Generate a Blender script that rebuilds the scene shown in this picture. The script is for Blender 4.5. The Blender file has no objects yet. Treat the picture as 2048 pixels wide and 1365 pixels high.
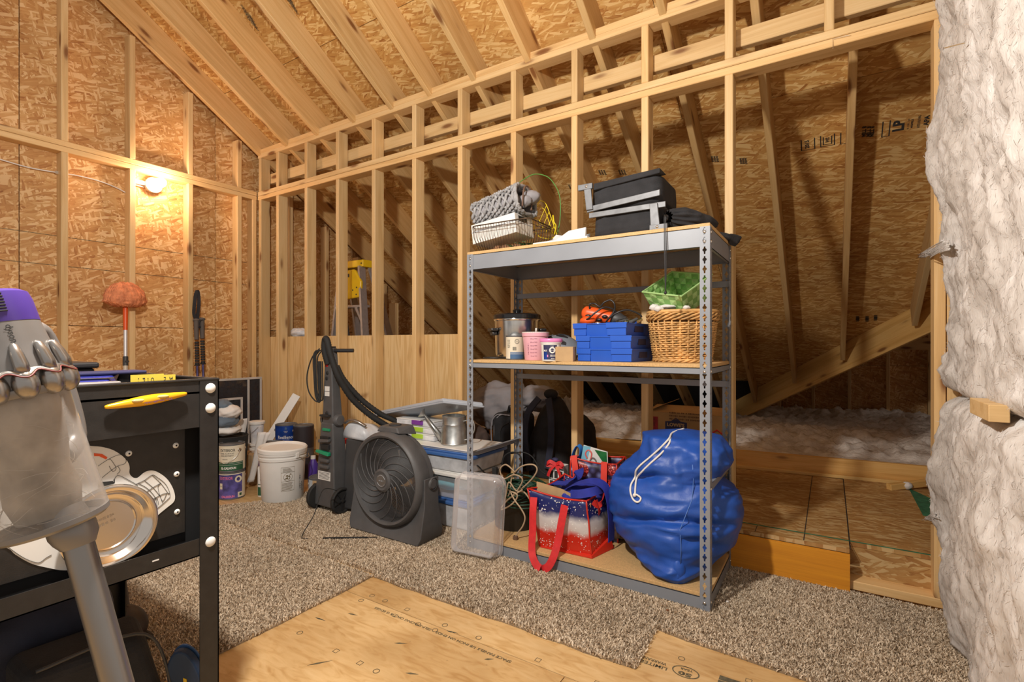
import bpy, bmesh, math, random
import numpy as np
from mathutils import Vector, Matrix, noise
random.seed(7)
R = math.radians
scene = bpy.context.scene
col = scene.collection
# ---------------------------------------------------------------- camera, world, lights, exposure
CH, FP = 1.055, 1004.6                      # camera height (m), focal length in pixels of a 2048 wide frame
YAW = math.atan(636 / FP); CC, SS = math.cos(YAW), math.sin(YAW)
cam_d = bpy.data.cameras.new('camera'); cam = bpy.data.objects.new('camera', cam_d); col.objects.link(cam)
cam.location = (0, 0, CH); cam.rotation_euler = (R(90), 0, YAW)
cam_d.sensor_width = 36; cam_d.lens = FP / 2048 * 36; cam_d.shift_y = 7.5 / 2048; cam_d.clip_start = .02
scene.camera = cam
w = bpy.data.worlds.new('world'); scene.world = w; w.use_nodes = True
w.node_tree.nodes['Background'].inputs[0].default_value = (1.0, .94, .88, 1)
w.node_tree.nodes['Background'].inputs[1].default_value = .5
def lamp(name, loc, power, color, radius):
    l = bpy.data.lights.new(name, 'POINT'); l.energy = power; l.color = color; l.shadow_soft_size = radius
    o = bpy.data.objects.new(name, l); o.location = loc; col.objects.link(o); return o
lamp('room_lamp', (-.95, .35, 2.2), 200, (1.0, .93, .845), .05)
BULB_STRENGTH = 230.0; BULB_COLOR = (1.0, .68, .47)
vs = scene.view_settings
vs.view_transform = 'Standard'; vs.look = 'None'; vs.exposure = .0; vs.gamma = 1; vs.use_curve_mapping = False

# ---------------------------------------------------------------- measuring helpers (pixel of the photo -> point of the room)
def ray(px, py):
    u = (px - 1024) / FP; v = (690 - py) / FP
    return Vector((CC*u - SS, SS*u + CC, v))
def atZ(px, py, z): d = ray(px, py); return Vector((0, 0, CH)) + d*((z - CH)/d.z)
def atY(px, py, y): d = ray(px, py); return Vector((0, 0, CH)) + d*(y/d.y)
def atX(px, py, x): d = ray(px, py); return Vector((0, 0, CH)) + d*(x/d.x)
def atD(px, py, d): return Vector((0, 0, CH)) + ray(px, py)*d
TAN = .628; ROOF = 4.625                     # roof deck plane: z = ROOF - TAN*y

# ---------------------------------------------------------------- materials
def nodes(name):
    m = bpy.data.materials.new(name); m.use_nodes = True
    nt = m.node_tree; return m, nt, nt.nodes['Principled BSDF']
def N(nt, t, **kw):
    n = nt.nodes.new(t)
    for k, v in kw.items():
        if k.startswith('i_'):
            n.inputs[int(k[2:]) if k[2:].isdigit() else k[2:]].default_value = v
        else: setattr(n, k, v)
    return n
def ramp(nt, stops):
    r = nt.nodes.new('ShaderNodeValToRGB'); e = r.color_ramp.elements
    while len(e) < len(stops): e.new(.5)
    for el, (p, c) in zip(e, stops): el.position = p; el.color = (*c, 1)
    return r
def plain(name, c, rough=.6, metal=0, var=.12, vscale=9, bump=0, bscale=60, **kw):
    """procedural plain material: base colour with a soft mottling and a fine relief"""
    m, nt, b = nodes(name)
    tc = N(nt, 'ShaderNodeTexCoord'); n = N(nt, 'ShaderNodeTexNoise'); n.inputs['Scale'].default_value = vscale; n.inputs['Detail'].default_value = 5
    nt.links.new(tc.outputs['Object'], n.inputs['Vector'])
    r = ramp(nt, [(.3, [x*(1-var) for x in c]), (.7, [min(1, x*(1+var)) for x in c])])
    nt.links.new(n.outputs['Fac'], r.inputs[0]); nt.links.new(r.outputs[0], b.inputs['Base Color'])
    b.inputs['Roughness'].default_value = rough; b.inputs['Metallic'].default_value = metal
    for k, v in kw.items(): b.inputs[k.replace('_', ' ')].default_value = v
    if bump:
        n2 = N(nt, 'ShaderNodeTexNoise'); n2.inputs['Scale'].default_value = bscale; n2.inputs['Detail'].default_value = 3
        nt.links.new(tc.outputs['Object'], n2.inputs['Vector'])
        bp = N(nt, 'ShaderNodeBump'); bp.inputs['Strength'].default_value = bump; bp.inputs['Distance'].default_value = .004
        nt.links.new(n2.outputs['Fac'], bp.inputs['Height']); nt.links.new(bp.outputs[0], b.inputs['Normal'])
    return m
def objrand(nt):
    """object coordinates shifted by a random offset per object"""
    tc = N(nt, 'ShaderNodeTexCoord'); oi = N(nt, 'ShaderNodeObjectInfo')
    mu = N(nt, 'ShaderNodeMath', operation='MULTIPLY', i_1=37.0); nt.links.new(oi.outputs['Random'], mu.inputs[0])
    ad = N(nt, 'ShaderNodeVectorMath', operation='ADD'); nt.links.new(tc.outputs['Object'], ad.inputs[0]); nt.links.new(mu.outputs[0], ad.inputs[1])
    return ad.outputs[0], oi.outputs['Random']
def osb(name, dark=1.0, tone=(1, 1, 1), spread=1.0):
    m, nt, b = nodes(name); L = nt.links.new
    v, rnd = objrand(nt)
    def layer(ang, sx, sy, seed):
        wob = N(nt, 'ShaderNodeTexNoise', i_Scale=5.0); L(v, wob.inputs['Vector'])
        mw = N(nt, 'ShaderNodeMix', data_type='VECTOR'); mw.inputs[0].default_value = .035; L(v, mw.inputs[4]); L(wob.outputs['Color'], mw.inputs[5])
        mp = N(nt, 'ShaderNodeMapping'); mp.inputs['Location'].default_value = (seed, seed*1.7, 0); mp.inputs['Rotation'].default_value = (0, 0, ang); L(mw.outputs[1], mp.inputs[0])
        ms = N(nt, 'ShaderNodeMapping'); ms.inputs['Scale'].default_value = (1/sx, 1/sy, 1); L(mp.outputs[0], ms.inputs[0])
        vo = N(nt, 'ShaderNodeTexVoronoi', voronoi_dimensions='2D', i_Scale=1.0); L(ms.outputs[0], vo.inputs['Vector'])
        sp = N(nt, 'ShaderNodeSeparateColor'); L(vo.outputs['Color'], sp.inputs[0])
        fb = N(nt, 'ShaderNodeMapping'); fb.inputs['Scale'].default_value = (6, 160, 1); L(mp.outputs[0], fb.inputs[0])
        fn = N(nt, 'ShaderNodeTexNoise', i_Scale=1.0); fn.inputs['Detail'].default_value = 2; L(fb.outputs[0], fn.inputs['Vector'])
        # strand value with fibres and a dark edge at one side
        a = N(nt, 'ShaderNodeMath', operation='MULTIPLY_ADD', i_1=.62); L(fn.outputs['Fac'], a.inputs[0]); L(sp.outputs[0], a.inputs[2])
        e = N(nt, 'ShaderNodeMath', operation='MULTIPLY_ADD', i_1=-.22); L(vo.outputs['Distance'], e.inputs[0]); L(a.outputs[0], e.inputs[2])
        return e.outputs[0], sp.outputs[1]
    cur, _ = layer(.12, .085, .0135, 3.1)
    for ang, sx, sy, sd, th in ((-.95*spread, .05, .010, 11, .52), (.45*spread, .075, .0125, 23, .55), (-.22, .10, .016, 41, .52), (1.35*spread, .055, .011, 57, .70), (-.45*spread, .065, .014, 73, .70)):
        val, vis = layer(ang, sx, sy, sd)
        g = N(nt, 'ShaderNodeMath', operation='GREATER_THAN', i_1=th); L(vis, g.inputs[0])
        mx = N(nt, 'ShaderNodeMix', data_type='FLOAT'); L(g.outputs[0], mx.inputs[0]); L(cur, mx.inputs[2]); L(val, mx.inputs[3]); cur = mx.outputs[0]
    t = lambda c: [c[i]*tone[i]*dark for i in range(3)]
    r = ramp(nt, [(.04, t((.33, .13, .035))), (.30, t((.51, .275, .09))), (.62, t((.60, .36, .135))), (.92, t((.665, .44, .185))), (1.06, t((.80, .60, .32)))])
    L(cur, r.inputs[0])
    big = N(nt, 'ShaderNodeTexNoise', i_Scale=1.6); L(v, big.inputs['Vector'])
    rb = ramp(nt, [(.3, (.78, .74, .70)), (.7, (1.08, 1.06, 1.04))]); L(big.outputs['Fac'], rb.inputs[0])
    mm = N(nt, 'ShaderNodeMix', data_type='RGBA', blend_type='MULTIPLY'); mm.inputs[0].default_value = 1; L(r.outputs[0], mm.inputs[6]); L(rb.outputs[0], mm.inputs[7])
    L(mm.outputs[2], b.inputs['Base Color']); b.inputs['Roughness'].default_value = .62
    bp = N(nt, 'ShaderNodeBump', i_Strength=.25, i_Distance=.004); L(cur, bp.inputs['Height']); L(bp.outputs[0], b.inputs['Normal'])
    return m
def lumber(name, c1, c2, c3, knots=1.0, wave=1.0, rough=.55):
    """sawn softwood: grain runs along local X"""
    m, nt, b = nodes(name); L = nt.links.new
    v, rnd = objrand(nt)
    mp = N(nt, 'ShaderNodeMapping'); mp.inputs['Scale'].default_value = (.9, 16, 16); L(v, mp.inputs[0])
    n1 = N(nt, 'ShaderNodeTexNoise', i_Scale=1.0); n1.inputs['Detail'].default_value = 4; n1.inputs['Distortion'].default_value = .8; L(mp.outputs[0], n1.inputs['Vector'])
    mp2 = N(nt, 'ShaderNodeMapping'); mp2.inputs['Scale'].default_value = (5, 190, 190); L(v, mp2.inputs[0])
    n2 = N(nt, 'ShaderNodeTexNoise', i_Scale=1.0); n2.inputs['Detail'].default_value = 2; L(mp2.outputs[0], n2.inputs['Vector'])
    wv = N(nt, 'ShaderNodeMath', operation='MULTIPLY', i_1=17.0*wave); L(n1.outputs['Fac'], wv.inputs[0])
    sn = N(nt, 'ShaderNodeMath', operation='SINE'); L(wv.outputs[0], sn.inputs[0])
    ad = N(nt, 'ShaderNodeMath', operation='MULTIPLY_ADD', i_1=.12, i_2=.30); L(sn.outputs[0], ad.inputs[0])
    a2 = N(nt, 'ShaderNodeMath', operation='MULTIPLY_ADD', i_1=.42); L(n2.outputs['Fac'], a2.inputs[0]); L(ad.outputs[0], a2.inputs[2])
    r = ramp(nt, [(.2, c1), (.55, c2), (.85, c3)]); L(a2.outputs[0], r.inputs[0])
    # knots
    mk = N(nt, 'ShaderNodeMapping'); mk.inputs['Scale'].default_value = (2.6, 9, 9); L(v, mk.inputs[0])
    vo = N(nt, 'ShaderNodeTexVoronoi', i_Scale=1.0); L(mk.outputs[0], vo.inputs['Vector'])
    rk = ramp(nt, [(.0, (1, 1, 1)), (.10*knots, (.9, .9, .9)), (.18*knots, (.14, .14, .14)), (.28*knots, (0, 0, 0))]); L(vo.outputs['Distance'], rk.inputs[0])
    kc = N(nt, 'ShaderNodeMix', data_type='RGBA'); L(rk.outputs[0], kc.inputs[0]); L(r.outputs[0], kc.inputs[6]); kc.inputs[7].default_value = (.20, .075, .02, 1)
    # board to board tint
    rt = ramp(nt, [(0, (.84, .80, .74)), (.5, (1, 1, 1)), (1, (1.06, .98, .88))]); L(rnd, rt.inputs[0])
    mm = N(nt, 'ShaderNodeMix', data_type='RGBA', blend_type='MULTIPLY'); mm.inputs[0].default_value = 1; L(kc.outputs[2], mm.inputs[6]); L(rt.outputs[0], mm.inputs[7])
    L(mm.outputs[2], b.inputs['Base Color']); b.inputs['Roughness'].default_value = rough
    bp = N(nt, 'ShaderNodeBump', i_Strength=.12, i_Distance=.002); L(a2.outputs[0], bp.inputs['Height']); L(bp.outputs[0], b.inputs['Normal'])
    return m
def clear_plastic(name, tint=(.93, .94, .96), alpha=.25, rough=.15):
    m, nt, b = nodes(name); L = nt.links.new
    tr = N(nt, 'ShaderNodeBsdfTransparent'); mx = N(nt, 'ShaderNodeMixShader')
    b.inputs['Base Color'].default_value = (*tint, 1); b.inputs['Roughness'].default_value = rough
    tc = N(nt, 'ShaderNodeTexCoord'); n = N(nt, 'ShaderNodeTexNoise', i_Scale=14.0); n.inputs['Detail'].default_value = 6; L(tc.outputs['Object'], n.inputs['Vector'])
    fr = N(nt, 'ShaderNodeLayerWeight', i_Blend=.35)
    rr = ramp(nt, [(.35, (alpha*.75,)*3), (.7, (min(1, alpha*1.35),)*3)]); L(n.outputs['Fac'], rr.inputs[0])
    ad = N(nt, 'ShaderNodeMath', operation='MULTIPLY_ADD', i_1=.55); L(fr.outputs['Facing'], ad.inputs[0]); L(rr.outputs[0], ad.inputs[2])
    L(ad.outputs[0], mx.inputs[0]); L(tr.outputs[0], mx.inputs[1]); L(b.outputs[0], mx.inputs[2])
    L(mx.outputs[0], nt.nodes['Material Output'].inputs['Surface']); return m
M = {}
M['osb_wall'] = osb('osb_wall', 1.0, (1.05, .96, .92))
M['osb_roof'] = osb('osb_roof', 1.02, (1.0, .93, .76), .5)
M['osb_floor'] = osb('osb_floor', .74, (1.0, .95, .85), .4)
M['stud'] = lumber('stud_wood', (.58, .37, .16), (.72, .50, .24), (.80, .61, .35))
M['rafter'] = lumber('rafter_wood', (.53, .32, .12), (.67, .45, .20), (.76, .56, .30))
M['board'] = lumber('platform_board_wood', (.52, .28, .07), (.72, .45, .15), (.80, .56, .24), .9)
M['orange_ply'] = lumber('orange_stained_plywood', (.55, .20, .012), (.72, .30, .018), (.78, .36, .03), .5, .4)
M['plywood'] = lumber('plywood_face', (.56, .33, .11), (.78, .55, .27), (.86, .67, .40), .45, 2.6)
M['particle'] = plain('particle_board', (.60, .385, .17), .7, var=.15, vscale=160)
M['grey_steel'] = plain('grey_painted_steel', (.25, .27, .305), .45, .05, var=.05)
M['steel'] = plain('bare_steel', (.72, .72, .70), .22, 1.0, var=.06, vscale=30)
M['zinc'] = plain('galvanised_zinc', (.15, .155, .165), .5, .35, var=.22, vscale=26)
M['zinc_can'] = plain('bright_galvanised_tin', (.50, .51, .50), .36, .9, var=.2, vscale=26)
M['white_paint'] = plain('white_plastic', (.80, .79, .76), .42, var=.03)
M['black_metal'] = plain('black_powder_coat', (.022, .020, .019), .48, .1, var=.2, vscale=40, bump=.12, bscale=500)
M['black'] = plain('black_plastic', (.02, .02, .022), .4, var=.2)
M['rubber'] = plain('black_rubber', (.018, .018, .018), .75, var=.2)
M['black_cloth'] = plain('black_cloth', (.021, .021, .024), .9, var=.3, vscale=14, bump=.35, bscale=240)
M['navy_cloth'] = plain('navy_cloth', (.028, .033, .058), .85, var=.35, vscale=8, bump=.3, bscale=220)
M['grey_plastic'] = plain('charcoal_grey_plastic', (.085, .085, .088), .5, var=.1, vscale=20, bump=.08, bscale=700)
M['grey_dark'] = plain('dark_grey_plastic', (.045, .045, .047), .5, var=.15)
M['card'] = plain('cardboard', (.50, .33, .17), .85, var=.08, vscale=20)
M['kraft'] = plain('dim_cardboard', (.42, .25, .10), .85, var=.1, vscale=12)
M['blue_plastic'] = plain('royal_blue_plastic', (.020, .105, .56), .38, var=.05)
M['blue_nylon'] = plain('blue_nylon', (.014, .080, .40), .46, var=.15, vscale=6, bump=.45, bscale=34)
M['white_cord'] = plain('white_cord', (.80, .78, .74), .8)
M['red'] = plain('red_webbing', (.62, .018, .022), .6, var=.1, vscale=60)
M['orange'] = plain('orange_plastic', (.78, .10, .015), .38, var=.05)
M['yellow'] = plain('yellow_plastic', (.78, .50, .012), .38, var=.06)
M['yellow_wire'] = plain('yellow_coated_wire', (.80, .62, .02), .4)
M['green_wire'] = plain('green_coated_wire', (.09, .28, .055), .45)
M['green_hose'] = plain('dark_green_cord', (.012, .055, .03), .45)
M['beige_cord'] = plain('beige_cord', (.42, .31, .20), .6)
M['wicker'] = plain('tan_wicker', (.62, .35, .125), .5, var=.4, vscale=22, bump=.2, bscale=120)
M['grey_wicker'] = plain('grey_paper_rope', (.32, .32, .33), .8, var=.25, vscale=30)
M['white_cloth'] = plain('white_cloth', (.74, .71, .68), .9, var=.05, bump=.3, bscale=40)
M['grey_cloth'] = plain('grey_cloth', (.30, .29, .31), .9, var=.1, bump=.3, bscale=30)
M['bluegrey_cloth'] = plain('blue_grey_cloth', (.13, .17, .22), .9, var=.15, bump=.3, bscale=60)
M['ink'] = plain('black_ink', (.03, .028, .026), .8, var=.3, vscale=90)
M['stamp_ink'] = plain('faded_stamp_ink', (.10, .085, .05), .9, var=.5, vscale=60)
M['navy_ink'] = plain('navy_ink', (.03, .03, .09), .7)
M['paper'] = plain('white_paper', (.78, .77, .74), .8, var=.03)
M['cream'] = plain('cream_paper_label', (.72, .66, .52), .55, var=.04)
M['green_band'] = plain('dark_green_print', (.02, .10, .045), .5, var=.1)
M['blue_band'] = plain('steel_blue_print', (.055, .13, .27), .5, var=.05)
M['deep_blue'] = plain('deep_blue_print', (.008, .045, .26), .35, var=.4, vscale=14)
M['pink_print'] = plain('pink_print', (.72, .18, .34), .6)
M['pink'] = plain('translucent_pink', (.78, .42, .50), .35, var=.05)
M['hot_pink'] = plain('pink_lid_plastic', (.80, .25, .55), .35)
M['purple'] = plain('purple_plastic', (.085, .045, .32), .32, var=.05)
M['clip_purple'] = plain('purple_clip_plastic', (.20, .045, .33), .4)
M['lime'] = plain('lime_plastic', (.40, .62, .05), .4)
M['emerald'] = plain('emerald_plastic', (.01, .26, .13), .35)
M['frost'] = clear_plastic('frosted_plastic', (.80, .82, .86), .62, .3)
M['clear'] = clear_plastic('clear_plastic', (.90, .88, .90), .13, .12)
M['bluelid'] = plain('blue_lid_plastic', (.055, .15, .42), .4, var=.06)
M['greylid'] = plain('grey_lid_plastic', (.40, .44, .50), .4, var=.04)
M['aqua'] = plain('aqua_cloth', (.12, .42, .52), .8, var=.2)
M['maroon'] = plain('maroon_paint', (.22, .02, .035), .35)
M['silverplastic'] = plain('silver_plastic', (.40, .38, .36), .26, .85, var=.05)
M['vac_grey'] = plain('warm_grey_plastic', (.26, .25, .245), .36, .35, var=.05)
M['dust'] = plain('dust_and_hair', (.42, .36, .29), .95, var=.45, vscale=22)
M['vac_clear'] = clear_plastic('vacuum_bin_plastic', (.62, .58, .54), .13, .08)
M['vent_foam'] = plain('black_vent_baffle', (.012, .010, .009), .9, var=.4, vscale=12)
# ---------------------------------------------------------------- object helpers
def wm(o):
    m = o.matrix_basis.copy(); p = o.parent
    while p: m = p.matrix_basis @ m; p = p.parent
    return m
def thing(name, label, cat, loc=(0, 0, 0), rz=0, group=None):
    o = bpy.data.objects.new(name, None); col.objects.link(o); o.empty_display_size = .05
    o.location = loc; o.rotation_euler = (0, 0, rz); o.matrix_basis = Matrix.Translation(loc) @ Matrix.Rotation(rz, 4, 'Z')
    o['label'] = label; o['category'] = cat
    if group: o['group'] = group
    return o
def tag(o, label, cat, group=None):
    o['label'] = label; o['category'] = cat
    if group: o['group'] = group
    return o
def structure(name, loc=(0, 0, 0)):
    o = bpy.data.objects.new(name, None); col.objects.link(o); o.empty_display_size = .05
    o.matrix_basis = Matrix.Translation(loc); o['kind'] = 'structure'; return o
def frame(p0, p1, up=(0, 0, 1)):
    """matrix with X along p0->p1, Z near up, origin at p0"""
    x = (Vector(p1) - Vector(p0)).normalized(); y = Vector(up).cross(x)
    if y.length < 1e-5: y = Vector((0, 1, 0)).cross(x)
    y.normalize(); z = x.cross(y)
    return Matrix.Translation(p0) @ Matrix((x, y, z)).transposed().to_4x4()
def zframe(p0, p1):
    """matrix with Z along p0->p1, origin at p0"""
    z = (Vector(p1) - Vector(p0)).normalized(); a = Vector((0, 0, 1)) if abs(z.z) < .9 else Vector((1, 0, 0))
    x = a.cross(z).normalized(); y = z.cross(x)
    return Matrix.Translation(p0) @ Matrix((x, y, z)).transposed().to_4x4()
class MB:
    def __init__(s): s.v = []; s.f = []; s.mi = []; s.k = 0
    def add(s, vs, fs, Mx=None):
        b = len(s.v)
        for p in vs: s.v.append(tuple(Mx @ Vector(p)) if Mx else tuple(p))
        for f in fs: s.f.append(tuple(i + b for i in f)); s.mi.append(s.k)
        return s
    def box(s, x0, x1, y0, y1, z0, z1, Mx=None):
        return s.add([(x, y, z) for z in (z0, z1) for y in (y0, y1) for x in (x0, x1)],
                     [(0, 2, 3, 1), (4, 5, 7, 6), (0, 1, 5, 4), (2, 6, 7, 3), (0, 4, 6, 2), (1, 3, 7, 5)], Mx)
    def hexa(s, bot, top):
        """box from 4 bottom and 4 top corners (both anticlockwise from above)"""
        return s.add(list(bot) + list(top), [(3, 2, 1, 0), (4, 5, 6, 7)] + [(i, (i+1) % 4, 4+(i+1) % 4, 4+i) for i in range(4)])
    def prism(s, poly, z0, z1, Mx=None):
        n = len(poly)
        return s.add([(x, y, z0) for x, y in poly] + [(x, y, z1) for x, y in poly],
                     [tuple(reversed(range(n))), tuple(range(n, 2*n))] + [(i, (i+1) % n, n+(i+1) % n, n+i) for i in range(n)], Mx)
    def lathe(s, prof, n=32, Mx=None, a0=0, a1=2*math.pi):
        """profile of (r, z) round local Z"""
        full = abs(a1-a0-2*math.pi) < 1e-6; na = n if full else n+1
        vs = []; idx = []
        for r, z in prof:
            if r < 1e-6: idx.append([len(vs)]*na); vs.append((0, 0, z))
            else:
                idx.append(list(range(len(vs), len(vs)+na)))
                for i in range(na):
                    a = a0+(a1-a0)*i/n; vs.append((r*math.cos(a), r*math.sin(a), z))
        fs = []
        for A, B in zip(idx, idx[1:]):
            for i in range(n):
                j = (i+1) % na; q = (A[i], A[j], B[j], B[i]); q = tuple(dict.fromkeys(q))
                if len(q) > 2: fs.append(q)
        return s.add(vs, fs, Mx)
    def cyl(s, p0, p1, r0, r1=None, n=16):
        r1 = r0 if r1 is None else r1; h = (Vector(p1)-Vector(p0)).length
        return s.lathe([(0, 0), (r0, 0), (r1, h), (0, h)], n, zframe(p0, p1))
    def tube(s, pts, r, n=8, closed=False, flat=1.0):
        pts = [Vector(p) for p in pts]; m = len(pts)
        rr = r if isinstance(r, (list, tuple)) else [r]*m
        T = []
        for i in range(m):
            a = pts[(i-1) % m] if closed or i else pts[i]; b = pts[(i+1) % m] if closed or i < m-1 else pts[i]
            t = (b-a); T.append(t.normalized() if t.length > 1e-9 else Vector((0, 0, 1)))
        nn = Vector((0, 0, 1)).cross(T[0])
        if nn.length < .1: nn = Vector((1, 0, 0)).cross(T[0])
        nn.normalize(); vs = []
        for i in range(m):
            nn = nn - T[i]*nn.dot(T[i]); nn.normalize(); bb = T[i].cross(nn)
            for k in range(n):
                a = 2*math.pi*k/n; vs.append(pts[i] + nn*math.cos(a)*rr[i] + bb*math.sin(a)*rr[i]*flat)
        fs = []
        for i in range(m if closed else m-1):
            j = (i+1) % m
            for k in range(n): fs.append((i*n+k, i*n+(k+1) % n, j*n+(k+1) % n, j*n+k))
        if not closed: fs += [tuple(reversed(range(n))), tuple(range((m-1)*n, m*n))]
        return s.add(vs, fs)
    def band(s, pts, wd, w, t):
        """flat strap along pts; wd = width direction (vector or list)"""
        pts = [Vector(p) for p in pts]; m = len(pts); vs = []
        for i in range(m):
            tg = (pts[min(i+1, m-1)]-pts[max(i-1, 0)]).normalized(); d = Vector(wd[i] if isinstance(wd, list) else wd)
            d = (d - tg*d.dot(tg)).normalized(); nn = tg.cross(d)
            for a, b in ((-1, -1), (1, -1), (1, 1), (-1, 1)): vs.append(pts[i] + d*a*w/2 + nn*b*t/2)
        fs = []
        for i in range(m-1):
            for k in range(4): fs.append((4*i+k, 4*i+(k+1) % 4, 4*i+4+(k+1) % 4, 4*i+4+k))
        fs += [(3, 2, 1, 0), tuple(range(4*m-4, 4*m))]
        return s.add(vs, fs)
    def grid(s, fn, nu, nv, cu=False, cv=False):
        """fn(u, v) with u, v in 0..1"""
        mu = nu if cu else nu+1; mv = nv if cv else nv+1
        vs = [fn(i/nu, j/nv) for j in range(mv) for i in range(mu)]
        fs = [(j*mu+i, j*mu+(i+1) % mu, ((j+1) % mv)*mu+(i+1) % mu, ((j+1) % mv)*mu+i) for j in range(nv) for i in range(nu)]
        return s.add(vs, fs)
    def ell(s, c, r, nu=20, nv=12, Mx=None, dis=None):
        vs = []; c = Vector(c)
        prof = []
        def P(u, v):
            a = 2*math.pi*u; b = math.pi*(v-.5)
            d = Vector((math.cos(a)*math.cos(b), math.sin(a)*math.cos(b), math.sin(b)))
            k = 1+dis(d) if dis else 1
            p = c + Vector((d.x*r[0], d.y*r[1], d.z*r[2]))*k
            return Mx @ p if Mx else p
        return s.grid(P, nu, nv, cu=True)
    def build(s, name, mats, parent=None, smooth=None, bevel=0, world=False, sub=0, solid=0, seg=2):
        vs = s.v
        if world and parent is not None:
            inv = wm(parent).inverted(); vs = [tuple(inv @ Vector(p)) for p in vs]
        me = bpy.data.meshes.new(name); me.from_pydata(vs, [], s.f)
        for m in (mats if isinstance(mats, (list, tuple)) else [mats]): me.materials.append(M[m] if isinstance(m, str) else m)
        if any(s.mi): me.polygons.foreach_set('material_index', s.mi)
        if smooth:
            me.polygons.foreach_set('use_smooth', [True]*len(me.polygons))
            if smooth is not True: me.set_sharp_from_angle(angle=R(smooth))
        me.validate(); me.update()
        o = bpy.data.objects.new(name, me); col.objects.link(o)
        if parent is not None: o.parent = parent
        if solid: md = o.modifiers.new('solid', 'SOLIDIFY'); md.thickness = solid; md.offset = 0
        if bevel: md = o.modifiers.new('bevel', 'BEVEL'); md.width = bevel; md.segments = seg; md.limit_method = 'ANGLE'; md.angle_limit = R(40)
        if sub: md = o.modifiers.new('sub', 'SUBSURF'); md.levels = sub; md.render_levels = sub
        return o
_bc = {}
def board(parent, name, p0, p1, w, t, mat, up=(0, 0, 1)):
    """sawn board: w along its local Z (near up), t along local Y; grain along local X; mesh data shared between equal boards"""
    L = (Vector(p1)-Vector(p0)).length; key = (round(L, 3), w, t, mat)
    if key not in _bc:
        bm = bmesh.new(); bmesh.ops.create_cube(bm, size=1)
        bmesh.ops.scale(bm, vec=(L, t, w), verts=bm.verts); bmesh.ops.translate(bm, vec=(L/2, 0, 0), verts=bm.verts)
        bmesh.ops.bevel(bm, geom=bm.edges[:], offset=min(.003, t*.2), segments=1, affect='EDGES')
        me = bpy.data.meshes.new(name); bm.to_mesh(me); bm.free(); me.materials.append(M[mat]); _bc[key] = me
    o = bpy.data.objects.new(name, _bc[key]); col.objects.link(o)
    mx = frame(p0, p1, up)
    if parent is not None: o.parent = parent; mx = wm(parent).inverted() @ mx
    o.matrix_basis = mx
    return o
def panel(parent, name, origin, xd, yd, L, W, t, mat):
    """sheet lying in local XY, thickness towards -Z of (xd x yd)"""
    xd = Vector(xd).normalized(); yd = Vector(yd).normalized(); zd = xd.cross(yd)
    mx = Matrix.Translation(origin) @ Matrix((xd, yd, zd)).transposed().to_4x4()
    o = MB().box(0, L, 0, W, -t, 0).build(name, mat, parent)
    if parent is not None: mx = wm(parent).inverted() @ mx
    o.matrix_basis = mx; return o
# text ------------------------------------------------------------
_tc = {}
BOLD = ('2015', 'WS', 'LP', 'APA', 'MILL 8', "LOWE'S", '50', 'EL-CALHOUN', 'CALHOUN', 'NASHVILLE', '||I|I|II|', 'II|III')
def text2d(s, bold=.012):
    if s in _tc: return _tc[s]
    cu = bpy.data.curves.new('t', 'FONT'); cu.body = s; cu.size = 1; cu.offset = .045 if s in BOLD else bold; cu.resolution_u = 2
    ob = bpy.data.objects.new('t', cu); col.objects.link(ob)
    dg = bpy.context.evaluated_depsgraph_get(); me = bpy.data.meshes.new_from_object(ob.evaluated_get(dg))
    vs = [(v.co.x, v.co.y) for v in me.vertices]; fs = [tuple(p.vertices) for p in me.polygons]
    bpy.data.objects.remove(ob); bpy.data.curves.remove(cu); bpy.data.meshes.remove(me)
    xs = [v[0] for v in vs] or [0]; cx = (min(xs)+max(xs))/2
    ys = [v[1] for v in vs] or [0]; cy = (min(ys)+max(ys))/2
    _tc[s] = ([(x-cx, y-cy) for x, y in vs], fs); return _tc[s]
def ftext(mb, s, c, xd, yd, h, wid=None):
    """flat lettering centred at c; h = cap height; wid = total width (optional)"""
    vs, fs = text2d(s); c, xd, yd = Vector(c), Vector(xd).normalized(), Vector(yd).normalized()
    hh = max(v[1] for v in vs)-min(v[1] for v in vs); ww = max(v[0] for v in vs)-min(v[0] for v in vs)
    ky = h/hh; kx = wid/ww if wid else ky
    return mb.add([c + xd*x*kx + yd*y*ky for x, y in vs], fs)
def ctext(mb, s, c, r, ang, z, h, wid=None, vertical=False):
    """lettering wrapped on a cylinder round (c.x, c.y), centred at angle ang and height z"""
    vs, fs = text2d(s)
    hh = max(v[1] for v in vs)-min(v[1] for v in vs); ww = max(v[0] for v in vs)-min(v[0] for v in vs)
    ky = h/hh; kx = wid/ww if wid else ky; out = []
    for x, y in vs:
        x, y = x*kx, y*ky
        if vertical: x, y = y, -x
        a = ang + x/r; out.append((c[0]+r*math.cos(a), c[1]+r*math.sin(a), z+y))
    return mb.add(out, fs)
def cpatch(mb, c, r, a0, a1, z0, z1, n=12, r1=None):
    """curved patch on a cylinder / cone"""
    r1 = r if r1 is None else r1
    vs = []
    for j, z in enumerate((z0, z1)):
        for i in range(n+1):
            a = a0+(a1-a0)*i/n; q = r if j == 0 else r1; vs.append((c[0]+q*math.cos(a), c[1]+q*math.sin(a), z))
    return mb.add(vs, [(i, i+1, n+2+i, n+1+i) for i in range(n)])
_br = random.Random(77)
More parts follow.
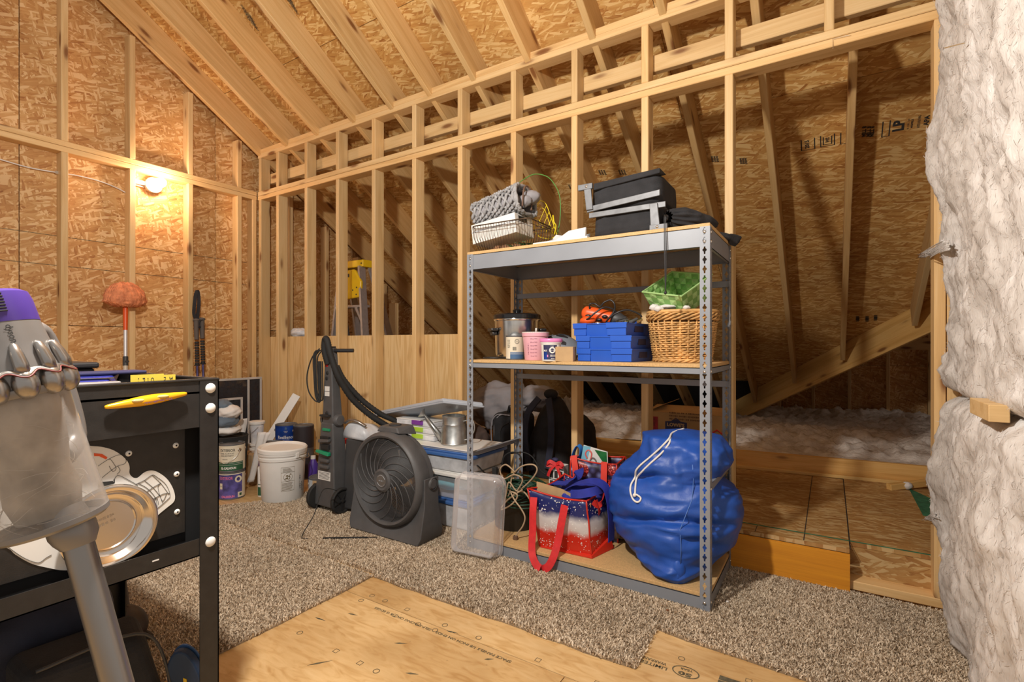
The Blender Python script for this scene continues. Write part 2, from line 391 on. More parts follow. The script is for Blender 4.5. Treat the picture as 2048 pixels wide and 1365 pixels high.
def fbars(mb, c, xd, yd, h, wid, rows=1, gap=1.8):
    """illegible small print: rows of short strokes"""
    c, xd, yd = Vector(c), Vector(xd).normalized(), Vector(yd).normalized()
    for r_ in range(rows):
        x = -wid/2; y0 = ((rows-1)/2-r_)*h*gap
        while x < wid/2:
            l_ = h*_br.uniform(.35, .9); hh = h*_br.uniform(.6, 1); x1 = min(x+l_, wid/2)
            mb.add([c+xd*x+yd*(y0-hh/2), c+xd*x1+yd*(y0-hh/2), c+xd*x1+yd*(y0+hh/2), c+xd*x+yd*(y0+hh/2)], [(0, 1, 2, 3)]); x = x1 + h*_br.choice((.22, .22, .3, .8))
    return mb
def cbars(mb, c, r, ang, z, h, wid, rows=1, gap=1.8):
    for r_ in range(rows):
        a = ang-wid/2/r; z0 = z+((rows-1)/2-r_)*h*gap
        while a < ang+wid/2/r:
            da = h*_br.uniform(.35, .9)/r; hh = h*_br.uniform(.6, 1); cpatch(mb, c, r, a, min(a+da, ang+wid/2/r), z0-hh/2, z0+hh/2, 1); a += da + h*_br.choice((.22, .22, .3, .8))/r
    return mb
def facing(x, y): return math.atan2(-y, -x)          # angle from a thing towards the camera
def nz(p, s=1.0, seed=0): return noise.noise(Vector(p)*s + Vector((seed, seed*1.3, seed*.7)))
def catmull(pts, k=8, closed=False):
    P = [Vector(p) for p in pts]; n = len(P); out = []
    for i in range(n if closed else n-1):
        a, b, c, d = (P[(i-1) % n] if closed or i else P[i]), P[i], P[(i+1) % n], (P[(i+2) % n] if closed or i+2 < n else P[(i+1) % n])
        for j in range(k):
            t = j/k; out.append(.5*((2*b)+(c-a)*t+(2*a-5*b+4*c-d)*t*t+(3*b-a-3*c+d)*t**3))
    if not closed: out.append(P[-1])
    return out
# ================================================================ STRUCTURE
TH = math.atan(TAN); CT, ST = math.cos(TH), math.sin(TH)
def subfloor_mat():
    m, nt, b = nodes('subfloor_panel'); L = nt.links.new
    v, rnd = objrand(nt)
    mp = N(nt, 'ShaderNodeMapping'); mp.inputs['Scale'].default_value = (9, 34, 1); L(v, mp.inputs[0])
    n1 = N(nt, 'ShaderNodeTexNoise', i_Scale=1.0); n1.inputs['Detail'].default_value = 6; n1.inputs['Distortion'].default_value = 1.2; L(mp.outputs[0], n1.inputs['Vector'])
    n2 = N(nt, 'ShaderNodeTexNoise', i_Scale=2.2); n2.inputs['Detail'].default_value = 3; L(v, n2.inputs['Vector'])
    r = ramp(nt, [(.28, (.54, .33, .13)), (.5, (.67, .46, .22)), (.75, (.73, .53, .28))]); L(n1.outputs['Fac'], r.inputs[0])
    r2 = ramp(nt, [(.35, (.80, .74, .66)), (.6, (1.05, 1.04, 1.02))]); L(n2.outputs['Fac'], r2.inputs[0])
    mm = N(nt, 'ShaderNodeMix', data_type='RGBA', blend_type='MULTIPLY'); mm.inputs[0].default_value = 1; L(r.outputs[0], mm.inputs[6]); L(r2.outputs[0], mm.inputs[7])
    fl = N(nt, 'ShaderNodeTexVoronoi', i_Scale=16.0); L(v, fl.inputs['Vector'])
    rf = ramp(nt, [(.035, (.25, .25, .25)), (.07, (0, 0, 0))]); L(fl.outputs['Distance'], rf.inputs[0])
    m2 = N(nt, 'ShaderNodeMix', data_type='RGBA'); L(rf.outputs[0], m2.inputs[0]); L(mm.outputs[2], m2.inputs[6]); m2.inputs[7].default_value = (.10, .05, .02, 1)
    L(m2.outputs[2], b.inputs['Base Color']); b.inputs['Roughness'].default_value = .5
    return m
M['subfloor'] = subfloor_mat()
M['green_paint'] = plain('green_spray_paint', (.03, .17, .09), .7, var=.4, vscale=30)
ZF = -.012
# ---- floor
fl = structure('floor', (0, 0, 0))
for r_, (y0, off) in enumerate(((-2.202, .0), (-.983, .6), (.236, .0), (1.455, 1.1))):
    x = -5.6 + off
    while x < 2.4:
        panel(fl, 'subfloor_panel', (x+.0015, y0+.0015, ZF), (1, 0, 0), (0, 1, 0), 2.437, 1.216, .018, 'subfloor'); x += 2.44
# nail circles and squares and lettering printed on the subfloor
mk = MB(); 
def ring_mark(mb, x, y, r, n, z=ZF+.0008, t=.0022, a=0):
    pts = [(x+r*math.cos(a+2*math.pi*i/n), y+r*math.sin(a+2*math.pi*i/n)) for i in range(n)]
    inn = [(x+(r-t)*math.cos(a+2*math.pi*i/n), y+(r-t)*math.sin(a+2*math.pi*i/n)) for i in range(n)]
    mb.add([(*p, z) for p in pts+inn], [(i, (i+1) % n, n+(i+1) % n, n+i) for i in range(n)])
for i, (x, y) in enumerate(((-1.643, 1.484), (-1.652, 1.433), (-1.565, 1.484), (-1.439, 1.483), (-1.447, 1.424), (-1.328, 1.427), (-1.658, 1.151), (-1.453, 1.150), (-1.330, 1.149),
                            (-1.252, 1.149), (-1.246, 1.431), (-1.237, 1.477), (-1.08, 1.479), (-.834, 1.482), (-.426, 1.75), (-.218, 1.748), (-.62, 1.48), (-.66, 1.43))):
    sq = i in (3, 4, 7, 8, 13, 15, 16); ring_mark(mk, x, y, .0135 if sq else .0115, 4 if sq else 14, a=math.pi/4 if sq else 0)
mk.build('nail_mark', 'stamp_ink', fl)
tx = MB()
ftext(tx, 'SPACE PANELS 1/8 INCH ON ENDS', (-1.07, 1.4235, ZF+.0009), (-1, 0, 0), (0, -1, 0), .0125, .33)
ftext(tx, 'SELF-SPACING ON T & G EDGES', (-1.41, 1.4235, ZF+.0009), (-1, 0, 0), (0, -1, 0), .0125, .30)
ftext(tx, 'LIMITED', (-.50, 1.665, ZF+.0009), (-1, 0, 0), (0, -1, 0), .016, .095)
ftext(tx, 'WARRANTY', (-.51, 1.688, ZF+.0009), (-1, 0, 0), (0, -1, 0), .014, .10)
ftext(tx, '50', (-.397, 1.672, ZF+.0009), (-1, 0, 0), (0, -1, 0), .020, .042); ftext(tx, 'YEAR', (-.397, 1.697, ZF+.0009), (-1, 0, 0), (0, -1, 0), .011, .04)
n = 28; pts = [(-.397+.043*math.cos(2*math.pi*i/n), 1.684+.030*math.sin(2*math.pi*i/n), ZF+.0009) for i in range(n)]
inn = [(-.397+.039*math.cos(2*math.pi*i/n), 1.684+.0265*math.sin(2*math.pi*i/n), ZF+.0009) for i in range(n)]
tx.add(pts+inn, [(i, (i+1) % n, n+(i+1) % n, n+i) for i in range(n)])
tx.box(-.30, -.10, 1.705, 1.728, ZF, ZF+.0009); tx.box(-.30, -.13, 1.690, 1.702, ZF, ZF+.0009)
tx.build('lettering', 'stamp_ink', fl)
bl = MB()
for (x, y, a, L_) in ((-1.30, 1.30, .5, .03), (-1.60, 1.34, .2, .03), (-1.45, 1.07, .9, .05), (-1.68, 1.25, .1, .035), (-1.15, 1.20, .4, .028), (-.98, 1.395, .6, .02), (-1.19, 1.455, .2, .03)):
    bl.prism([(x+L_*math.cos(a), y+L_*math.sin(a)), (x+.004*math.cos(a+1.6), y+.004*math.sin(a+1.6)), (x-L_*.6*math.cos(a), y-L_*.6*math.sin(a)), (x-.004*math.cos(a+1.6), y-.004*math.sin(a+1.6))], ZF, ZF+.0006)
bl.build('stain', 'stamp_ink', fl)

# ---- gable wall on the left
GX = -4.38
wl = structure('wall_left', (GX, 0, 0))
gy = [-1.6, -1.2, -.79, -.39, .02, .42, .83, 1.236, 1.628, 2.03, 2.43, 2.565]
board(wl, 'bottom_plate', (GX-.0445, -1.8, .019), (GX-.0445, 2.60, .019), .038, .089, 'stud')
for z in (2.3805, 2.4195): board(wl, 'top_plate', (GX-.0445, -1.8, z), (GX-.0445, 2.605, z), .037, .089, 'stud')
for y in gy:
    yc = y+.019
    board(wl, 'stud', (GX-.0445, yc, .038), (GX-.0445, yc, 2.362), .038, .089, 'stud', up=(0, 1, 0))
    zt = ROOF - TAN*(yc) - .235
    if yc < 2.58: board(wl, 'stud', (GX-.0445, yc, 2.438), (GX-.0445, yc, zt), .038, .089, 'stud', up=(0, 1, 0))
gx = GX-.0905
def clip_poly(poly, f):
    out = []
    for i, p in enumerate(poly):
        q = poly[(i+1) % len(poly)]; a, b = f(p), f(q)
        if a >= 0: out.append(p)
        if a*b < 0: t = a/(a-b); out.append((p[0]+(q[0]-p[0])*t, p[1]+(q[1]-p[1])*t))
    return out
gyz = lambda p: (ROOF+.05 - TAN*p[0]) - p[1]
for (y0, y1, rows) in ((-1.4, 1.048, (-.03, 1.19, 2.41, 3.63)), (1.05, 2.285, (-.03, 1.19, 2.41, 3.63)), (2.287, 4.72, (-.03, 1.19, 2.41)), (4.722, 7.4, (-.03, 1.19))):
    for z0 in rows:
        poly = clip_poly([(y0+.0012, z0+.0012), (y1-.0012, z0+.0012), (y1-.0012, z0+1.217), (y0+.0012, z0+1.217)], gyz)
        if len(poly) < 3: continue
        o = MB().prism([(a, b) for a, b in poly], -.012, 0).build('osb_panel', 'osb_wall', wl)
        o.matrix_basis = wm(wl).inverted() @ Matrix.Translation((gx, 0, 0)) @ Matrix(((0, 0, 1), (1, 0, 0), (0, 1, 0))).to_4x4()
leakb = MB().prism([(-1.5, -.05), (7.4, -.05), (7.4, ROOF-TAN*7.4+.06), (-.8, ROOF+TAN*.8+.06), (-1.5, ROOF+TAN*.8+.06)], -.02, -.0125).build('wall_leak_backing', 'vent_foam', wl)  # unseen backing added so no light leaks through the wall panel seams
leakb.matrix_basis = wm(wl).inverted() @ Matrix.Translation((gx, 0, 0)) @ Matrix(((0, 0, 1), (1, 0, 0), (0, 1, 0))).to_4x4()
ln = MB()
for z in (1.80, 1.598): ln.box(gx, gx+.0006, .2, 2.56, z-.0018, z+.0018)
ln.build('printed_line', 'stamp_ink', wl, world=True)
# gable framing beyond the knee wall
for y in (2.95, 3.36, 3.77, 4.17): 
    zt = ROOF - TAN*y - .24
    board(wl, 'stud', (GX-.0445, y, .1), (GX-.0445, y, zt), .038, .089, 'stud', up=(0, 1, 0))

# ---- knee wall at the back
KY = 2.61
wb = structure('wall_back', (0, KY, 0))
board(wb, 'bottom_plate', (-4.36, KY+.0445, .019), (1.2, KY+.0445, .019), .038, .089, 'stud')
for z in (2.3805, 2.4195): board(wb, 'middle_plate', (-4.375, KY+.0445, z), (.40, KY+.0445, z), .037, .089, 'stud')
for z in (2.759, 2.797): board(wb, 'top_plate', (-4.375, KY+.0445, z), (2.0, KY+.0445, z), .0375, .089, 'stud')
lowx = [-4.362, -4.098, -3.70, -3.303, -2.895, -2.487, -2.079, -1.664, -1.252, -.844, -.432]
for x in lowx: board(wb, 'stud', (x+.019, KY+.0445, .038), (x+.019, KY+.0445, 2.362), .089, .038, 'stud', up=(0, 1, 0))
for x in lowx + [-.022, .38, .79, 1.2]: board(wb, 'cripple_stud', (x+.019, KY+.0445, 2.438), (x+.019, KY+.0445, 2.740), .089, .038, 'stud', up=(0, 1, 0))
for x, dy in ((.353, 0), (.393, .0)): board(wb, 'jamb_stud', (x+.019, KY+.0445+dy, .038), (x+.019, KY+.0445+dy, 2.362), .089, .037, 'stud', up=(0, 1, 0))
board(wb, 'rail', (-4.37, 2.722, 2.575), (2.0, 2.722, 2.575), .089, .038, 'stud')
for x0, x1 in ((-4.36, -3.288), (-3.285, -2.88), (-2.877, -2.47), (-2.467, -2.062)):
    panel(wb, 'plywood_panel', (x1-.001, 2.701, .0), (0, 0, 1), (-1, 0, 0), 1.128, x1-x0-.003, .012, 'plywood')
panel(wb, 'riser_panel', (.072, 2.598, .0), (-1, 0, 0), (0, 0, 1), 1.75, .156, .016, 'orange_ply')
# staples and a bent nail on the opening header
st = MB(); st.tube([atY(1666, 98, 2.605), atY(1665, 78, 2.60), atY(1700, 70, 2.60)], .0012, 5)
st.build('bent_nail', 'steel', wb, world=True)

# ---- attic platform behind the wall
pf = structure('trim_1', (0, 3.3, .175))
panel(pf, 'floor_leak_backing', (-4.46, 2.70, -.02), (1, 0, 0), (0, 1, 0), 7.5, 5.3, .02, 'card')  # unseen board added to close the light gap below the knee wall
panel(pf, 'floor_sheet', (-4.36, 2.602, .175), (1, 0, 0), (0, 1, 0), 2.55, 1.33, .018, 'osb_floor')
panel(pf, 'floor_sheet', (-1.807, 2.602, .175), (1, 0, 0), (0, 1, 0), 1.878, 1.33, .018, 'osb_floor')
panel(pf, 'floor_sheet', (.076, 2.702, .175), (1, 0, 0), (0, 1, 0), 1.3, 1.30, .018, 'osb_floor')
panel(pf, 'front_sheet', (1.35, 2.702, .038), (-1, 0, 0), (0, 0, 1), 1.276, .118, .012, 'osb_floor')
board(pf, 'edge_board', (-2.6, 3.74, .236), (1.1, 4.10, .236), .12, .038, 'board')
board(pf, 'edge_strip', (-2.6, 3.70, .186), (1.1, 4.06, .186), .022, .038, 'board')
board(pf, 'scrap_stick', (.30, 3.80, .19), (.62, 4.04, .225), .038, .038, 'board')
gm = MB(); gm.box(-.52, .36, 2.705, 2.716, .1755, .1762); gm.prism([tuple(atZ(x, y, .175))[:2] for x, y in ((1862, 1036), (1862, 998), (1817, 977), (1846, 1032))], .1755, .1760)
gm.build('paint_mark', 'green_paint', pf, world=True)
pl = MB(); pl.box(-.102, -.098, 2.61, 3.92, .1755, .1761); pl.box(-.30, -.297, 2.61, 2.70, .1755, .1761); pl.box(.0725, .0755, 2.60, 3.93, .1757, .1766)
pl.build('pencil_line', 'ink', pf, world=True)
ft = MB(); ft.ell((.395, 3.86, .20), (.028, .028, .022), 14, 9, dis=lambda d: .25*nz(d, 3)); ft.build('insulation_tuft', 'white_cloth', pf, smooth=True, world=True)

# ---- roof: sheathing, rafters, valley board
ce = structure('ceiling', (0, 2.6, 2.9))
def slope_sheet(poly, plane, parent, mat, name='osb_panel', t=.012):
    """poly in plan (x, y); plane(x, y) -> z; sheet keeps its strand direction along local X"""
    x0, y0 = poly[0]; o = Vector((x0, y0, plane(x0, y0)))
    ex = Vector((1, 0, plane(x0+1, y0)-o.z)).normalized(); ey0 = Vector((0, 1, plane(x0, y0+1)-o.z)).normalized()
    nrm = ex.cross(ey0).normalized(); ey = nrm.cross(ex)
    loc = []
    for x, y in poly:
        d = Vector((x, y, plane(x, y)))-o; loc.append((d.dot(ex), d.dot(ey)))
    ob = MB().prism(loc, 0, t).build(name, mat, parent)
    ob.matrix_basis = wm(parent).inverted() @ Matrix.Translation(o) @ Matrix((ex, ey, nrm)).transposed().to_4x4()
    return ob
main_plane = lambda x, y: ROOF - TAN*y
ys = [-.8, .205, 1.25, 2.295, 3.348, 4.40, 5.45, 6.50, 7.55]
for i, (a, b) in enumerate(zip(ys, ys[1:])):
    x = -4.47 - (1.22 if i % 2 else .325)
    while x < 3:
        x0, x1 = max(x, -4.47), min(x+2.437, 3.2)
        poly = clip_poly([(x0, a+.0015), (x1, a+.0015), (x1, b-.0015), (x0, b-.0015)], lambda p: 5.80-p[0]-p[1])
        if len(poly) > 2 and x1 > x0+.05: slope_sheet(poly, main_plane, ce, 'osb_roof')
        x += 2.44
rx = [-4.352, -3.945, -3.53, -3.09, -2.685, -2.32, -1.945, -1.54, -1.12, -.73, -.31, .10, .57, .99, 1.4, 1.8]
nrm = Vector((0, ST, CT)); sd = Vector((0, CT, -ST)); RW = .19
for x in rx:
    ye = 7.2 if x < -1.3 else 5.79 - x - .03
    p0 = Vector((x, -.7, main_plane(0, -.7))) - nrm*(RW/2+.0005); L = (ye+.7)/CT
    board(ce, 'rafter', p0 + sd*0, p0 + sd*L, RW, .038, 'rafter', up=nrm)
va, vb = Vector((1.9, 5.79-1.9, 0)), Vector((-1.45, 5.79+1.45, 0))
for p in (va, vb): p.z = main_plane(p.x, p.y) - .128
vu = Vector((0, 0, 1))
board(ce, 'valley_board', va, vb, .245, .038, 'board', up=vu)
for i in range(3, 9):                                    # dark vent baffles between rafters at the eave
    a, b = rx[i]+.03, rx[i+1]-.03
    slope_sheet([(a, 6.33), (b, 6.33), (b, 7.3), (a, 7.3)], lambda x, y: main_plane(x, y)-.02, ce, 'vent_foam', 'vent_baffle', .01)
cross = lambda x, y: ROOF - TAN*(5.79 - x)
for (y0, y1) in ((4.2, 5.42), (5.42, 6.64), (6.64, 7.9)):
    poly = clip_poly([(-1.6, y0), (2.9, y0), (2.9, y1), (-1.6, y1)], lambda p: p[0]+p[1]-5.82)
    if len(poly) > 2: slope_sheet(poly, cross, ce, 'osb_roof')
slope_sheet([(-4.47, -.8), (3.2, -.8), (3.2, 2.6), (-1.6, 7.4), (-4.47, 7.4)], lambda x, y: main_plane(x, y)+.018, ce, 'vent_foam', 'roof_leak_backing', .004)  # unseen layer added above the sheathing to block light at its seams
# stamped lettering on the sheathing
sm = MB()
def roof_text(s, px, py, h, wid, rot=1):
    d = ray(px, py); t = (ROOF-CH)/(d.z + TAN*d.y); c = Vector((0, 0, CH)) + d*t - nrm*.0012
    up = Vector((-1, 0, 0)); xd = Vector((0, -CT, ST))        # lettering runs up the slope
    ftext(sm, s, c, xd, up, h, wid)
def roof_frame(px, py, w_, h_, t=.006):
    d = ray(px, py); tt = (ROOF-CH)/(d.z + TAN*d.y); c = Vector((0, 0, CH)) + d*tt - nrm*.001
    X_, Y_ = Vector((1, 0, 0)), Vector((0, -CT, ST))
    for a, b, cc, e in ((-w_/2, -w_/2+t, -h_/2, h_/2), (w_/2-t, w_/2, -h_/2, h_/2), (-w_/2, w_/2, -h_/2, -h_/2+t*.6)):
        sm.add([c+X_*a+Y_*cc, c+X_*b+Y_*cc, c+X_*b+Y_*e, c+X_*a+Y_*e], [(0, 1, 2, 3)])
roof_frame(1616, 289, .078, .085); roof_text('2015', 1614, 289, .026, .062)
roof_frame(1655, 281, .078, .085); roof_frame(1655, 281, .05, .06); roof_text('WS', 1655, 280, .022, .038)
roof_frame(1690, 276, .05, .085)
for dx in (-6, 3, 10): roof_text('MILL 8', 1734+dx, 263, .022, .075)
roof_frame(1772, 258, .04, .11)
roof_text('LP', 1797, 251, .055, .075); roof_text('|I I|I| ||I', 1817, 248, .010, .07); roof_text('NASHVILLE', 1824, 247, .010, .06)
roof_text('RATED SHEATHING', 1838, 243, .014, .085); roof_text('APA', 1853, 241, .024, .07)
for px, py in ((1425, 318), (1482, 322), (1140, 374), (1200, 345), (1240, 345)):
    for k in range(3): roof_text('||I|I|II|', px+k*5, py, .014, .05)
for px, py in ((500, 36), (560, 6), (580, 2)):
    for k in range(5): roof_text('STRENGTH AXIS', px+(k-2)*3, py+(k-2)*6, .016, .10)
for px, py in ((1716, 636), (1735, 636), (1752, 634)):
    for k in range(2): roof_text('II|III', px, py+k*4, .03, .05)
sm.build('stamped_lettering', 'ink', ce, world=True)

panel(wb, 'osb_panel', (3.0, 2.702, 0), (-1, 0, 0), (0, 0, 1), 2.56, 2.75, .012, 'osb_wall')  # unseen closure added to keep background light out of the attic
# ---- far gable wall seen under the valley board
wf = structure('wall_far', (0, 7.9, 0))
for x0 in (-3, -.56, 1.88):
    for z0 in (-.43, .79, 2.01): panel(wf, 'osb_panel', (x0+2.437, 7.99, z0), (-1, 0, 0), (0, 0, 1), 2.437, 1.217, .012, 'osb_wall')
panel(wf, 'wall_leak_backing', (4.3, 8.01, -.5), (-1, 0, 0), (0, 0, 1), 7.4, 4, .005, 'vent_foam')  # added blocker behind the far sheets, stops light at their joints
for x in [.62-.406*k for k in range(6)] + [1.03, 1.43, 1.84, 2.24]: board(wf, 'stud', (x, 7.945, -.1), (x, 7.945, 1.9), .089, .038, 'stud', up=(0, 1, 0))
board(wf, 'collar_beam', (.1, 7.6, 1.065), (2.6, 7.6, 1.065), .14, .038, 'stud')

panel(wf, 'side_light_block', (2.95, 2.72, -.1), (0, 1, 0), (0, 0, 1), 4.2, 3.0, .012, 'osb_wall')  # unseen sheet added on the right so the far gable stays dark
# ---- blown insulation on the attic floor
def insulation_mat(name, c0, c1):
    m, nt, b = nodes(name); L = nt.links.new; tc = N(nt, 'ShaderNodeTexCoord')
    n1 = N(nt, 'ShaderNodeTexNoise', i_Scale=9.0); n1.inputs['Detail'].default_value = 9; n1.inputs['Roughness'].default_value = .65; L(tc.outputs['Object'], n1.inputs['Vector'])
    r = ramp(nt, [(.3, c0), (.62, c1)]); L(n1.outputs['Fac'], r.inputs[0]); L(r.outputs[0], b.inputs['Base Color'])
    b.inputs['Roughness'].default_value = 1; b.inputs['Specular IOR Level'].default_value = .05
    n2 = N(nt, 'ShaderNodeTexNoise', i_Scale=60.0); n2.inputs['Detail'].default_value = 6; L(tc.outputs['Object'], n2.inputs['Vector'])
    bp = N(nt, 'ShaderNodeBump', i_Strength=.5, i_Distance=.012); L(n2.outputs['Fac'], bp.inputs['Height']); L(bp.outputs[0], b.inputs['Normal'])
    return m
M['blown'] = insulation_mat('blown_insulation', (.46, .40, .35), (.74, .69, .64))
def blown_z(x, y):
    b = .27 + .07*math.exp(-((y-4.7)/.55)**2) - .07*max(0, min(1, (y-5.2)/1.2)) + (.05 if x < -1 else 0)*math.exp(-((y-4.6)/.7)**2)
    p = Vector((x, y, 0))
    edge = min(1, (y-3.72-.097*(x+2.6)+.02)/.30)
    q = b + (.05*noise.noise(p*2.1) + .075*abs(noise.noise(p*6.5)) + .055*abs(noise.noise(p*14)) - .02 + .014*noise.noise(p*34))*max(.25, edge)
    q = min(q, max(.02, ROOF-TAN*y-.03) if x < -1 else 9)
    if y < 4.3: q = min(q, .285 + .11*max(0, edge) + .02*noise.noise(p*12))
    return q
ins = MB(); NX, NY = 250, 150
xs_ = np.linspace(-4.3, 2.9, NX)
def blown(u, v):
    x = -4.3 + 7.2*u; y0 = 3.77+.097*(x+2.6); y = y0 + (7.9-y0)*v**1.25
    return (x, y, blown_z(x, y))
ins.grid(blown, 300, 130)
io = ins.build('blown_insulation', 'blown', None, smooth=True); io['kind'] = 'stuff'
tag(io, 'loose fluffy blown insulation heaped on the attic floor', 'insulation')

# ---- insulated partition on the right
wr = structure('wall_right', (.45, 1.5, 0))
def batt_mat():
    m, nt, b = nodes('fibreglass_batt'); L = nt.links.new; tc = N(nt, 'ShaderNodeTexCoord')
    mp = N(nt, 'ShaderNodeMapping'); mp.inputs['Scale'].default_value = (1, 1, .45); L(tc.outputs['Object'], mp.inputs[0])
    n1 = N(nt, 'ShaderNodeTexNoise', i_Scale=7.0); n1.inputs['Detail'].default_value = 8; n1.inputs['Roughness'].default_value = .62; n1.inputs['Distortion'].default_value = .9; L(mp.outputs[0], n1.inputs['Vector'])
    r = ramp(nt, [(.28, (.46, .42, .385)), (.5, (.62, .59, .56)), (.68, (.76, .74, .725))]); L(n1.outputs['Fac'], r.inputs[0]); L(r.outputs[0], b.inputs['Base Color'])
    b.inputs['Roughness'].default_value = 1; b.inputs['Specular IOR Level'].default_value = .05
    mq = N(nt, 'ShaderNodeMapping'); mq.inputs['Scale'].default_value = (1, 1, .3); mq.inputs['Rotation'].default_value = (.3, 0, 0); L(tc.outputs['Object'], mq.inputs[0])
    n2 = N(nt, 'ShaderNodeTexNoise', i_Scale=70.0); n2.inputs['Detail'].default_value = 5; n2.inputs['Distortion'].default_value = 1.5; L(mq.outputs[0], n2.inputs['Vector'])
    bp = N(nt, 'ShaderNodeBump', i_Strength=.35, i_Distance=.008); L(n2.outputs['Fac'], bp.inputs['Height']); L(bp.outputs[0], b.inputs['Normal'])
    return m
M['batt'] = batt_mat()
prof_z = [0, .06, .14, .26, .395, .53, .65, .78, .86, .96, 1.055, 1.23, 1.42, 1.58, 1.81, 2.1, 2.39, 2.9, 3.6]
prof_x = [.385, .38, .372, .352, .335, .312, .333, .36, .388, .368, .378, .402, .374, .352, .336, .35, .362, .36, .36]
def batt(z0, z1, y0, y1, seed, top_round, bot_round):
    mb = MB()
    def P(u, v):
        y = y0 + (y1-y0)*u; z = z0 + (z1-z0)*v
        e = np.interp(z, prof_z, prof_x); k = max(0, 1-(2.58-y)/.25)
        x = (.365 + (e-.365)*(.45+.55*k))
        p = Vector((y, z*.75, seed)); wq = Vector((noise.noise(p*5), noise.noise(p*5+Vector((7, 1, 3))), 0))*.05; p = p + wq
        x -= .040*noise.noise(p*3.6) + .024*noise.noise(p*8) + .013*noise.noise(p*17) + .010*abs(noise.noise(p*24)) + .006*noise.noise(p*40) + .004*noise.noise(p*80)
        edge = min(u, 1-u)
        if u > .94: x += ((u-.94)/.06)**2*.09
        if v > 1-top_round: x += ((v-1+top_round)/top_round)**2*.14
        if v < bot_round: x += ((bot_round-v)/bot_round)**2*.06
        yy = y + .02*noise.noise(Vector((x, z, seed+3))*6) * (1 if u > .5 else 0)
        return (max(x, .27), yy, z)
    mb.grid(P, 150, int((z1-z0)*95)); batt_grids.append((mb.v[:], 151, int((z1-z0)*95)+1))
    o = mb.build('insulation_batt', 'batt', wr, smooth=True, world=True); return o
batt_grids = []
batt(.862, 3.6, 1.1, 2.62, 0, .01, .018)
batt(.0, .905, 1.1, 2.61, 9, .10, .01)
def fluff(seed, count):
    g = np.random.default_rng(seed); VV = []
    for vs_, nu, nv in batt_grids:
        A = np.array(vs_).reshape(nv, nu, 3); n = int(count*nv/330)
        i, j = g.integers(1, nv-2, n), g.integers(1, nu-2, n)
        P0 = A[i, j] + (A[i+1, j]-A[i, j])*g.random((n, 1)) + (A[i, j+1]-A[i, j])*g.random((n, 1))
        nr = np.cross(A[i, j+1]-A[i, j], A[i+1, j]-A[i, j]); nr /= np.linalg.norm(nr, axis=1, keepdims=True)+1e-9; nr *= np.where(nr[:, :1] > 0, -1, 1)
        d = np.column_stack([np.zeros(n), g.normal(0, 1, n), g.normal(0, 1.25, n)]); d -= nr*(d*nr).sum(1, keepdims=True); d /= np.linalg.norm(d, axis=1, keepdims=True)+1e-9
        L = g.uniform(.008, .026, n)[:, None]; s_ = np.cross(d, nr)*g.uniform(.0003, .0007, n)[:, None]
        m_ = P0 + d*L*.5 + nr*L*g.uniform(.04, .16, n)[:, None]; e_ = P0 + d*L + nr*L*g.uniform(-.1, .16, n)[:, None]
        VV.append(np.stack([P0-s_, P0+s_, m_+s_, m_-s_, e_], 1).reshape(-1, 3))
    V_ = np.concatenate(VV); n = len(V_)//5; k = np.arange(n)*5; V_ = V_ - np.array(wr.matrix_basis.translation)
    me = bpy.data.meshes.new('insulation_fibre'); me.vertices.add(5*n); me.vertices.foreach_set('co', V_.ravel())
    me.loops.add(7*n); me.loops.foreach_set('vertex_index', np.stack([k, k+1, k+2, k+3, k+3, k+2, k+4], 1).ravel().astype(np.int32))
    me.polygons.add(2*n); me.polygons.foreach_set('loop_start', np.stack([np.arange(n)*7, np.arange(n)*7+4], 1).ravel().astype(np.int32))
    me.materials.append(M['batt']); me.update(calc_edges=True); o = bpy.data.objects.new('insulation_fibre', me); col.objects.link(o); o.parent = wr; o['kind'] = 'stuff'
fluff(4, 30000)
wp = MB()
rnd = random.Random(5)
for (px, py, qx, qy, n_) in ((1884, 490, 1834, 512, 60), (1862, 1034, 1842, 1037, 24)):
    for k in range(n_):
        j = lambda s: rnd.uniform(-s, s)
        a = atX(px+8+j(8), py+j(10), .345); b = atX(qx+abs(j(26)), qy+j(5), .335); m_ = (a+b)/2 + Vector((0, j(.006), j(.006)))
        wp.tube(catmull([a, m_, b], 4), [.0030, .0028, .0025, .0022, .002, .0017, .0013, .0010, .0006][:9], 4)
wo = wp.build('insulation_fibre', 'batt', wr, smooth=True, world=True); wo['kind'] = 'stuff'
board(wr, 'blocking', (.45, 2.40, .842), (.45, 1.10, .842), .085, .038, 'stud', up=(1, 0, 0)) if False else None
for y in (2.13, 1.73): pass
bk = MB(); bk.box(.335, .375, 1.70, 1.90, .862, .905); bk.build('blocking', 'stud', wr, world=True, bevel=.002)


nl = MB(); q = atX(1930, 86, .33); nl.cyl(q, q+Vector((-.045, .01, .004)), .0018, n=6); nl.cyl(q+Vector((-.045, .01, .004)), q+Vector((-.047, .01, .004)), .004, n=8); nl.build('nail', 'steel', wr, world=True)

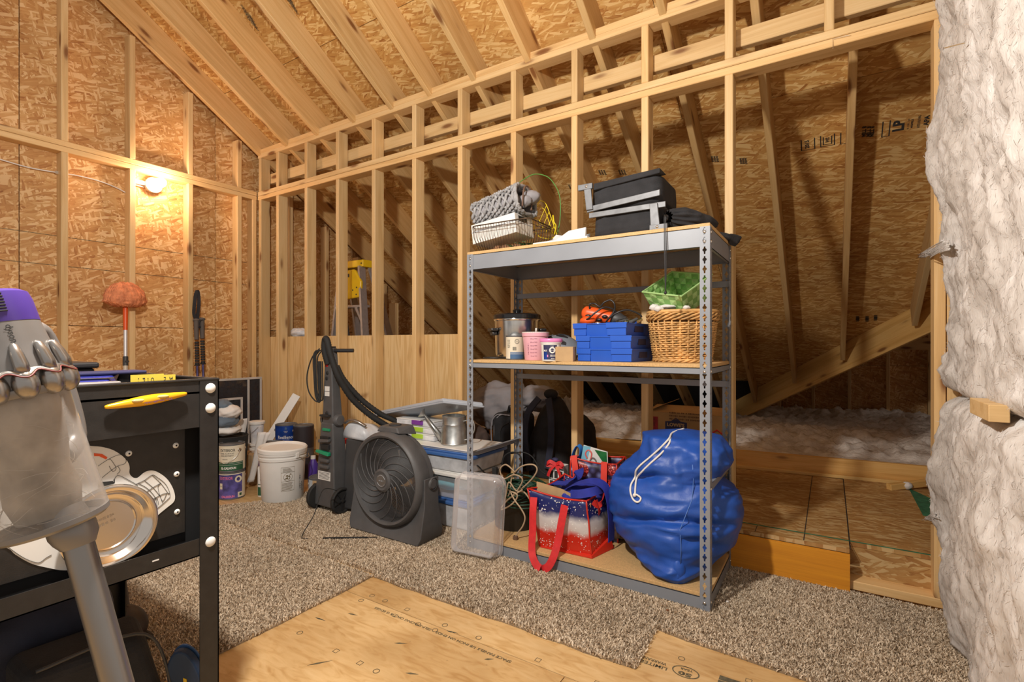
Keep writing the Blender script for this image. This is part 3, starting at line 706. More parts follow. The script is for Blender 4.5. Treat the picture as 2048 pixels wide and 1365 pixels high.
# ---- carpets
def carpet_mat():
    m, nt, b = nodes('carpet_yarn'); L = nt.links.new
    at = N(nt, 'ShaderNodeAttribute', attribute_name='tint'); tc = N(nt, 'ShaderNodeTexCoord')
    n1 = N(nt, 'ShaderNodeTexNoise', i_Scale=2.5); n1.inputs['Detail'].default_value = 3; L(tc.outputs['Object'], n1.inputs['Vector'])
    r = ramp(nt, [(0, (.24, .165, .10)), (.22, (.47, .36, .245)), (.6, (.74, .62, .47)), (1, (.90, .79, .63))]); L(at.outputs['Fac'], r.inputs[0])
    r2 = ramp(nt, [(.35, (.86, .85, .84)), (.65, (1.05, 1.04, 1.03))]); L(n1.outputs['Fac'], r2.inputs[0])
    mm = N(nt, 'ShaderNodeMix', data_type='RGBA', blend_type='MULTIPLY'); mm.inputs[0].default_value = 1; L(r.outputs[0], mm.inputs[6]); L(r2.outputs[0], mm.inputs[7])
    L(mm.outputs[2], b.inputs['Base Color']); b.inputs['Roughness'].default_value = .95; b.inputs['Specular IOR Level'].default_value = .1
    return m
M['carpet'] = carpet_mat(); M['carpet_back'] = plain('carpet_backing', (.26, .19, .12), .95, var=.3, vscale=120)
def inside(P, poly):
    x, y = P[:, 0], P[:, 1]; c = np.zeros(len(P), bool); n = len(poly); j = n-1
    for i in range(n):
        (xi, yi), (xj, yj) = poly[i], poly[j]
        c ^= ((yi > y) != (yj > y)) & (x < (xj-xi)*(y-yi)/(yj-yi+1e-12)+xi); j = i
    return c
def carpet(label, poly, count, seed):
    t = thing('carpet_remnant', label, 'carpet', (sum(p[0] for p in poly)/len(poly), sum(p[1] for p in poly)/len(poly), ZF), group=None)
    MB().prism(poly, ZF+.0005, ZF+.006).build('backing', 'carpet_back', t, world=True)
    g = np.random.default_rng(seed)
    xs, ys2 = [p[0] for p in poly], [p[1] for p in poly]
    P = np.column_stack([g.uniform(min(xs)-.006, max(xs)+.006, count), g.uniform(min(ys2)-.006, max(ys2)+.006, count)])
    # yarns crowd where the camera is near; keep only tufts on the cloth, edge slightly ragged
    Q = P + g.normal(0, .0035, P.shape); P = P[inside(Q, poly)]; n = len(P)
    base = np.column_stack([P, np.full(n, ZF+.004)])
    ang = g.uniform(0, 2*np.pi, n); lean = g.normal(0, .0062, (n, 2)); h = g.uniform(.009, .0165, n); wd = g.uniform(.0016, .0030, n)
    sx = np.column_stack([np.cos(ang)*wd, np.sin(ang)*wd, np.zeros(n)])
    mid = base + np.column_stack([lean*.35, h*.62]); top = base + np.column_stack([lean, h])
    V = np.stack([base-sx*.7, base+sx*.7, mid+sx, mid-sx, top], 1).reshape(-1, 3)
    V -= np.array(t.location)
    k = np.arange(n)*5
    me = bpy.data.meshes.new('pile'); me.vertices.add(5*n); me.vertices.foreach_set('co', V.ravel())
    loops = np.stack([k, k+1, k+2, k+3, k+3, k+2, k+4], 1).ravel()
    me.loops.add(7*n); me.loops.foreach_set('vertex_index', loops.astype(np.int32))
    me.polygons.add(2*n)
    ls = np.stack([np.arange(n)*7, np.arange(n)*7+4], 1).ravel(); me.polygons.foreach_set('loop_start', ls.astype(np.int32))
    tint = np.clip(g.beta(1.7, 1.25, n) - (g.random(n) < .16)*.5, 0, 1)
    a = me.attributes.new('tint', 'FLOAT', 'POINT'); a.data.foreach_set('value', np.repeat(tint, 5).astype(np.float32))
    me.materials.append(M['carpet']); me.update(calc_edges=True)
    o = bpy.data.objects.new('pile', me); col.objects.link(o); o.parent = t; o['kind'] = 'stuff'
    return t
jag = random.Random(3)
def ragged(a, b, n):
    return [(a[0]+(b[0]-a[0])*i/n + jag.uniform(-.006, .006), a[1]+(b[1]-a[1])*i/n + jag.uniform(-.006, .006)) for i in range(n)]
cA = ragged((-1.766, 1.606), (-.541, 1.606), 14) + ragged((-.541, 1.606), (-.545, 1.872), 3) + ragged((-.545, 1.872), (.62, 1.80), 12) + [(.62, 2.592), (-3.15, 2.592), (-3.18, 2.05), (-3.39, 1.75), (-3.36, 1.625), (-1.78, 1.628)]
carpet('long beige shag carpet remnant running under the steel rack and fan', cA, 330000, 1)
cB = [(-3.37, 1.604), (-3.40, .1), (-1.79, .1)] + ragged((-1.79, .1), (-1.766, 1.60), 16) + [(-1.775, 1.604)]
carpet('square beige shag carpet remnant beneath the black tool bench', cB, 230000, 2)
# ================================================================ STEEL RACK
RX0, RX1, RY0, RY1, RH = -1.60, -.40, 2.09, 2.588, 1.525
rack = thing('storage_rack', 'grey steel rack with slotted posts and three particle board shelves', 'rack', ((RX0+RX1)/2, (RY0+RY1)/2, 0))
def post_mesh():
    """slotted L angle; corner on local origin, legs along +X and +Y, height RH; keyhole slots every 38 mm"""
    mb = MB(); W_ = .038; pitch = .0381; nseg = int(RH/pitch); z0 = RH-nseg*pitch
    key = [(-.0028, -.0150), (.0028, -.0150), (.0036, -.005), (.0080, -.001), (.0080, .004), (.0036, .008), (.0028, .0150), (-.0028, .0150), (-.0036, .008), (-.0080, .004), (-.0080, -.001), (-.0036, -.005)]
    def seg(a, b, hole):
        def P(x, z): return (x, 0, z) if leg == 0 else (0, x, z)
        if not hole:
            mb.add([P(0, a), P(W_, a), P(W_, b), P(0, b)], [(0, 1, 2, 3)]); return
        c = (a+b)/2; h = [P(W_*.52+x, c+z) for x, z in key]
        o = [P(W_*.40, a), P(W_*.64, a), P(W_, a), P(W_, c-.001), P(W_, c+.004), P(W_, b), P(W_*.64, b), P(W_*.40, b), P(0, b), P(0, c+.004), P(0, c-.001), P(0, a)]
        # outer ring vertices matched to key vertices
        oo = [o[0], o[1], o[2], o[3], o[4], o[5], o[6], o[7], o[8], o[9], o[10], o[11]]
        mb.add(oo+h, [(i, (i+1) % 12, 12+(i+1) % 12, 12+i) for i in range(12)])
    for leg in (0, 1):
        seg(0, z0+.004, False)
        for i in range(nseg): seg(z0+i*pitch if i else z0+.004, z0+(i+1)*pitch, True)
    return mb
pm = post_mesh()
for i, (x, y, sx, sy) in enumerate(((RX0, RY0, 1, 1), (RX1, RY0, -1, 1), (RX0, RY1, 1, -1), (RX1, RY1, -1, -1))):
    mb = MB(); flip = sx*sy < 0
    mb.v = [(x+a*sx, y+b*sy, c) for a, b, c in pm.v]; mb.f = [tuple(reversed(f)) if flip else f for f in pm.f]; mb.mi = [0]*len(mb.f)
    mb.build('post', 'grey_steel', rack, world=True, solid=.0018)
e = .002
def beam(name, p0, p1, z0, z1, lip=.018):
    """folded sheet beam between two posts with a lip turned in below the shelf"""
    mb = MB(); p0, p1 = Vector(p0), Vector(p1); d = (p1-p0).normalized(); c = Vector(((RX0+RX1)/2, (RY0+RY1)/2, 0)); n_ = Vector((-d.y, d.x, 0))
    if n_.dot(c-p0) < 0: n_ = -n_
    q = lambda p, off, z: (p.x+n_.x*off, p.y+n_.y*off, z)
    for a, b, c0, c1 in ((0, .002, z0, z1), (0, lip, z1-.002, z1), (0, lip*.7, z0, z0+.002)):
        mb.hexa([q(p0, a, c0), q(p1, a, c0), q(p1, b, c0), q(p0, b, c0)], [q(p0, a, c1), q(p1, a, c1), q(p1, b, c1), q(p0, b, c1)])
    return mb.build(name, 'grey_steel', rack, world=True)
for zt, hgt in ((1.522, .078), (.962, .026), (.050, .050)):
    beam('beam', (RX0+e, RY0+e, 0), (RX1-e, RY0+e, 0), zt-hgt, zt); beam('beam', (RX0+e, RY1-e, 0), (RX1-e, RY1-e, 0), zt-hgt, zt)
    beam('end_beam', (RX0+e, RY0+e, 0), (RX0+e, RY1-e, 0), zt-hgt, zt); beam('end_beam', (RX1-e, RY0+e, 0), (RX1-e, RY1-e, 0), zt-hgt, zt)
    ov = .0 if zt > 1 else -.004
    MB().box(RX0-ov, RX1+ov, RY0-ov, RY1+ov, zt+.0005, zt+.0155).build('shelf_board', 'particle', rack, world=True, bevel=.0015)
for z in (1.345, .867):
    MB().box(RX0+.004, RX1-.004, RY1-.014, RY1-.004, z-.015, z+.015).build('tie_bar', 'grey_steel', rack, world=True, bevel=.002)
for x, s_ in ((RX0, 1), (RX1, -1)):
    MB().box(x+s_*.004-.001, x+s_*.004+.001, RY0+.01, RY1-.01, .466, .492).box(x+s_*.004 if s_ > 0 else x-.022, x+.022 if s_ > 0 else x-.004, RY0+.01, RY1-.01, .490, .492).build('side_brace', 'grey_steel', rack, world=True)
posts_ = [o for o in rack.children if o.name.startswith('post')]
def rivet(pst, prof_, mx): MB().lathe(prof_, 12, mx).build('rivet', 'steel', pst, world=True, smooth=True)
for x in (RX0+.020, RX1-.020):
    for z in (1.503, 1.465, .948, .03):
        rivet(posts_[0 if x < -1 else 1], [(0, -.0035), (.004, -.003), (.0065, 0), (.0065, .001)], Matrix.Translation((x, RY0-.0012, z)) @ Matrix.Rotation(R(-90), 4, 'X'))
for y in (RY0+.02, RY1-.02):
    for z in (1.503, 1.465, .948, .48, .03):
        rivet(posts_[1 if y < 2.3 else 3], [(0, .0035), (.004, .003), (.0065, 0), (.0065, -.001)], Matrix.Translation((RX1+.0012, y, z)) @ Matrix.Rotation(R(90), 4, 'Y'))
S1, S2, S3 = 1.5376, .9776, .0656            # tops of the three shelf boards

# ---------------------------------------------------------------- top shelf
def wire_basket():
    t = thing('wire_basket', 'brown wire basket holding a tilted white box at the left end of the top shelf', 'basket', (-1.445, 2.28, S1))
    T0, T1 = (-.245, -.125), (.245, .125); h = .150
    def rect(x0, y0, x1, y1, z, r=.03): 
        pts = []
        for cx, cy, a in ((x1-r, y1-r, 0), (x0+r, y1-r, 90), (x0+r, y0+r, 180), (x1-r, y0+r, 270)):
            for k in range(5): q = R(a+22.5*k); pts.append((cx+r*math.cos(q), cy+r*math.sin(q), z))
        return pts
    MB().tube(rect(-.18, -.125, .18, .125, h), .0032, 6, closed=True).build('rim', M['rust_wire'], t, smooth=True)
    MB().tube(rect(-.176, -.12, .176, .12, h-.022), .0016, 6, closed=True).tube(rect(-.145, -.09, .145, .09, .003), .0024, 6, closed=True).build('hoop', M['rust_wire'], t, smooth=True)
    wv = MB()
    for i in range(21):
        u = i/20
        for s_ in (-1, 1): wv.tube([(-.168+.336*u, s_*.125, h), (-.168+.336*u+.003, s_*.118, h*.6), (-.138+.276*u, s_*.09, .003)], .0014, 5)
        if i % 2 == 0: wv.tube([(-.138+.276*u, -.09, .003), (-.138+.276*u, .09, .003)], .0013, 5)
    for i in range(9):
        u = i/8
        for s_ in (-1, 1): wv.tube([(s_*.18, -.11+.22*u, h), (s_*.174, -.105+.21*u, h*.6), (s_*.145, -.08+.16*u, .003)], .0014, 5)
    wv.build('wires', M['rust_wire'], t, smooth=True)
    for s_ in (-1, 1):
        MB().tube([(s_*.18, -.05, h), (s_*.215, -.045, h-.03), (s_*.215, .045, h-.03), (s_*.18, .05, h)], .0026, 6).tube([(s_*.176, -.05, h-.03), (s_*.215, -.045, h-.03)], .0018, 6).build('handle', M['rust_wire'], t, smooth=True)
M['rust_wire'] = plain('brown_wire', (.10, .065, .04), .5, .5, var=.3)
wire_basket()
g = MB(); rr = random.Random(2)
t = thing('pine_cones', 'dried brown cones and leaves in the bottom of the wire basket', 'decoration', (-1.42, 2.26, S1+.006))
for k in range(9):
    g.ell((-1.56+.026*k+rr.uniform(-.01, .01), 2.26+rr.uniform(-.05, .02), S1+.024+rr.uniform(0, .012)), (.026, .02, .018), 12, 8, dis=lambda d: .35*nz(d, 5, k))
g.build('cone', plain('dry_cone', (.24, .12, .06), .9, var=.5, vscale=60), t, smooth=True, world=True)
g = MB()
for k in range(46):
    c = Vector((rr.uniform(-1.42, -1.24), rr.uniform(2.19, 2.36), S1+rr.uniform(.012, .05))); a = rr.uniform(0, 6.28); d = Vector((math.cos(a), math.sin(a), rr.uniform(-.3, .6)))*.028; s_ = Vector((-d.y, d.x, 0))*.4
    g.add([c-d, c+s_+Vector((0, 0, .004)), c+d, c-s_], [(0, 1, 2, 3)])
g.build('leaves', plain('green_foil', (.03, .17, .06), .4, var=.4, vscale=40), t, world=True, solid=.0006)
bx = thing('white_box', 'white cardboard box tilted inside the wire basket, small label window on its end', 'box', (-1.50, 2.275, S1+.065))
tm = Matrix.Translation((-1.495, 2.275, S1+.078)) @ Matrix.Rotation(R(-7), 4, 'Y')
MB().box(-.14, .14, -.09, .09, 0, .105, tm).build('carton', 'white_paint', bx, world=True, bevel=.002)
MB().box(-.1405, .1405, -.0915, .0915, .060, .064, tm).build('lid_edge', 'greylid', bx, world=True)
MB().box(.1405, .1415, -.055, .03, .068, .096, tm).build('label_window', 'black', bx, world=True)
def woven(name, label, cat):
    t = thing(name, label, cat, (-1.50, 2.29, S1+.20))
    mx = Matrix.Translation((-1.505, 2.29, S1+.258)) @ Matrix.Rotation(R(-10), 4, 'Y')
    rows = 14; rp = MB(); r_ = .0075
    for i in range(rows):                                   # basket lying on its side: rings of paper rope round the X axis
        x = -.145 + .275*i/(rows-1); hw = .088+.012*i/rows; hh = .062+.010*i/rows; pts = []
        for k in range(64):
            a = 2*math.pi*k/64; ca, sa = math.cos(a), math.sin(a); e_ = .55
            y = hw*math.copysign(abs(ca)**e_, ca); z = hh*math.copysign(abs(sa)**e_, sa); q = 1 + .085*math.sin(a*16 + i*math.pi)
            pts.append(mx @ Vector((x+.010*math.sin(a*16+i*math.pi+1.2), y*q, z*q)))
        rp.tube(pts, [r_*(1+.28*math.sin(k*math.pi/2+i*1.57)) for k in range(64)], 6, closed=True)
    rp.build('rope_rows', 'grey_wicker', t, smooth=True, world=True)
    b_ = MB()
    for k in range(2):
        pts = []
        for q in range(64):
            a = 2*math.pi*q/64; ca, sa = math.cos(a), math.sin(a)
            pts.append(mx @ Vector((.138+.006*k, .098*math.copysign(abs(ca)**.55, ca), .075*math.copysign(abs(sa)**.55, sa)+.004*math.sin(q*1.5+k*3))))
        b_.tube(pts, [.0092+.0025*math.sin(q*1.57+k) for q in range(64)], 6, closed=True)
    b_.build('braided_rim', 'grey_wicker', t, smooth=True, world=True)
    MB().grid(lambda u, v: mx @ Vector((-.14+.27*v, .086*math.copysign(abs(math.cos(6.283*u))**.55, math.cos(6.283*u)), .06*math.copysign(abs(math.sin(6.283*u))**.55, math.sin(6.283*u)))), 40, 2, cu=True).build('core', 'grey_cloth', t, smooth=True, world=True)
    MB().tube(catmull([mx @ Vector(p) for p in ((.145, -.05, -.045), (.165, -.055, .02), (.17, -.03, .062), (.17, .01, .06), (.165, .03, 0), (.15, .03, -.05))], 5), .0045, 6).build('handle_loop', plain('brown_leather', (.16, .09, .06), .6), t, smooth=True, world=True)
    MB().ell((0, 0, 0), (.055, .05, .038), 20, 12, mx @ Matrix.Translation((.155, .035, .02)), dis=lambda d: .15*nz(d, 2.5)).ell((0, 0, 0), (.05, .035, .035), 20, 12, mx @ Matrix.Translation((.13, -.01, -.005)), dis=lambda d: .15*nz(d, 2.5, 4)).build('liner', 'grey_cloth', t, smooth=True, world=True)
woven('woven_basket', 'grey rope basket lying on its side on top of the tilted white box', 'basket')
# yellow wire rack and green hoop
t = thing('wire_stand', 'yellow coated wire stand leaning behind the wire basket', 'wire stand', (-1.19, 2.45, S1))
yw = MB(); pl_ = lambda x, z, y=2.44: Vector((x, y+.04*(z-S1-.1), z))
out = [atY(x, y, 2.42) for x, y in ((1064, 404), (1080, 402), (1089, 405), (1095, 415), (1101, 432), (1110, 458), (1113, 470), (1098, 478), (1074, 470), (1066, 440))]
yw.tube(catmull(out, 4, True), .0022, 6, closed=True)
for a, b in (((1079, 402), (1066, 432)), ((1093, 411), (1075, 452)), ((1098, 424), (1082, 463)), ((1103, 437), (1090, 470)), ((1108, 452), (1098, 476)), ((1066, 414), (1078, 412)), ((1078, 412), (1090, 420)), ((1090, 420), (1106, 468)), ((1068, 436), (1078, 440)), ((1078, 440), (1090, 462))):
    yw.tube([atY(*a, 2.415), atY(*b, 2.415)], .0018, 5)
yw.tube(catmull([atY(1106, 431, 2.41), atY(1108, 445, 2.39), atY(1112, 452, 2.40), atY(1109, 470, 2.41)], 4), .004, 6)
yw.build('wire_frame', 'yellow_wire', t, smooth=True, world=True)
t = thing('green_hoop', 'thin green wire hoop arching above the yellow wire stand', 'hoop', (-1.22, 2.45, S1))
MB().tube(catmull([atY(x, y, 2.46) for x, y in ((1014, 385), (1030, 372), (1046, 360), (1064, 350), (1080, 349), (1098, 356), (1112, 374), (1119, 392), (1121, 412), (1120, 440), (1116, 462), (1112, 472))], 6), .0026, 7).build('wire', 'green_wire', t, smooth=True, world=True)
t = thing('striped_hat', 'green straw hat with a yellow and navy band beside the wire basket', 'hat', (-1.205, 2.345, S1))
hc = (-1.205, 2.345)
MB().lathe([(0, .05), (.05, .048), (.058, .012), (.085, .004), (.087, .0), (.0, .0)], 28, Matrix.Translation((*hc, S1))).build('straw', plain('green_straw', (.05, .22, .10), .8, var=.3, vscale=80, bump=.4, bscale=200), t, smooth=45, world=True)
bd = MB(); bd.k = 0
for k in range(16): 
    bd.k = k % 2; cpatch(bd, hc, .0612, 2*math.pi*k/16, 2*math.pi*(k+1)/16, S1+.012, S1+.030, 2, .0575)
for k in range(16): 
    bd.k = (k+1) % 2; cpatch(bd, hc, .0575, 2*math.pi*k/16, 2*math.pi*(k+1)/16, S1+.030, S1+.046, 2, .053)
bd.build('band', ['yellow', 'navy_ink'], t, world=True)
t = thing('foam_sheet', 'white foam packing sheet lying at the front edge of the top shelf', 'packing foam', (-1.02, 2.2, S1))
MB().prism([(-1.22, 2.115), (-.93, 2.105), (-.92, 2.30), (-1.05, 2.36)], S1, S1+.012, None).hexa([(-1.10, 2.12, S1+.012), (-.945, 2.115, S1+.012), (-.945, 2.135, S1+.012), (-1.08, 2.14, S1+.012)], [(-1.04, 2.14, S1+.055), (-.95, 2.135, S1+.06), (-.95, 2.15, S1+.06), (-1.04, 2.15, S1+.05)]).build('sheet', 'paper', t, world=True, bevel=.003)
t = thing('plastic_bag', 'crumpled clear plastic bag behind the white foam sheet', 'bag', (-1.10, 2.3, S1))
MB().ell((-1.10, 2.29, S1+.020), (.11, .07, .042), 26, 14, dis=lambda d: .5*nz(d, 3.2)).build('film', 'frost', t, world=True, smooth=True)
# folded black chairs in metal frames
cx0, cx1, cy0, cy1 = -.935, -.60, 2.125, 2.44
def folded_crate(z0, z1, label, sx, leg_x):
    t = thing('folding_crate', label, 'crate', ((cx0+cx1)/2, (cy0+cy1)/2, z0), group=None)
    b = MB(); ox = sx
    def P(u, v):
        a = 2*math.pi*u; ca, sa = math.cos(a), math.sin(a); e_ = .28
        k = .5 - .5*math.cos(math.pi*min(1, v*8)) if v < .125 else (.5-.5*math.cos(math.pi*min(1, (1-v)*8)) if v > .875 else 1)
        s_ = .90+.10*k
        x = (cx0+cx1)/2+ox + (cx1-cx0)/2*.97*math.copysign(abs(ca)**e_, ca)*s_; y = (cy0+cy1)/2 + (cy1-cy0)/2*.97*math.copysign(abs(sa)**e_, sa)*s_; z = z0 + (z1-z0)*v
        return (x+.004*nz((x, y, z), 14), y+.006*nz((x*2, y, z*3), 16), z+.004*nz((x, y, z), 12, 3))
    b.grid(P, 64, 18, cu=True); n0 = 64*18
    b.add([P(i/64, 1) for i in range(64)], [tuple(range(64))]); b.add([P(i/64, 0) for i in range(64)], [tuple(reversed(range(64)))])
    b.build('fabric_shell', 'black_cloth', t, smooth=55, world=True)
    return t
zt0, zm, zt1 = S1+.001, S1+.118, S1+.252
def fbar(mb, a, b, w, tk): 
    mb.hexa([(a[0], cy0-tk-.004, a[1]-w/2), (b[0], cy0-tk-.004, b[1]-w/2), (b[0], cy0-.004, b[1]-w/2), (a[0], cy0-.004, a[1]-w/2)], [(a[0], cy0-tk-.004, a[1]+w/2), (b[0], cy0-tk-.004, b[1]+w/2), (b[0], cy0-.004, b[1]+w/2), (a[0], cy0-.004, a[1]+w/2)])
lo = folded_crate(zt0, zm, 'black fabric folding crate with metal frame, lower one of two on the top shelf', .012, 0)
hi = folded_crate(zm+.002, zt1, 'black fabric folding crate with metal frame, stacked upper one on the top shelf', 0, 1)
f1 = MB(); fbar(f1, (cx0+.01, zm-.014), (cx1+.02, zm-.012), .024, .008); f1.build('frame_rail', 'zinc', lo, world=True, bevel=.002)
MB().hexa([(cx1-.04, cy0-.020, zt0), (cx1+.0, cy0-.020, zt0), (cx1+.0, cy0-.010, zt0), (cx1-.04, cy0-.010, zt0)], [(cx1-.045, cy0-.020, zm-.004), (cx1-.012, cy0-.020, zm-.004), (cx1-.012, cy0-.010, zm-.004), (cx1-.045, cy0-.010, zm-.004)]).box(cx1-.045, cx1+.03, cy0-.022, cy0-.006, zt0, zt0+.022).build('frame_leg', 'zinc', lo, world=True, bevel=.002)
f2 = MB(); fbar(f2, (cx0, zm+.014), (cx1-.004, zm+.040), .026, .008); f2.build('frame_rail', 'zinc', hi, world=True, bevel=.002)
MB().hexa([(cx0+.0, cy0-.020, zm+.01), (cx0+.032, cy0-.020, zm+.01), (cx0+.032, cy0-.010, zm+.01), (cx0+.0, cy0-.010, zm+.01)], [(cx0-.012, cy0-.020, zt1-.02), (cx0+.022, cy0-.020, zt1-.02), (cx0+.022, cy0-.010, zt1-.02), (cx0-.012, cy0-.010, zt1-.02)]).box(cx0-.04, cx0+.03, cy0-.022, cy0-.006, zt1-.030, zt1-.004).build('frame_leg', 'zinc', hi, world=True, bevel=.002)
for o_, z in ((lo, zt0+.011), (hi, zt1-.017)):
    q = MB(); x = cx1-.012 if o_ is lo else cx0+.002
    q.lathe([(0, .004), (.004, .0035), (.0065, 0)], 12, Matrix.Translation((x, cy0-.022, z)) @ Matrix.Rotation(R(90), 4, 'X')); q.build('rivet', 'steel', o_, smooth=True, world=True)
MB().hexa([(cx0+.03, cy0-.006, zt1-.035), (cx1-.005, cy0-.006, zt1-.01), (cx1-.005, cy0+.02, zt1-.01), (cx0+.03, cy0+.02, zt1-.035)], [(cx0+.03, cy0-.006, zt1-.004), (cx1-.005, cy0-.006, zt1+.012), (cx1-.005, cy0+.10, zt1+.012), (cx0+.03, cy0+.10, zt1-.004)]).build('flap', 'black_cloth', hi, world=True, bevel=.004)
# black drawstring sack
t = thing('drawstring_sack', 'small black drawstring sack with gathered mouth at the front corner of the top shelf', 'sack', (-.53, 2.22, S1))
ax = Vector((.62, .78, .0)).normalized()
def sack(u, v):
    a = 2*math.pi*u; L = .26*v; r = .058*(math.sin(math.pi*min(1, .10+v*.9))**.55) if v < 1 else 0
    r *= 1 + (.14*math.cos(13*a+2*nz((u, v, 0), 3)) if v < .45 else .03*math.cos(9*a))*(1-v)
    r += .008*nz((math.cos(a), math.sin(a), v*3), 2)
    side = Vector((-ax.y, ax.x, 0)); c = Vector((-.578, 2.135, S1+.052-.012*v)) + ax*L
    zz = max(S1+.002, c.z + r*math.sin(a)*(.95-.35*v)); p = c + side*r*math.cos(a)*1.05; p.z = zz; return p
MB().grid(sack, 60, 24, cu=True).build('cloth', 'black_cloth', t, smooth=True, world=True)
cds = MB()
kn = Vector((-.580, 2.128, S1+.050))
for dx in (0, .006):
    cds.tube(catmull([kn, kn+Vector((.004+dx, -.045, .0)), Vector((-.575+dx, 2.078, S1-.02)), Vector((-.573+dx, 2.074, 1.42)), Vector((-.570+dx*.6, 2.072, 1.33)), Vector((-.569, 2.072, 1.272))], 6), .0019, 6)
cds.ell((-.569, 2.072, 1.268), (.006, .006, .008), 10, 8); cds.ell(kn, (.012, .012, .014), 12, 8)
cds.build('drawcord', 'black', t, smooth=True, world=True)
t = thing('black_pouch', 'flat black pouch hanging over the back right corner of the top shelf', 'pouch', (-.41, 2.5, S1))
MB().hexa([(-.50, 2.42, S1+.001), (-.385, 2.50, S1+.001), (-.385, 2.575, S1+.001), (-.50, 2.57, S1+.001)], [(-.50, 2.44, S1+.055), (-.40, 2.50, S1+.035), (-.392, 2.56, S1+.04), (-.49, 2.56, S1+.06)]).hexa([(-.395, 2.50, S1-.022), (-.372, 2.53, S1-.03), (-.36, 2.575, S1-.002), (-.395, 2.57, S1+.002)], [(-.395, 2.50, S1+.036), (-.36, 2.56, S1+.032), (-.345, 2.58, S1+.03), (-.395, 2.565, S1+.042)]).build('cloth', 'black_cloth', t, world=True, bevel=.008)
# ---------------------------------------------------------------- middle shelf
def px2(px, Y, z=S2): q = atY(px, 690, Y); return Vector((q.x, Y, z))
c = px2(1034, 2.37); t = thing('slow_cooker', 'round stainless slow cooker with black lid on the middle shelf', 'cooker', c)
MB().lathe([(0, .012), (.112, .012), (.120, .03), (.124, .20), (.126, .213), (.116, .213), (.116, .2), (0, .2)], 48).build('body', 'steel', t, smooth=40)
MB().lathe([(.127, .207), (.131, .213), (.129, .219), (.118, .219)], 48).build('rim', plain('bright_steel', (.8, .8, .8), .15, 1), t, smooth=True)
MB().lathe([(.122, .214), (.131, .222), (.131, .240), (.124, .246), (.05, .252), (0, .253)], 48).lathe([(.0, .252), (.02, .253), (.024, .268), (.018, .274), (0, .275)], 24).build('lid', plain('black_lid', (.012, .012, .013), .14), t, smooth=40)
MB().lathe([(0, 0), (.105, 0), (.113, .006), (.113, .016), (0, .016)], 40).build('base', 'black', t, smooth=40)
for s_ in (-1, 1):
    a = facing(c.x, c.y) + (-1.25 if s_ < 0 else 1.75)
    mb = MB(); mx = Matrix.Rotation(a, 4, 'Z')
    mb.box(.120, .160, -.045, .045, .150, .168, mx); mb.box(.122, .150, -.03, .03, .128, .150, mx); mb.build('handle', 'black', t, bevel=.008)
cd_ = MB(); cd_.tube(catmull([c+Vector((-.115, -.06, .006)), c+Vector((-.15, -.10, .006)), c+Vector((-.10, -.15, .006)), c+Vector((-.04, -.13, .006)), c+Vector((-.09, -.11, .008)), c+Vector((-.13, -.14, .006))], 8), .0045, 7); cd_.build('power_cord', 'black', t, smooth=True, world=True)

def paper_can(name, label, cat, px, Y, r, h, body):
    c = px2(px, Y); t = thing(name, label, cat, c); return c, t, facing(c.x, c.y)
c, t, a = paper_can('paint_can', 'cream and blue labelled can standing in front of the slow cooker', 'can', 1030, 2.235, .047, .125, 'cream')
MB().lathe([(0, 0), (.046, 0), (.047, .004), (.047, .119), (.0485, .121), (.0485, .125), (.044, .126), (.042, .121), (0, .121)], 36).build('body', 'zinc', t, smooth=40)
b = MB(); cpatch(b, (0, 0), .0474, 0, 2*math.pi, .005, .118, 48); b.build('paper_label', 'cream', t, smooth=True)
b = MB(); cpatch(b, (0, 0), .0478, a-.55, a+1.7, .005, .040, 24); b.build('blue_stripe', 'blue_band', t, smooth=True)
b = MB(); cpatch(b, (0, 0), .0480, a-.55, a+1.7, .0335, .035, 24); cpatch(b, (0, 0), .0480, a-.55, a+1.7, .0285, .0295, 24); b.build('white_line', 'paper', t, smooth=True)
b = MB()
for k in range(9): cpatch(b, (0, 0), .0478, a-.26+.045*k, a-.26+.045*k+.016+.01*(k % 3), .048, .066, 2)
for q in range(20):
    for rr_ in (.0105, .0125):
        a0, a1 = 2*math.pi*q/20, 2*math.pi*(q+1)/20
        p = [(a+.22+rr_*math.cos(x)/.0478, .094+rr_*math.sin(x)) for x in (a0, a1)]; p2 = [(a+.22+(rr_-.001)*math.cos(x)/.0478, .094+(rr_-.001)*math.sin(x)) for x in (a0, a1)]
        b.add([(.0479*math.cos(x), .0479*math.sin(x), z) for x, z in (p[0], p[1], p2[1], p2[0])], [(0, 1, 2, 3)])
cbars(b, (0, 0), .0479, a+.22, .094, .0025, .014, 2)
cbars(b, (0, 0), .0479, a-.75, .082, .003, .018, 8)
b.build('lettering', 'ink', t, smooth=True)
c, t, a = paper_can('measuring_tub', 'translucent pink measuring tub with printed scale, lid standing open', 'tub', 1071, 2.205, .06, .14, 'pink')
MB().lathe([(0, 0), (.052, 0), (.055, .004), (.064, .118), (.068, .120), (.069, .140), (.064, .141), (.063, .122), (0, .12)], 40).build('body', 'pink', t, smooth=40)
b = MB(); cpatch(b, (0, 0), .0652, 0, 2*math.pi, .1195, .141, 48, .0696); b.build('rim_band', 'white_paint', t, smooth=True)
b = MB(); b.cyl((.02, -.03, .14), (.021, -.03, .160), .0045, .004, 12); b.build('spout', 'white_paint', t, smooth=True)
b = MB()
for k in range(6):
    z = .022+.017*k; ctext(b, '%d oz' % (4+4*k), (0, 0), .0572+.0092*z/.12, a-.28, z, .0045, .017); cpatch(b, (0, 0), .0575+.0092*z/.12, a-.10, a+.12, z, z+.0012, 4)
cbars(b, (0, 0), .0615, a-.62, .065, .0045, .005, 9)
for k in range(5): cpatch(b, (0, 0), .061, a+.75, a+.95, .03+.016*k, .034+.016*k, 3, .0615)
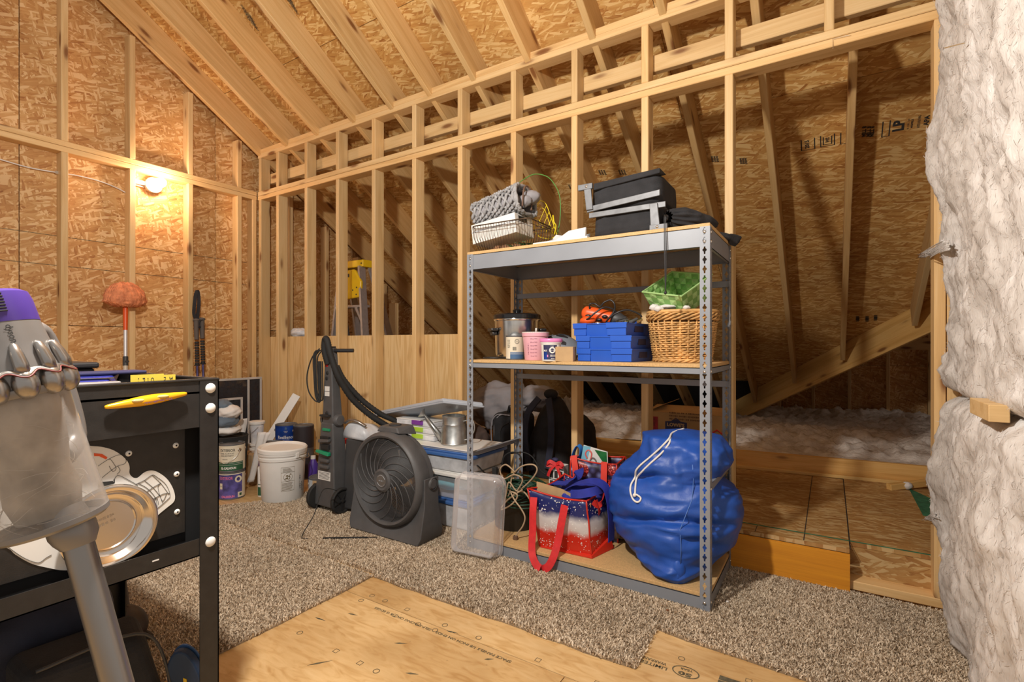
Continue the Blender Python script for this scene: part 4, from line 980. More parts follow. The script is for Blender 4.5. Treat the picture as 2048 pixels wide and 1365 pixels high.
b.build('lettering', plain('plum_ink', (.14, .02, .10), .6), t)
c, t, a = paper_can('lidded_tub', 'small white tub with pink lid and dark blue printed label', 'tub', 1102, 2.125, .045, .1, 'white')
MB().lathe([(0, 0), (.042, 0), (.044, .003), (.047, .078), (.049, .080), (.049, .084), (.052, .086), (.052, .093), (0, .093)], 40).build('body', 'white_paint', t, smooth=40)
MB().lathe([(.053, .090), (.0545, .094), (.0545, .104), (.052, .107), (0, .107)], 40).build('lid', 'hot_pink', t, smooth=40)
b = MB(); cpatch(b, (0, 0), .0445, a-.85, a+.62, .008, .076, 24, .0474); b.build('paper_label', 'navy_ink', t, smooth=True)
b = MB(); cpatch(b, (0, 0), .0448, a-.84, a-.42, .008, .044, 8, .0465); b.build('blue_panel', 'deep_blue', t, smooth=True)
b = MB(); cpatch(b, (0, 0), .0452, a-.78, a-.30, .020, .030, 6, .0458); b.build('pink_panel', 'hot_pink', t, smooth=True)
b = MB(); ctext(b, 'MAX', (0, 0), .0468, a-.60, .050, .009, .018)
for q in range(16):
    a0, a1 = 2*math.pi*q/16, 2*math.pi*(q+1)/16
    b.add([(.0474*math.cos(a+.13+r_*math.cos(x)/.047), .0474*math.sin(a+.13+r_*math.cos(x)/.047), .052+r_*math.sin(x)) for r_, x in ((.015, a0), (.015, a1), (.0085, a1), (.0085, a0))], [(0, 1, 2, 3)])
cbars(b, (0, 0), .0477, a+.13, .052, .0035, .022, 1); cbars(b, (0, 0), .0477, a+.13, .071, .004, .014); cbars(b, (0, 0), .0462, a+.05, .026, .004, .012, 2, 1.3); cbars(b, (0, 0), .0462, a+.36, .026, .004, .012, 2, 1.3); cbars(b, (0, 0), .0458, a+.25, .013, .003, .022)
b.build('lettering', 'paper', t)
t = thing('small_carton', 'plain small brown carton beside the white tub with pink lid', 'box', px2(1131, 2.125), R(14))
MB().box(-.042, .042, -.03, .04, 0, .068).build('carton', 'card', t, bevel=.0015); MB().box(-.0425, .0425, -.001, .001, .0682, .0685).build('flap_seam', 'kraft', t)
# helmet
c = px2(1118, 2.33); t = thing('bike_helmet', 'grey vented cycling helmet behind the pink lidded tub', 'helmet', c, R(12))
MB().grid(lambda u, v: ((.125*math.cos(6.283*u)*math.cos(1.5*v**.9), .095*math.sin(6.283*u)*math.cos(1.5*v**.9), .025+.105*math.sin(1.5*v**.9))), 40, 12, cu=True).lathe([(0, .002), (.09, .002), (.1, .025)], 30).build('shell', plain('slate_plastic', (.20, .22, .25), .4), t, smooth=True, sub=0)
b = MB()
for k in range(5):
    y = -.07+.035*k
    for x0, x1 in ((-.09, -.03), (-.005, .055)):
        def PV(x, yy, o=.0035):
            q = max(0, 1-(x/.125)**2-(yy/.095)**2)**.5; return (x, yy, .025+.105*q+o)
        b.add([PV(x0, y-.004), PV((x0+x1)/2, y-.010), PV(x1, y-.004), PV(x1, y+.004), PV((x0+x1)/2, y+.010), PV(x0, y+.004)], [(0, 1, 2, 3, 4, 5)])
b.build('vent', 'black', t, solid=.003)
MB().ell((.122, -.03, .028), (.018, .014, .014), 14, 10).build('adjuster_knob', 'steel', t, smooth=True)
# blue stacking bins
def bin_(label, z, dx, rz):
    t = thing('stacking_bin', label, 'bin', (-.873+dx, 2.29, z), rz, group=None); W2, D2, H2 = .134, .135, .058; b = MB()
    b.hexa([(-W2+.008, -D2+.008, 0), (W2-.008, -D2+.008, 0), (W2-.008, D2-.008, 0), (-W2+.008, D2-.008, 0)], [(-W2, -D2, H2), (W2, -D2, H2), (W2, D2, H2), (-W2, D2, H2)])
    b.f.pop(1); b.mi.pop(1)                                # open top
    b.build('shell', 'blue_plastic', t, solid=.003)
    for s_ in (-1, 1):
        for x0, x1 in ((-W2-.002, -W2+.070), (W2-.098, W2+.002)):
            g_ = MB(); g_.box(x0, x1, s_*D2-.005 if s_ < 0 else D2-.003, s_*D2+.003 if s_ < 0 else D2+.005, H2*.60, H2+.002); g_.box(x0+.004, x1-.004, s_*D2-.001 if s_ < 0 else D2-.004, s_*D2+.004 if s_ < 0 else D2+.001, .002, H2*.56)
            g_.build('rib', 'blue_plastic', t, bevel=.0015)
    h_ = MB(); h_.box(W2-.006, W2+.0008, -.045, .055, H2*.30, H2*.78); h_.build('hand_slot', 'navy_ink', t, bevel=.002)
    r_ = MB()
    for a_, b_, c_, d_ in ((-W2-.004, W2+.004, -D2-.004, -D2+.004), (-W2-.004, W2+.004, D2-.004, D2+.004), (-W2-.004, -W2+.004, -D2, D2), (W2-.004, W2+.004, -D2, D2)): r_.box(a_, b_, c_, d_, H2-.004, H2)
    r_.build('rim', 'blue_plastic', t)
    return t
bin_('blue plastic stacking bin, bottom one of three on the middle shelf', S2, .010, R(-3))
bin_('blue plastic stacking bin, middle one of three on the middle shelf', S2+.0590, .004, R(-2))
bin_('blue plastic stacking bin, uppermost of three, holding hardware and a power tool', S2+.1180, -.008, R(-5))
zb = S2+.118
hw = random.Random(9)
for k in range(7):
    o = MB().ell((0, 0, 0), (.016, .011, .009), 14, 8, dis=lambda d: .2*nz(d, 3, k)).build('metal_fitting', 'steel', None, smooth=True); o.location = (-.99+.036*k, 2.22+hw.uniform(-.02, .12), zb+.056+hw.uniform(0, .006))
    tag(o, ('leftmost', 'second from left', 'third from left', 'middle', 'third from right', 'second from right', 'rightmost')[k]+' of seven small shiny metal fittings in the uppermost blue bin', 'fitting', 'metal fittings in the uppermost blue bin')
MB_ = MB(); MB_.box(-.10, .10, -.10, .10, 0, .05); o = MB_.build('hardware_tray', 'grey_dark', None, bevel=.004); o.location = (-.88, 2.29, zb+.004); tag(o, 'dark tray of small hardware inside the uppermost blue bin', 'tray')
# orange power tool with its cord
t = thing('power_tool', 'orange corded rotary tool resting in the uppermost blue bin', 'power tool', (-.90, 2.26, zb+.06))
pa, pb = Vector((-1.005, 2.245, zb+.115)), Vector((-.785, 2.275, zb+.066)); zf = zframe(pa, pb)
MB().lathe([(0, -.012), (.018, -.010), (.032, .002), (.036, .02), (.034, .08), (.031, .12), (.030, .16), (.022, .175), (0, .176)], 28, zf).build('housing', 'orange', t, smooth=40, world=True)
MB().lathe([(.031, .14), (.032, .142), (.032, .175), (.024, .19), (.020, .205), (.0, .206)], 24, zf).build('nose', 'grey_dark', t, smooth=40, world=True)
MB().lathe([(0, .2), (.018, .2), (.018, .222), (.010, .235), (0, .236)], 16, zf).build('collet', 'steel', t, smooth=40, world=True)
g_ = MB()
for (u, a_) in ((.03, 200), (.085, 215), (.055, 250), (.11, 180)):
    q = zf @ Vector((.034*math.cos(R(a_)), .034*math.sin(R(a_)), u)); g_.ell(q, (.015, .010, .008), 12, 8)
g_.build('grip_pad', 'black', t, smooth=True, world=True)
b2 = MB(); b2.ell((-.975, 2.215, zb+.074), (.04, .028, .022), 20, 12, dis=lambda d: .08*nz(d, 2)); b2.build('battery_foot', 'orange', t, smooth=True, world=True)
cr = MB()
cr.tube(catmull([(-.985, 2.20, zb+.075), (-.955, 2.185, zb+.085), (-.925, 2.19, zb+.11), (-.885, 2.21, zb+.135), (-.845, 2.24, zb+.115), (-.85, 2.27, zb+.07), (-.88, 2.21, zb+.065), (-.83, 2.19, zb+.10), (-.78, 2.21, zb+.118), (-.735, 2.24, zb+.10), (-.725, 2.25, zb+.085)], 7), .0042, 7)
cr.tube(catmull([(-.97, 2.235, zb+.11), (-.965, 2.215, zb+.15), (-.945, 2.225, zb+.155), (-.92, 2.23, zb+.14), (-.905, 2.245, zb+.16), (-.875, 2.25, zb+.17), (-.855, 2.25, zb+.15), (-.85, 2.23, zb+.115), (-.875, 2.21, zb+.075)], 7), .0042, 7)
cr.build('power_cord', 'black', t, smooth=True, world=True)
mt = thing('socket_set', 'dark metal tool bits beside the orange power tool in the uppermost bin', 'tool bits', (-.79, 2.24, zb+.06))
for k in range(5): MB().cyl((-.835+.022*k, 2.20+.008*k, zb+.062), (-.82+.022*k, 2.27, zb+.075+.004*(k % 2)), .008, .007, 12).build('bit', 'zinc' if k % 2 else 'steel', mt, smooth=40, world=True)
# wicker basket
wc = Vector((-.572, 2.36, S2)); t = thing('wicker_basket', 'round tan wicker basket at the right end of the middle shelf', 'basket', wc)
HB = .225; rad = lambda z: .118+.030*(z/HB)**.8
wv = MB(); NS = 26
for i in range(20):
    z = .012+.0088*i*1.08; pts = []; rr_ = []
    if z > .180: break
    for k in range(NS*4):
        a = 2*math.pi*k/(NS*4); q = rad(z)+.0055*math.sin(a*NS/1 + (math.pi if i % 2 else 0)); pts.append((q*math.cos(a), q*math.sin(a), z+.0015*math.sin(a*5+i)))
    wv.tube(pts, .0043, 6, closed=True)
wv.build('weave', 'wicker', t, smooth=True)
s_ = MB()
for k in range(NS):
    a = 2*math.pi*(k+.25)/NS; s_.tube([(rad(z)*math.cos(a), rad(z)*math.sin(a), z) for z in (.0, .06, .12, .20)], .0042, 6)
s_.build('stake', 'wicker', t, smooth=True)
for zz, n_, am in ((.008, 3, .005), (.195, 3, .007), (.210, 3, .007)):
    rp = MB()
    for q in range(n_):
        rp.tube([((rad(zz)+.004+am*math.cos(9*a+q*2.09))*math.cos(a), (rad(zz)+.004+am*math.cos(9*a+q*2.09))*math.sin(a), zz+am*math.sin(9*a+q*2.09)) for a in [2*math.pi*k/120 for k in range(120)]], .0046, 6, closed=True)
    rp.build('twisted_band', 'wicker', t, smooth=True)
MB().tube([(.150*math.cos(a), .150*math.sin(a), .224) for a in [2*math.pi*k/80 for k in range(80)]], .0085, 8, closed=True).build('rim', 'wicker', t, smooth=True)
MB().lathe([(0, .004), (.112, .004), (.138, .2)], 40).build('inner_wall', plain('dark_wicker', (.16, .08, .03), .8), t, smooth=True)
bl_ = MB(); bl_.lathe([(0, .19), (.1, .195), (.13, .17)], 30); bl_.build('filling', 'white_cloth', t, smooth=True)
t = thing('white_rag', 'white ruffled cloth spilling between the green basket and the wicker rim', 'cloth', (-.62, 2.33, S2+.22))
for p, r_ in (((-.668, 2.255, S2+.245), (.024, .02, .015)), ((-.640, 2.225, S2+.236), (.022, .02, .014)), ((-.61, 2.27, S2+.245), (.05, .05, .012)), ((-.52, 2.22, S2+.237), (.016, .014, .009))):
    MB().ell(p, r_, 18, 10, dis=lambda d: .3*nz(d, 2.5)).build('fold', 'white_cloth', t, smooth=True, world=True)
# green woven basket
M['green_a'] = plain('light_green_strip', (.38, .60, .23), .5, var=.06, vscale=200, bump=.25, bscale=400); M['green_b'] = plain('mid_green_strip', (.20, .41, .11), .5, var=.06, vscale=200, bump=.25, bscale=400)
t = thing('green_basket', 'square green woven strip basket tilted on top of the wicker basket', 'basket', (-.56, 2.33, S2+.245), 0)
gm_ = Matrix.Translation((-.578, 2.365, S2+.262)) @ Matrix.Rotation(R(-4), 4, 'Y') @ Matrix.Rotation(R(31), 4, 'X') @ Matrix.Rotation(R(-27), 4, 'Z')
st_ = MB(); G0, G1, GH = .088, .108, .108
cn = lambda z: G0+(G1-G0)*z/GH
for s_ in range(4):
    rt = Matrix.Rotation(s_*math.pi/2, 4, 'Z')
    for i in range(6):
        for j in range(4):
            st_.k = (i+j) % 2; o_ = .0025 if (i+j) % 2 == 0 else 0
            z0, z1 = GH*j/4, GH*(j+1)/4; w0, w1 = cn(z0), cn(z1); u0, u1 = -1+2*i/6, -1+2*(i+1)/6; um, zm_ = (u0+u1)/2, (z0+z1)/2
            for side, sg in ((1, 1), (0, -1)):
                e_ = (o_ if side else -.004)
                pts = [rt @ Vector((w0*u0, -w0-e_*.2, z0)), rt @ Vector((w0*u1, -w0-e_*.2, z0)), rt @ Vector((w1*u1, -w1-e_*.2, z1)), rt @ Vector((w1*u0, -w1-e_*.2, z1)), rt @ Vector((cn(zm_)*um, -cn(zm_)-e_*1.6, zm_))]
                fs = [(0, 1, 4), (1, 2, 4), (2, 3, 4), (3, 0, 4)]
                st_.add([gm_ @ p for p in pts], fs if sg > 0 else [tuple(reversed(f)) for f in fs])
st_.k = 0
st_.add([gm_ @ Vector((a*G0, b*G0, .003)) for a, b in ((-1, -1), (1, -1), (1, 1), (-1, 1))], [(0, 1, 2, 3)])
st_.build('woven_strips', ['green_a', 'green_b'], t, world=True)
MB().tube([gm_ @ Vector((a*G1, b*G1, GH)) for a, b in ((-1, -1), (0, -1), (1, -1), (1, 0), (1, 1), (0, 1), (-1, 1), (-1, 0))], .0045, 6, closed=True).build('rim', 'green_a', t, world=True)
# ---------------------------------------------------------------- bottom shelf
# black crock of cords
bc = Vector((-1.462, 2.345, S3)); t = thing('black_tub', 'round black tub filled with coiled cords on the bottom shelf', 'tub', bc)
MB().lathe([(0, 0), (.108, 0), (.112, .006), (.118, .17), (.122, .175), (.122, .182), (.115, .182), (.110, .16), (0, .10)], 44).build('body', plain('black_matte_tub', (.014, .012, .010), .55), t, smooth=40)
def coils(center, n, r0, r1, h, seed, wob=.02, seg=40):
    q = random.Random(seed); out = []
    for i in range(n):
        r = r0+(r1-r0)*q.random(); cx, cy, cz = center[0]+q.uniform(-wob, wob), center[1]+q.uniform(-wob, wob), center[2]+h*q.random(); tx, ty = q.uniform(-.35, .35), q.uniform(-.35, .35); ph = q.random()*6
        out.append([(cx+r*math.cos(a)*(1+.12*math.sin(2*a+ph)), cy+r*math.sin(a), cz+r*(tx*math.cos(a)+ty*math.sin(a))+.006*math.sin(3*a+ph)) for a in [2*math.pi*k/seg for k in range(seg)]])
    return out
t = thing('extension_cord', 'dark green extension cord coiled in a heap on the black tub', 'cord', bc+Vector((0, 0, .16)))
m_ = MB()
for pts in coils(bc+Vector((.04, 0, .175)), 16, .07, .135, .06, 4): m_.tube(pts, .0042, 6, closed=True)
for k in range(9): 
    a = k*.5; m_.tube(catmull([bc+Vector((.02+.03*k*.4, -.10, .19+.006*k)), bc+Vector((.08+.01*k, -.06+.01*k, .215-.004*k)), bc+Vector((.19+.004*k, .0+.012*k, .20-.006*k)), bc+Vector((.21, .07, .17))], 6), .0042, 6)
m_.build('cable', 'green_hose', t, smooth=True, world=True)
t = thing('lamp_cord', 'tangled beige lamp cord hanging over the front of the black tub', 'cord', bc+Vector((-.05, -.1, .16)))
m_ = MB(); pj_ = lambda l, y0, y1: [atY(x, y, y0+(y1-y0)*i/(len(l)-1)) for i, (x, y) in enumerate(l)]
m_.tube(catmull(pj_([(1004, 950), (1012, 975), (1030, 985), (1058, 965), (1074, 942), (1066, 930), (1042, 934), (1024, 955), (1020, 985), (1010, 1005), (1032, 985), (1045, 960), (1028, 950), (1008, 958), (1000, 940), (1012, 930), (1030, 945)], 2.24, 2.21), 6), .0042, 6)
m_.tube(catmull(pj_([(1045, 980), (1030, 990), (1014, 1002), (1002, 1020), (1020, 1012), (1032, 1000), (1034, 990), (1022, 985), (1030, 1002), (1042, 1018), (1050, 1035), (1046, 1052), (1036, 1066), (1031, 1074)], 2.20, 2.165), 6), .0042, 6)
m_.tube(catmull(pj_([(1060, 1000), (1048, 985), (1032, 982), (1018, 965), (1012, 990), (1008, 1008)], 2.22, 2.20), 6), .0042, 6)
m_.build('cable', 'beige_cord', t, smooth=True, world=True)
pk = atY(1031, 1077, 2.162); MB().box(pk.x-.012, pk.x+.012, pk.y-.009, pk.y+.009, max(S3+.001, pk.z-.014), pk.z+.012).build('plug', plain('brown_plug', (.14, .08, .05), .5), t, world=True, bevel=.003)
t = thing('black_cable', 'black cable looping up from the tub against the left rear post', 'cord', bc+Vector((0, .05, .2)))
m_ = MB(); m_.tube(catmull(pj_([(1002, 945), (1008, 915), (1025, 905), (1040, 912), (1042, 930), (1030, 948)], 2.40, 2.38), 6), .0045, 6)
m_.tube(catmull(pj_([(1022, 908), (1045, 905), (1065, 915), (1080, 940), (1092, 950)], 2.40, 2.42), 6), .0035, 6)
m_.build('cable', 'rubber', t, smooth=True, world=True)
t = thing('charger', 'black cable and plug dangling left of the black tub', 'charger', (-1.60, 2.33, .23))
m_ = MB(); m_.tube(catmull(pj_([(965, 958), (946, 945), (945, 932), (955, 932), (968, 945), (985, 955), (1000, 965)], 2.30, 2.29), 6), .004, 6)
m_.build('cable', 'rubber', t, smooth=True, world=True)
q = atY(990, 945, 2.29); MB().box(q.x-.014, q.x+.014, q.y-.012, q.y+.012, q.z-.045, q.z+.03).build('plug', 'rubber', t, world=True, bevel=.006)
# totes --------------------------------------------------------------------
def tote_mat(name, kind):
    m, nt, b = nodes(name); L = nt.links.new; tc = N(nt, 'ShaderNodeTexCoord')
    if kind == 'flag':
        sp = N(nt, 'ShaderNodeSeparateXYZ'); L(tc.outputs['Object'], sp.inputs[0])
        n0 = N(nt, 'ShaderNodeTexNoise', i_Scale=16.0); n0.inputs['Detail'].default_value = 6; L(tc.outputs['Object'], n0.inputs['Vector'])
        z = N(nt, 'ShaderNodeMath', operation='MULTIPLY_ADD', i_1=.05); L(n0.outputs['Fac'], z.inputs[0]); L(sp.outputs['Z'], z.inputs[2])
        zz = N(nt, 'ShaderNodeMath', operation='MULTIPLY', i_1=1/.33); L(z.outputs[0], zz.inputs[0])
        r = ramp(nt, [(.33, (.58, .025, .012)), (.42, (.62, .55, .52)), (.54, (.64, .62, .62)), (.64, (.015, .022, .13))]); L(zz.outputs[0], r.inputs[0])
        sc = N(nt, 'ShaderNodeTexVoronoi', i_Scale=85.0); L(tc.outputs['Object'], sc.inputs['Vector'])
        n3 = N(nt, 'ShaderNodeTexNoise', i_Scale=22.0); L(tc.outputs['Object'], n3.inputs['Vector'])
        ad = N(nt, 'ShaderNodeMath', operation='MULTIPLY_ADD', i_1=.9); L(n3.outputs['Fac'], ad.inputs[0]); L(sc.outputs['Distance'], ad.inputs[2])
        rs = ramp(nt, [(.60, (1, 1, 1)), (.68, (0, 0, 0))]); L(ad.outputs[0], rs.inputs[0])
        mx = N(nt, 'ShaderNodeMix', data_type='RGBA'); L(rs.outputs[0], mx.inputs[0]); L(r.outputs[0], mx.inputs[6]); mx.inputs[7].default_value = (.80, .78, .76, 1)
        L(mx.outputs[2], b.inputs['Base Color'])
    else:
        v1 = N(nt, 'ShaderNodeTexVoronoi', i_Scale=26.0); L(tc.outputs['Object'], v1.inputs['Vector'])
        rb = ramp(nt, [(.0, (.62, .68, .85)), (.16, (.16, .18, .38)), (.40, (.06, .05, .13)), (.6, (.02, .012, .03))]); L(v1.outputs['Distance'], rb.inputs[0])
        v2 = N(nt, 'ShaderNodeTexVoronoi', i_Scale=110.0); L(tc.outputs['Object'], v2.inputs['Vector'])
        rr_ = ramp(nt, [(.0, (.90, .45, .38)), (.3, (.55, .04, .03)), (.6, (.16, .01, .012))]); L(v2.outputs['Distance'], rr_.inputs[0])
        # two raspberries: round regions in the front panel
        tot = None
        for cxyz, rad_ in (((-.062, -.10, .345), .042), ((.100, -.10, .26), .055), ((.095, -.10, .36), .03)):
            d = N(nt, 'ShaderNodeVectorMath', operation='DISTANCE'); L(tc.outputs['Object'], d.inputs[0]); d.inputs[1].default_value = cxyz
            lt = N(nt, 'ShaderNodeMath', operation='LESS_THAN', i_1=rad_); L(d.outputs['Value'], lt.inputs[0])
            if tot is None: tot = lt.outputs[0]
            else:
                mxm = N(nt, 'ShaderNodeMath', operation='MAXIMUM'); L(tot, mxm.inputs[0]); L(lt.outputs[0], mxm.inputs[1]); tot = mxm.outputs[0]
        mx = N(nt, 'ShaderNodeMix', data_type='RGBA'); L(tot, mx.inputs[0]); L(rb.outputs[0], mx.inputs[6]); L(rr_.outputs[0], mx.inputs[7]); L(mx.outputs[2], b.inputs['Base Color'])
    b.inputs['Roughness'].default_value = .30
    n2 = N(nt, 'ShaderNodeTexNoise', i_Scale=9.0); n2.inputs['Detail'].default_value = 3; L(tc.outputs['Object'], n2.inputs['Vector'])
    bp = N(nt, 'ShaderNodeBump', i_Strength=.4, i_Distance=.01); L(n2.outputs['Fac'], bp.inputs['Height']); L(bp.outputs[0], b.inputs['Normal'])
    return m
M['flag_print'] = tote_mat('sparkle_flag_print', 'flag'); M['berry_print'] = tote_mat('berry_print', 'berry')
M['tote_red'] = plain('glossy_red_vinyl', (.60, .03, .015), .3, var=.12, vscale=12, bump=.3, bscale=20)
def tote(name, label, loc, rz, bot, top, mats, sag=.015, n=10):
    """open bag lofted from a bottom to a top quad (local coords), sides bowed"""
    t = thing(name, label, 'tote bag', loc, rz)
    def loop(q, z_add=None):
        out = []
        for i in range(4):
            a, b = Vector(q[i]), Vector(q[(i+1) % 4])
            for k in range(n):
                u = k/n; p = a.lerp(b, u); mid = (Vector(q[0])+Vector(q[1])+Vector(q[2])+Vector(q[3]))/4
                out.append((p, 4*u*(1-u), (p-mid)))
        return out
    B, T = loop(bot), loop(top); mb = MB(); rows = 10; ns = 4*n
    for j in range(rows+1):
        v = j/rows
        for (pb, kb, ob), (pt, kt, ot) in zip(B, T):
            p = pb.lerp(pt, v); o = ob.lerp(ot, v); o.z = 0
            bow = math.sin(math.pi*v)*.12*kb - .10*kt*v**3
            p = p + o*bow; p.z -= sag*kt*v**3; p += Vector((nz(p, 9), nz(p, 9, 5), 0))*.006*math.sin(math.pi*v)
            mb.v.append(tuple(p))
    for j in range(rows):
        for i in range(ns): mb.f.append((j*ns+i, j*ns+(i+1) % ns, (j+1)*ns+(i+1) % ns, (j+1)*ns+i)); mb.mi.append(0)
    mb.f.append(tuple(reversed(range(ns)))); mb.mi.append(0)
    mb.build('panels', mats[0], t, smooth=50, solid=.0016)
    rimpts = mb.v[rows*ns:]
    MB().tube(rimpts, .0045, 6, closed=True, flat=1).build('trim', mats[1], t, smooth=True)
    for i in range(4):
        MB().tube([tuple(Vector(mb.v[j*ns+i*n])*1.002) for j in range(rows+1)], .0042, 6).build('piping', mats[1], t, smooth=True)
    return t, mb, ns, rows
fl_t = Vector((-1.085, 2.255, S3))
t, tb, ns, rows = tote('patriotic_tote', 'red white and blue sparkle tote with red straps at front of bottom shelf', fl_t, 0,
     [(-.118, -.10, .002), (.150, -.085, .002), (.168, .095, .002), (-.10, .10, .002)], [(-.178, -.115, .278), (.128, -.098, .262), (.158, .115, .292), (-.095, .125, .310)], ['flag_print', 'tote_red'])
MB().hexa([(-.112, -.112, .001), (.158, -.100, .001), (.20, .07, .001), (-.10, .09, .001)], [(-.11, -.112, .003), (.155, -.100, .012), (.185, .065, .05), (-.10, .09, .003)]).build('base_fold', 'tote_red', t, bevel=.003)
sp_ = [[(-.135, -.128, .245), (-.130, -.146, .19), (-.125, -.158, .10), (-.118, -.178, .02), (-.10, -.196, -.02), (-.065, -.205, -.052), (-.025, -.2, -.046), (.0, -.185, .0), (.012, -.160, .07), (.022, -.145, .15), (.032, -.128, .235)]]
MB().band(catmull(sp_[0], 5), (1, .12, .0), .036, .0025).build('strap', 'red', t, smooth=30)
MB().band(catmull([(.150, -.07, .255), (.165, -.05, .235), (.178, -.03, .25), (.168, .02, .285), (.16, .07, .30)], 5), (.2, .3, 1), .026, .002).band(catmull([(.160, -.055, .26), (.170, -.045, .22), (.166, -.03, .19)], 4), (0, 1, .2), .02, .002).build('tie', 'tote_red', t, smooth=30)
for i, (x, y, w_, h_, rz) in enumerate(((-.08, -.06, .15, .335, 4), (.035, -.055, .20, .325, -3))):
    o = thing('cardboard_piece', ['brown cardboard panel standing at the left in the patriotic tote', 'brown cardboard panel standing at the right in the patriotic tote'][i], 'cardboard', fl_t+Vector((x, y, .06)), R(rz))
    MB().prism([(-w_/2, 0), (w_/2, 0), (w_/2, h_-.112+(-.03 if i else .0)), (-w_/2, h_-.09)], -.002, .002, Matrix.Rotation(R(90), 4, 'X')).build('sheet', 'card', o)
bt = thing('blue_tote', 'royal blue cloth tote stuffed into the patriotic tote, handles flopping out', 'tote bag', fl_t+Vector((.04, .06, .2)))
M['blue_felt'] = plain('royal_blue_felt', (.022, .035, .32), .85, var=.12, vscale=30, bump=.2, bscale=200)
MB().ell(fl_t+Vector((.03, .035, .24)), (.115, .095, .075), 36, 20, dis=lambda d: .22*nz(d, 2.2)+.06*nz(d, 6)).build('cloth', 'blue_felt', bt, smooth=True, world=True)
MB().band(catmull([fl_t+Vector(p) for p in ((-.10, .02, .25), (-.08, -.03, .30), (-.02, -.05, .315), (.03, .0, .34), (.02, .06, .36), (-.01, .10, .34))], 6), (0.3, .9, .2), .045, .003).band(catmull([fl_t+Vector(p) for p in ((.0, -.03, .29), (.06, -.055, .325), (.13, -.03, .34), (.18, .0, .315), (.20, .01, .25), (.205, .02, .15), (.20, .03, .05))], 6), [(.2, .9, .2)]*37, .05, .003).band(catmull([fl_t+Vector(p) for p in ((.03, -.06, .27), (.09, -.08, .285), (.15, -.05, .30), (.17, .02, .30))], 6), (0, .3, 1), .04, .003).build('handle', 'blue_felt', bt, smooth=30, world=True)
MB().ell(fl_t+Vector((-.07, -.01, .27)), (.035, .03, .02), 18, 10).build('light_blue_lining', plain('sky_blue_plastic', (.05, .22, .62), .4), bt, smooth=True, world=True)
# berry tote behind
bq = Vector((-1.03, 2.475, S3))
t, tb2, ns, rows = tote('berry_tote', 'fruit printed tote bag with red handles behind the patriotic tote', bq, R(4),
     [(-.13, -.085, .002), (.13, -.085, .002), (.13, .085, .002), (-.13, .085, .002)], [(-.118, -.09, .405), (.125, -.09, .392), (.128, .06, .40), (-.115, .06, .415)], ['berry_print', 'tote_red'], sag=.012)
for x0 in (-.10, .045):
    MB().band(catmull([(x0+.02, -.098, .40), (x0+.02, -.108, .30), (x0+.024, -.113, .20), (x0+.028, -.112, .10)] if x0 > 0 else [(x0, -.094, .415), (x0+.012, -.108, .36), (x0+.022, -.113, .29), (x0+.03, -.112, .25)], 5), (1, 0, 0), .032, .003).build('handle', plain('coral_webbing', (.74, .05, .03), .6), t, smooth=30)
MB().prism([(.10, .38), (.18, .36), (.19, .31), (.13, .27)], .0, .004, Matrix.Translation((0, -.0, 0)) @ Matrix.Rotation(R(90), 4, 'X')).build('fold_flap', plain('bright_red_vinyl', (.74, .05, .02), .35), t)
MB().tube(catmull([(-.035, -.07, .40), (-.045, -.07, .425), (-.03, -.07, .445), (-.012, -.07, .43), (-.016, -.07, .40)], 4), .004, 6).build('ring', plain('coral_plastic', (.7, .14, .12), .4), t, smooth=True)
t = thing('mail_sleeve', 'blue white and green printed sleeve standing in the fruit tote', 'sleeve', bq+Vector((-.02, 0, .30)), R(6))
mx = Matrix.Rotation(R(90), 4, 'X')
MB().prism([(-.085, .0), (.075, .0), (.07, .13), (-.06, .155)], -.004, .004, mx).build('sheet', 'white_paint', t, bevel=.001)
MB().prism([(.0, .136), (.066, .128), (.071, .04)], .0042, .0052, mx).build('green_corner', plain('forest_green_print', (.012, .16, .04), .4, var=.3, vscale=60), t)
MB().prism([(-.083, .03), (-.045, .06), (-.02, .148), (-.06, .153)], .0042, .0052, mx).build('sky_corner', plain('sky_print', (.22, .55, .72), .4), t)
MB().band(catmull([(-.118, 0, .03), (-.115, -.01, .10), (-.092, -.01, .15), (-.072, -.005, .13), (-.09, 0, .06)], 6), (0.3, 1, .2), .03, .003).build('blue_strap', plain('bright_blue_strap', (.03, .20, .60), .6), t, smooth=30)
# white lantern ornament with a red bow
lq = Vector((-1.255, 2.46, S3+.19)); t = thing('gift_lantern', 'white paper lantern ornament tied with red ribbon beside the coiled cords', 'ornament', lq)
MB().box(-.045, .045, -.03, .03, 0, .145).build('box', 'paper', t, bevel=.002)
b = MB()
for k in range(3): b.box(-.038+.028*k, -.018+.028*k, -.0312, -.030, .02, .06); b.box(-.038+.028*k, -.018+.028*k, -.0312, -.030, .075, .115)
for z in (.012, .066, .122): b.box(-.040, .040, -.0312, -.0302, z, z+.003)
fbars(b, (0, -.0318, .132), (1, 0, 0), (0, 0, 1), .008, .05)
b.build('printed_scroll', 'ink', t)
b = MB(); b.lathe([(0, 0), (.02, .0), (.026, .02), (.0, .021)], 16, Matrix.Translation((.062, -.02, .03)) @ Matrix.Rotation(R(90), 4, 'X')); b.build('paper_disc', 'paper', t)
b = MB(); 
for s_ in (-1, 1):
    b.band(catmull([(0, -.035, .15), (s_*.03, -.045, .165), (s_*.048, -.045, .145), (s_*.02, -.04, .145), (0, -.037, .15)], 5), (0, .4, 1), .02, .0012); b.band(catmull([(0, -.036, .15), (s_*.025, -.05, .12), (s_*.04, -.05, .085)], 5), (1, 0, .3), .016, .0012)
b.build('bow', 'red', t, smooth=30)
b = MB(); b.ell((-.01, -.02, .172), (.02, .016, .012), 12, 8, dis=lambda d: .3*nz(d, 3)); b.build('blue_tuft', 'navy_ink', t, smooth=True)
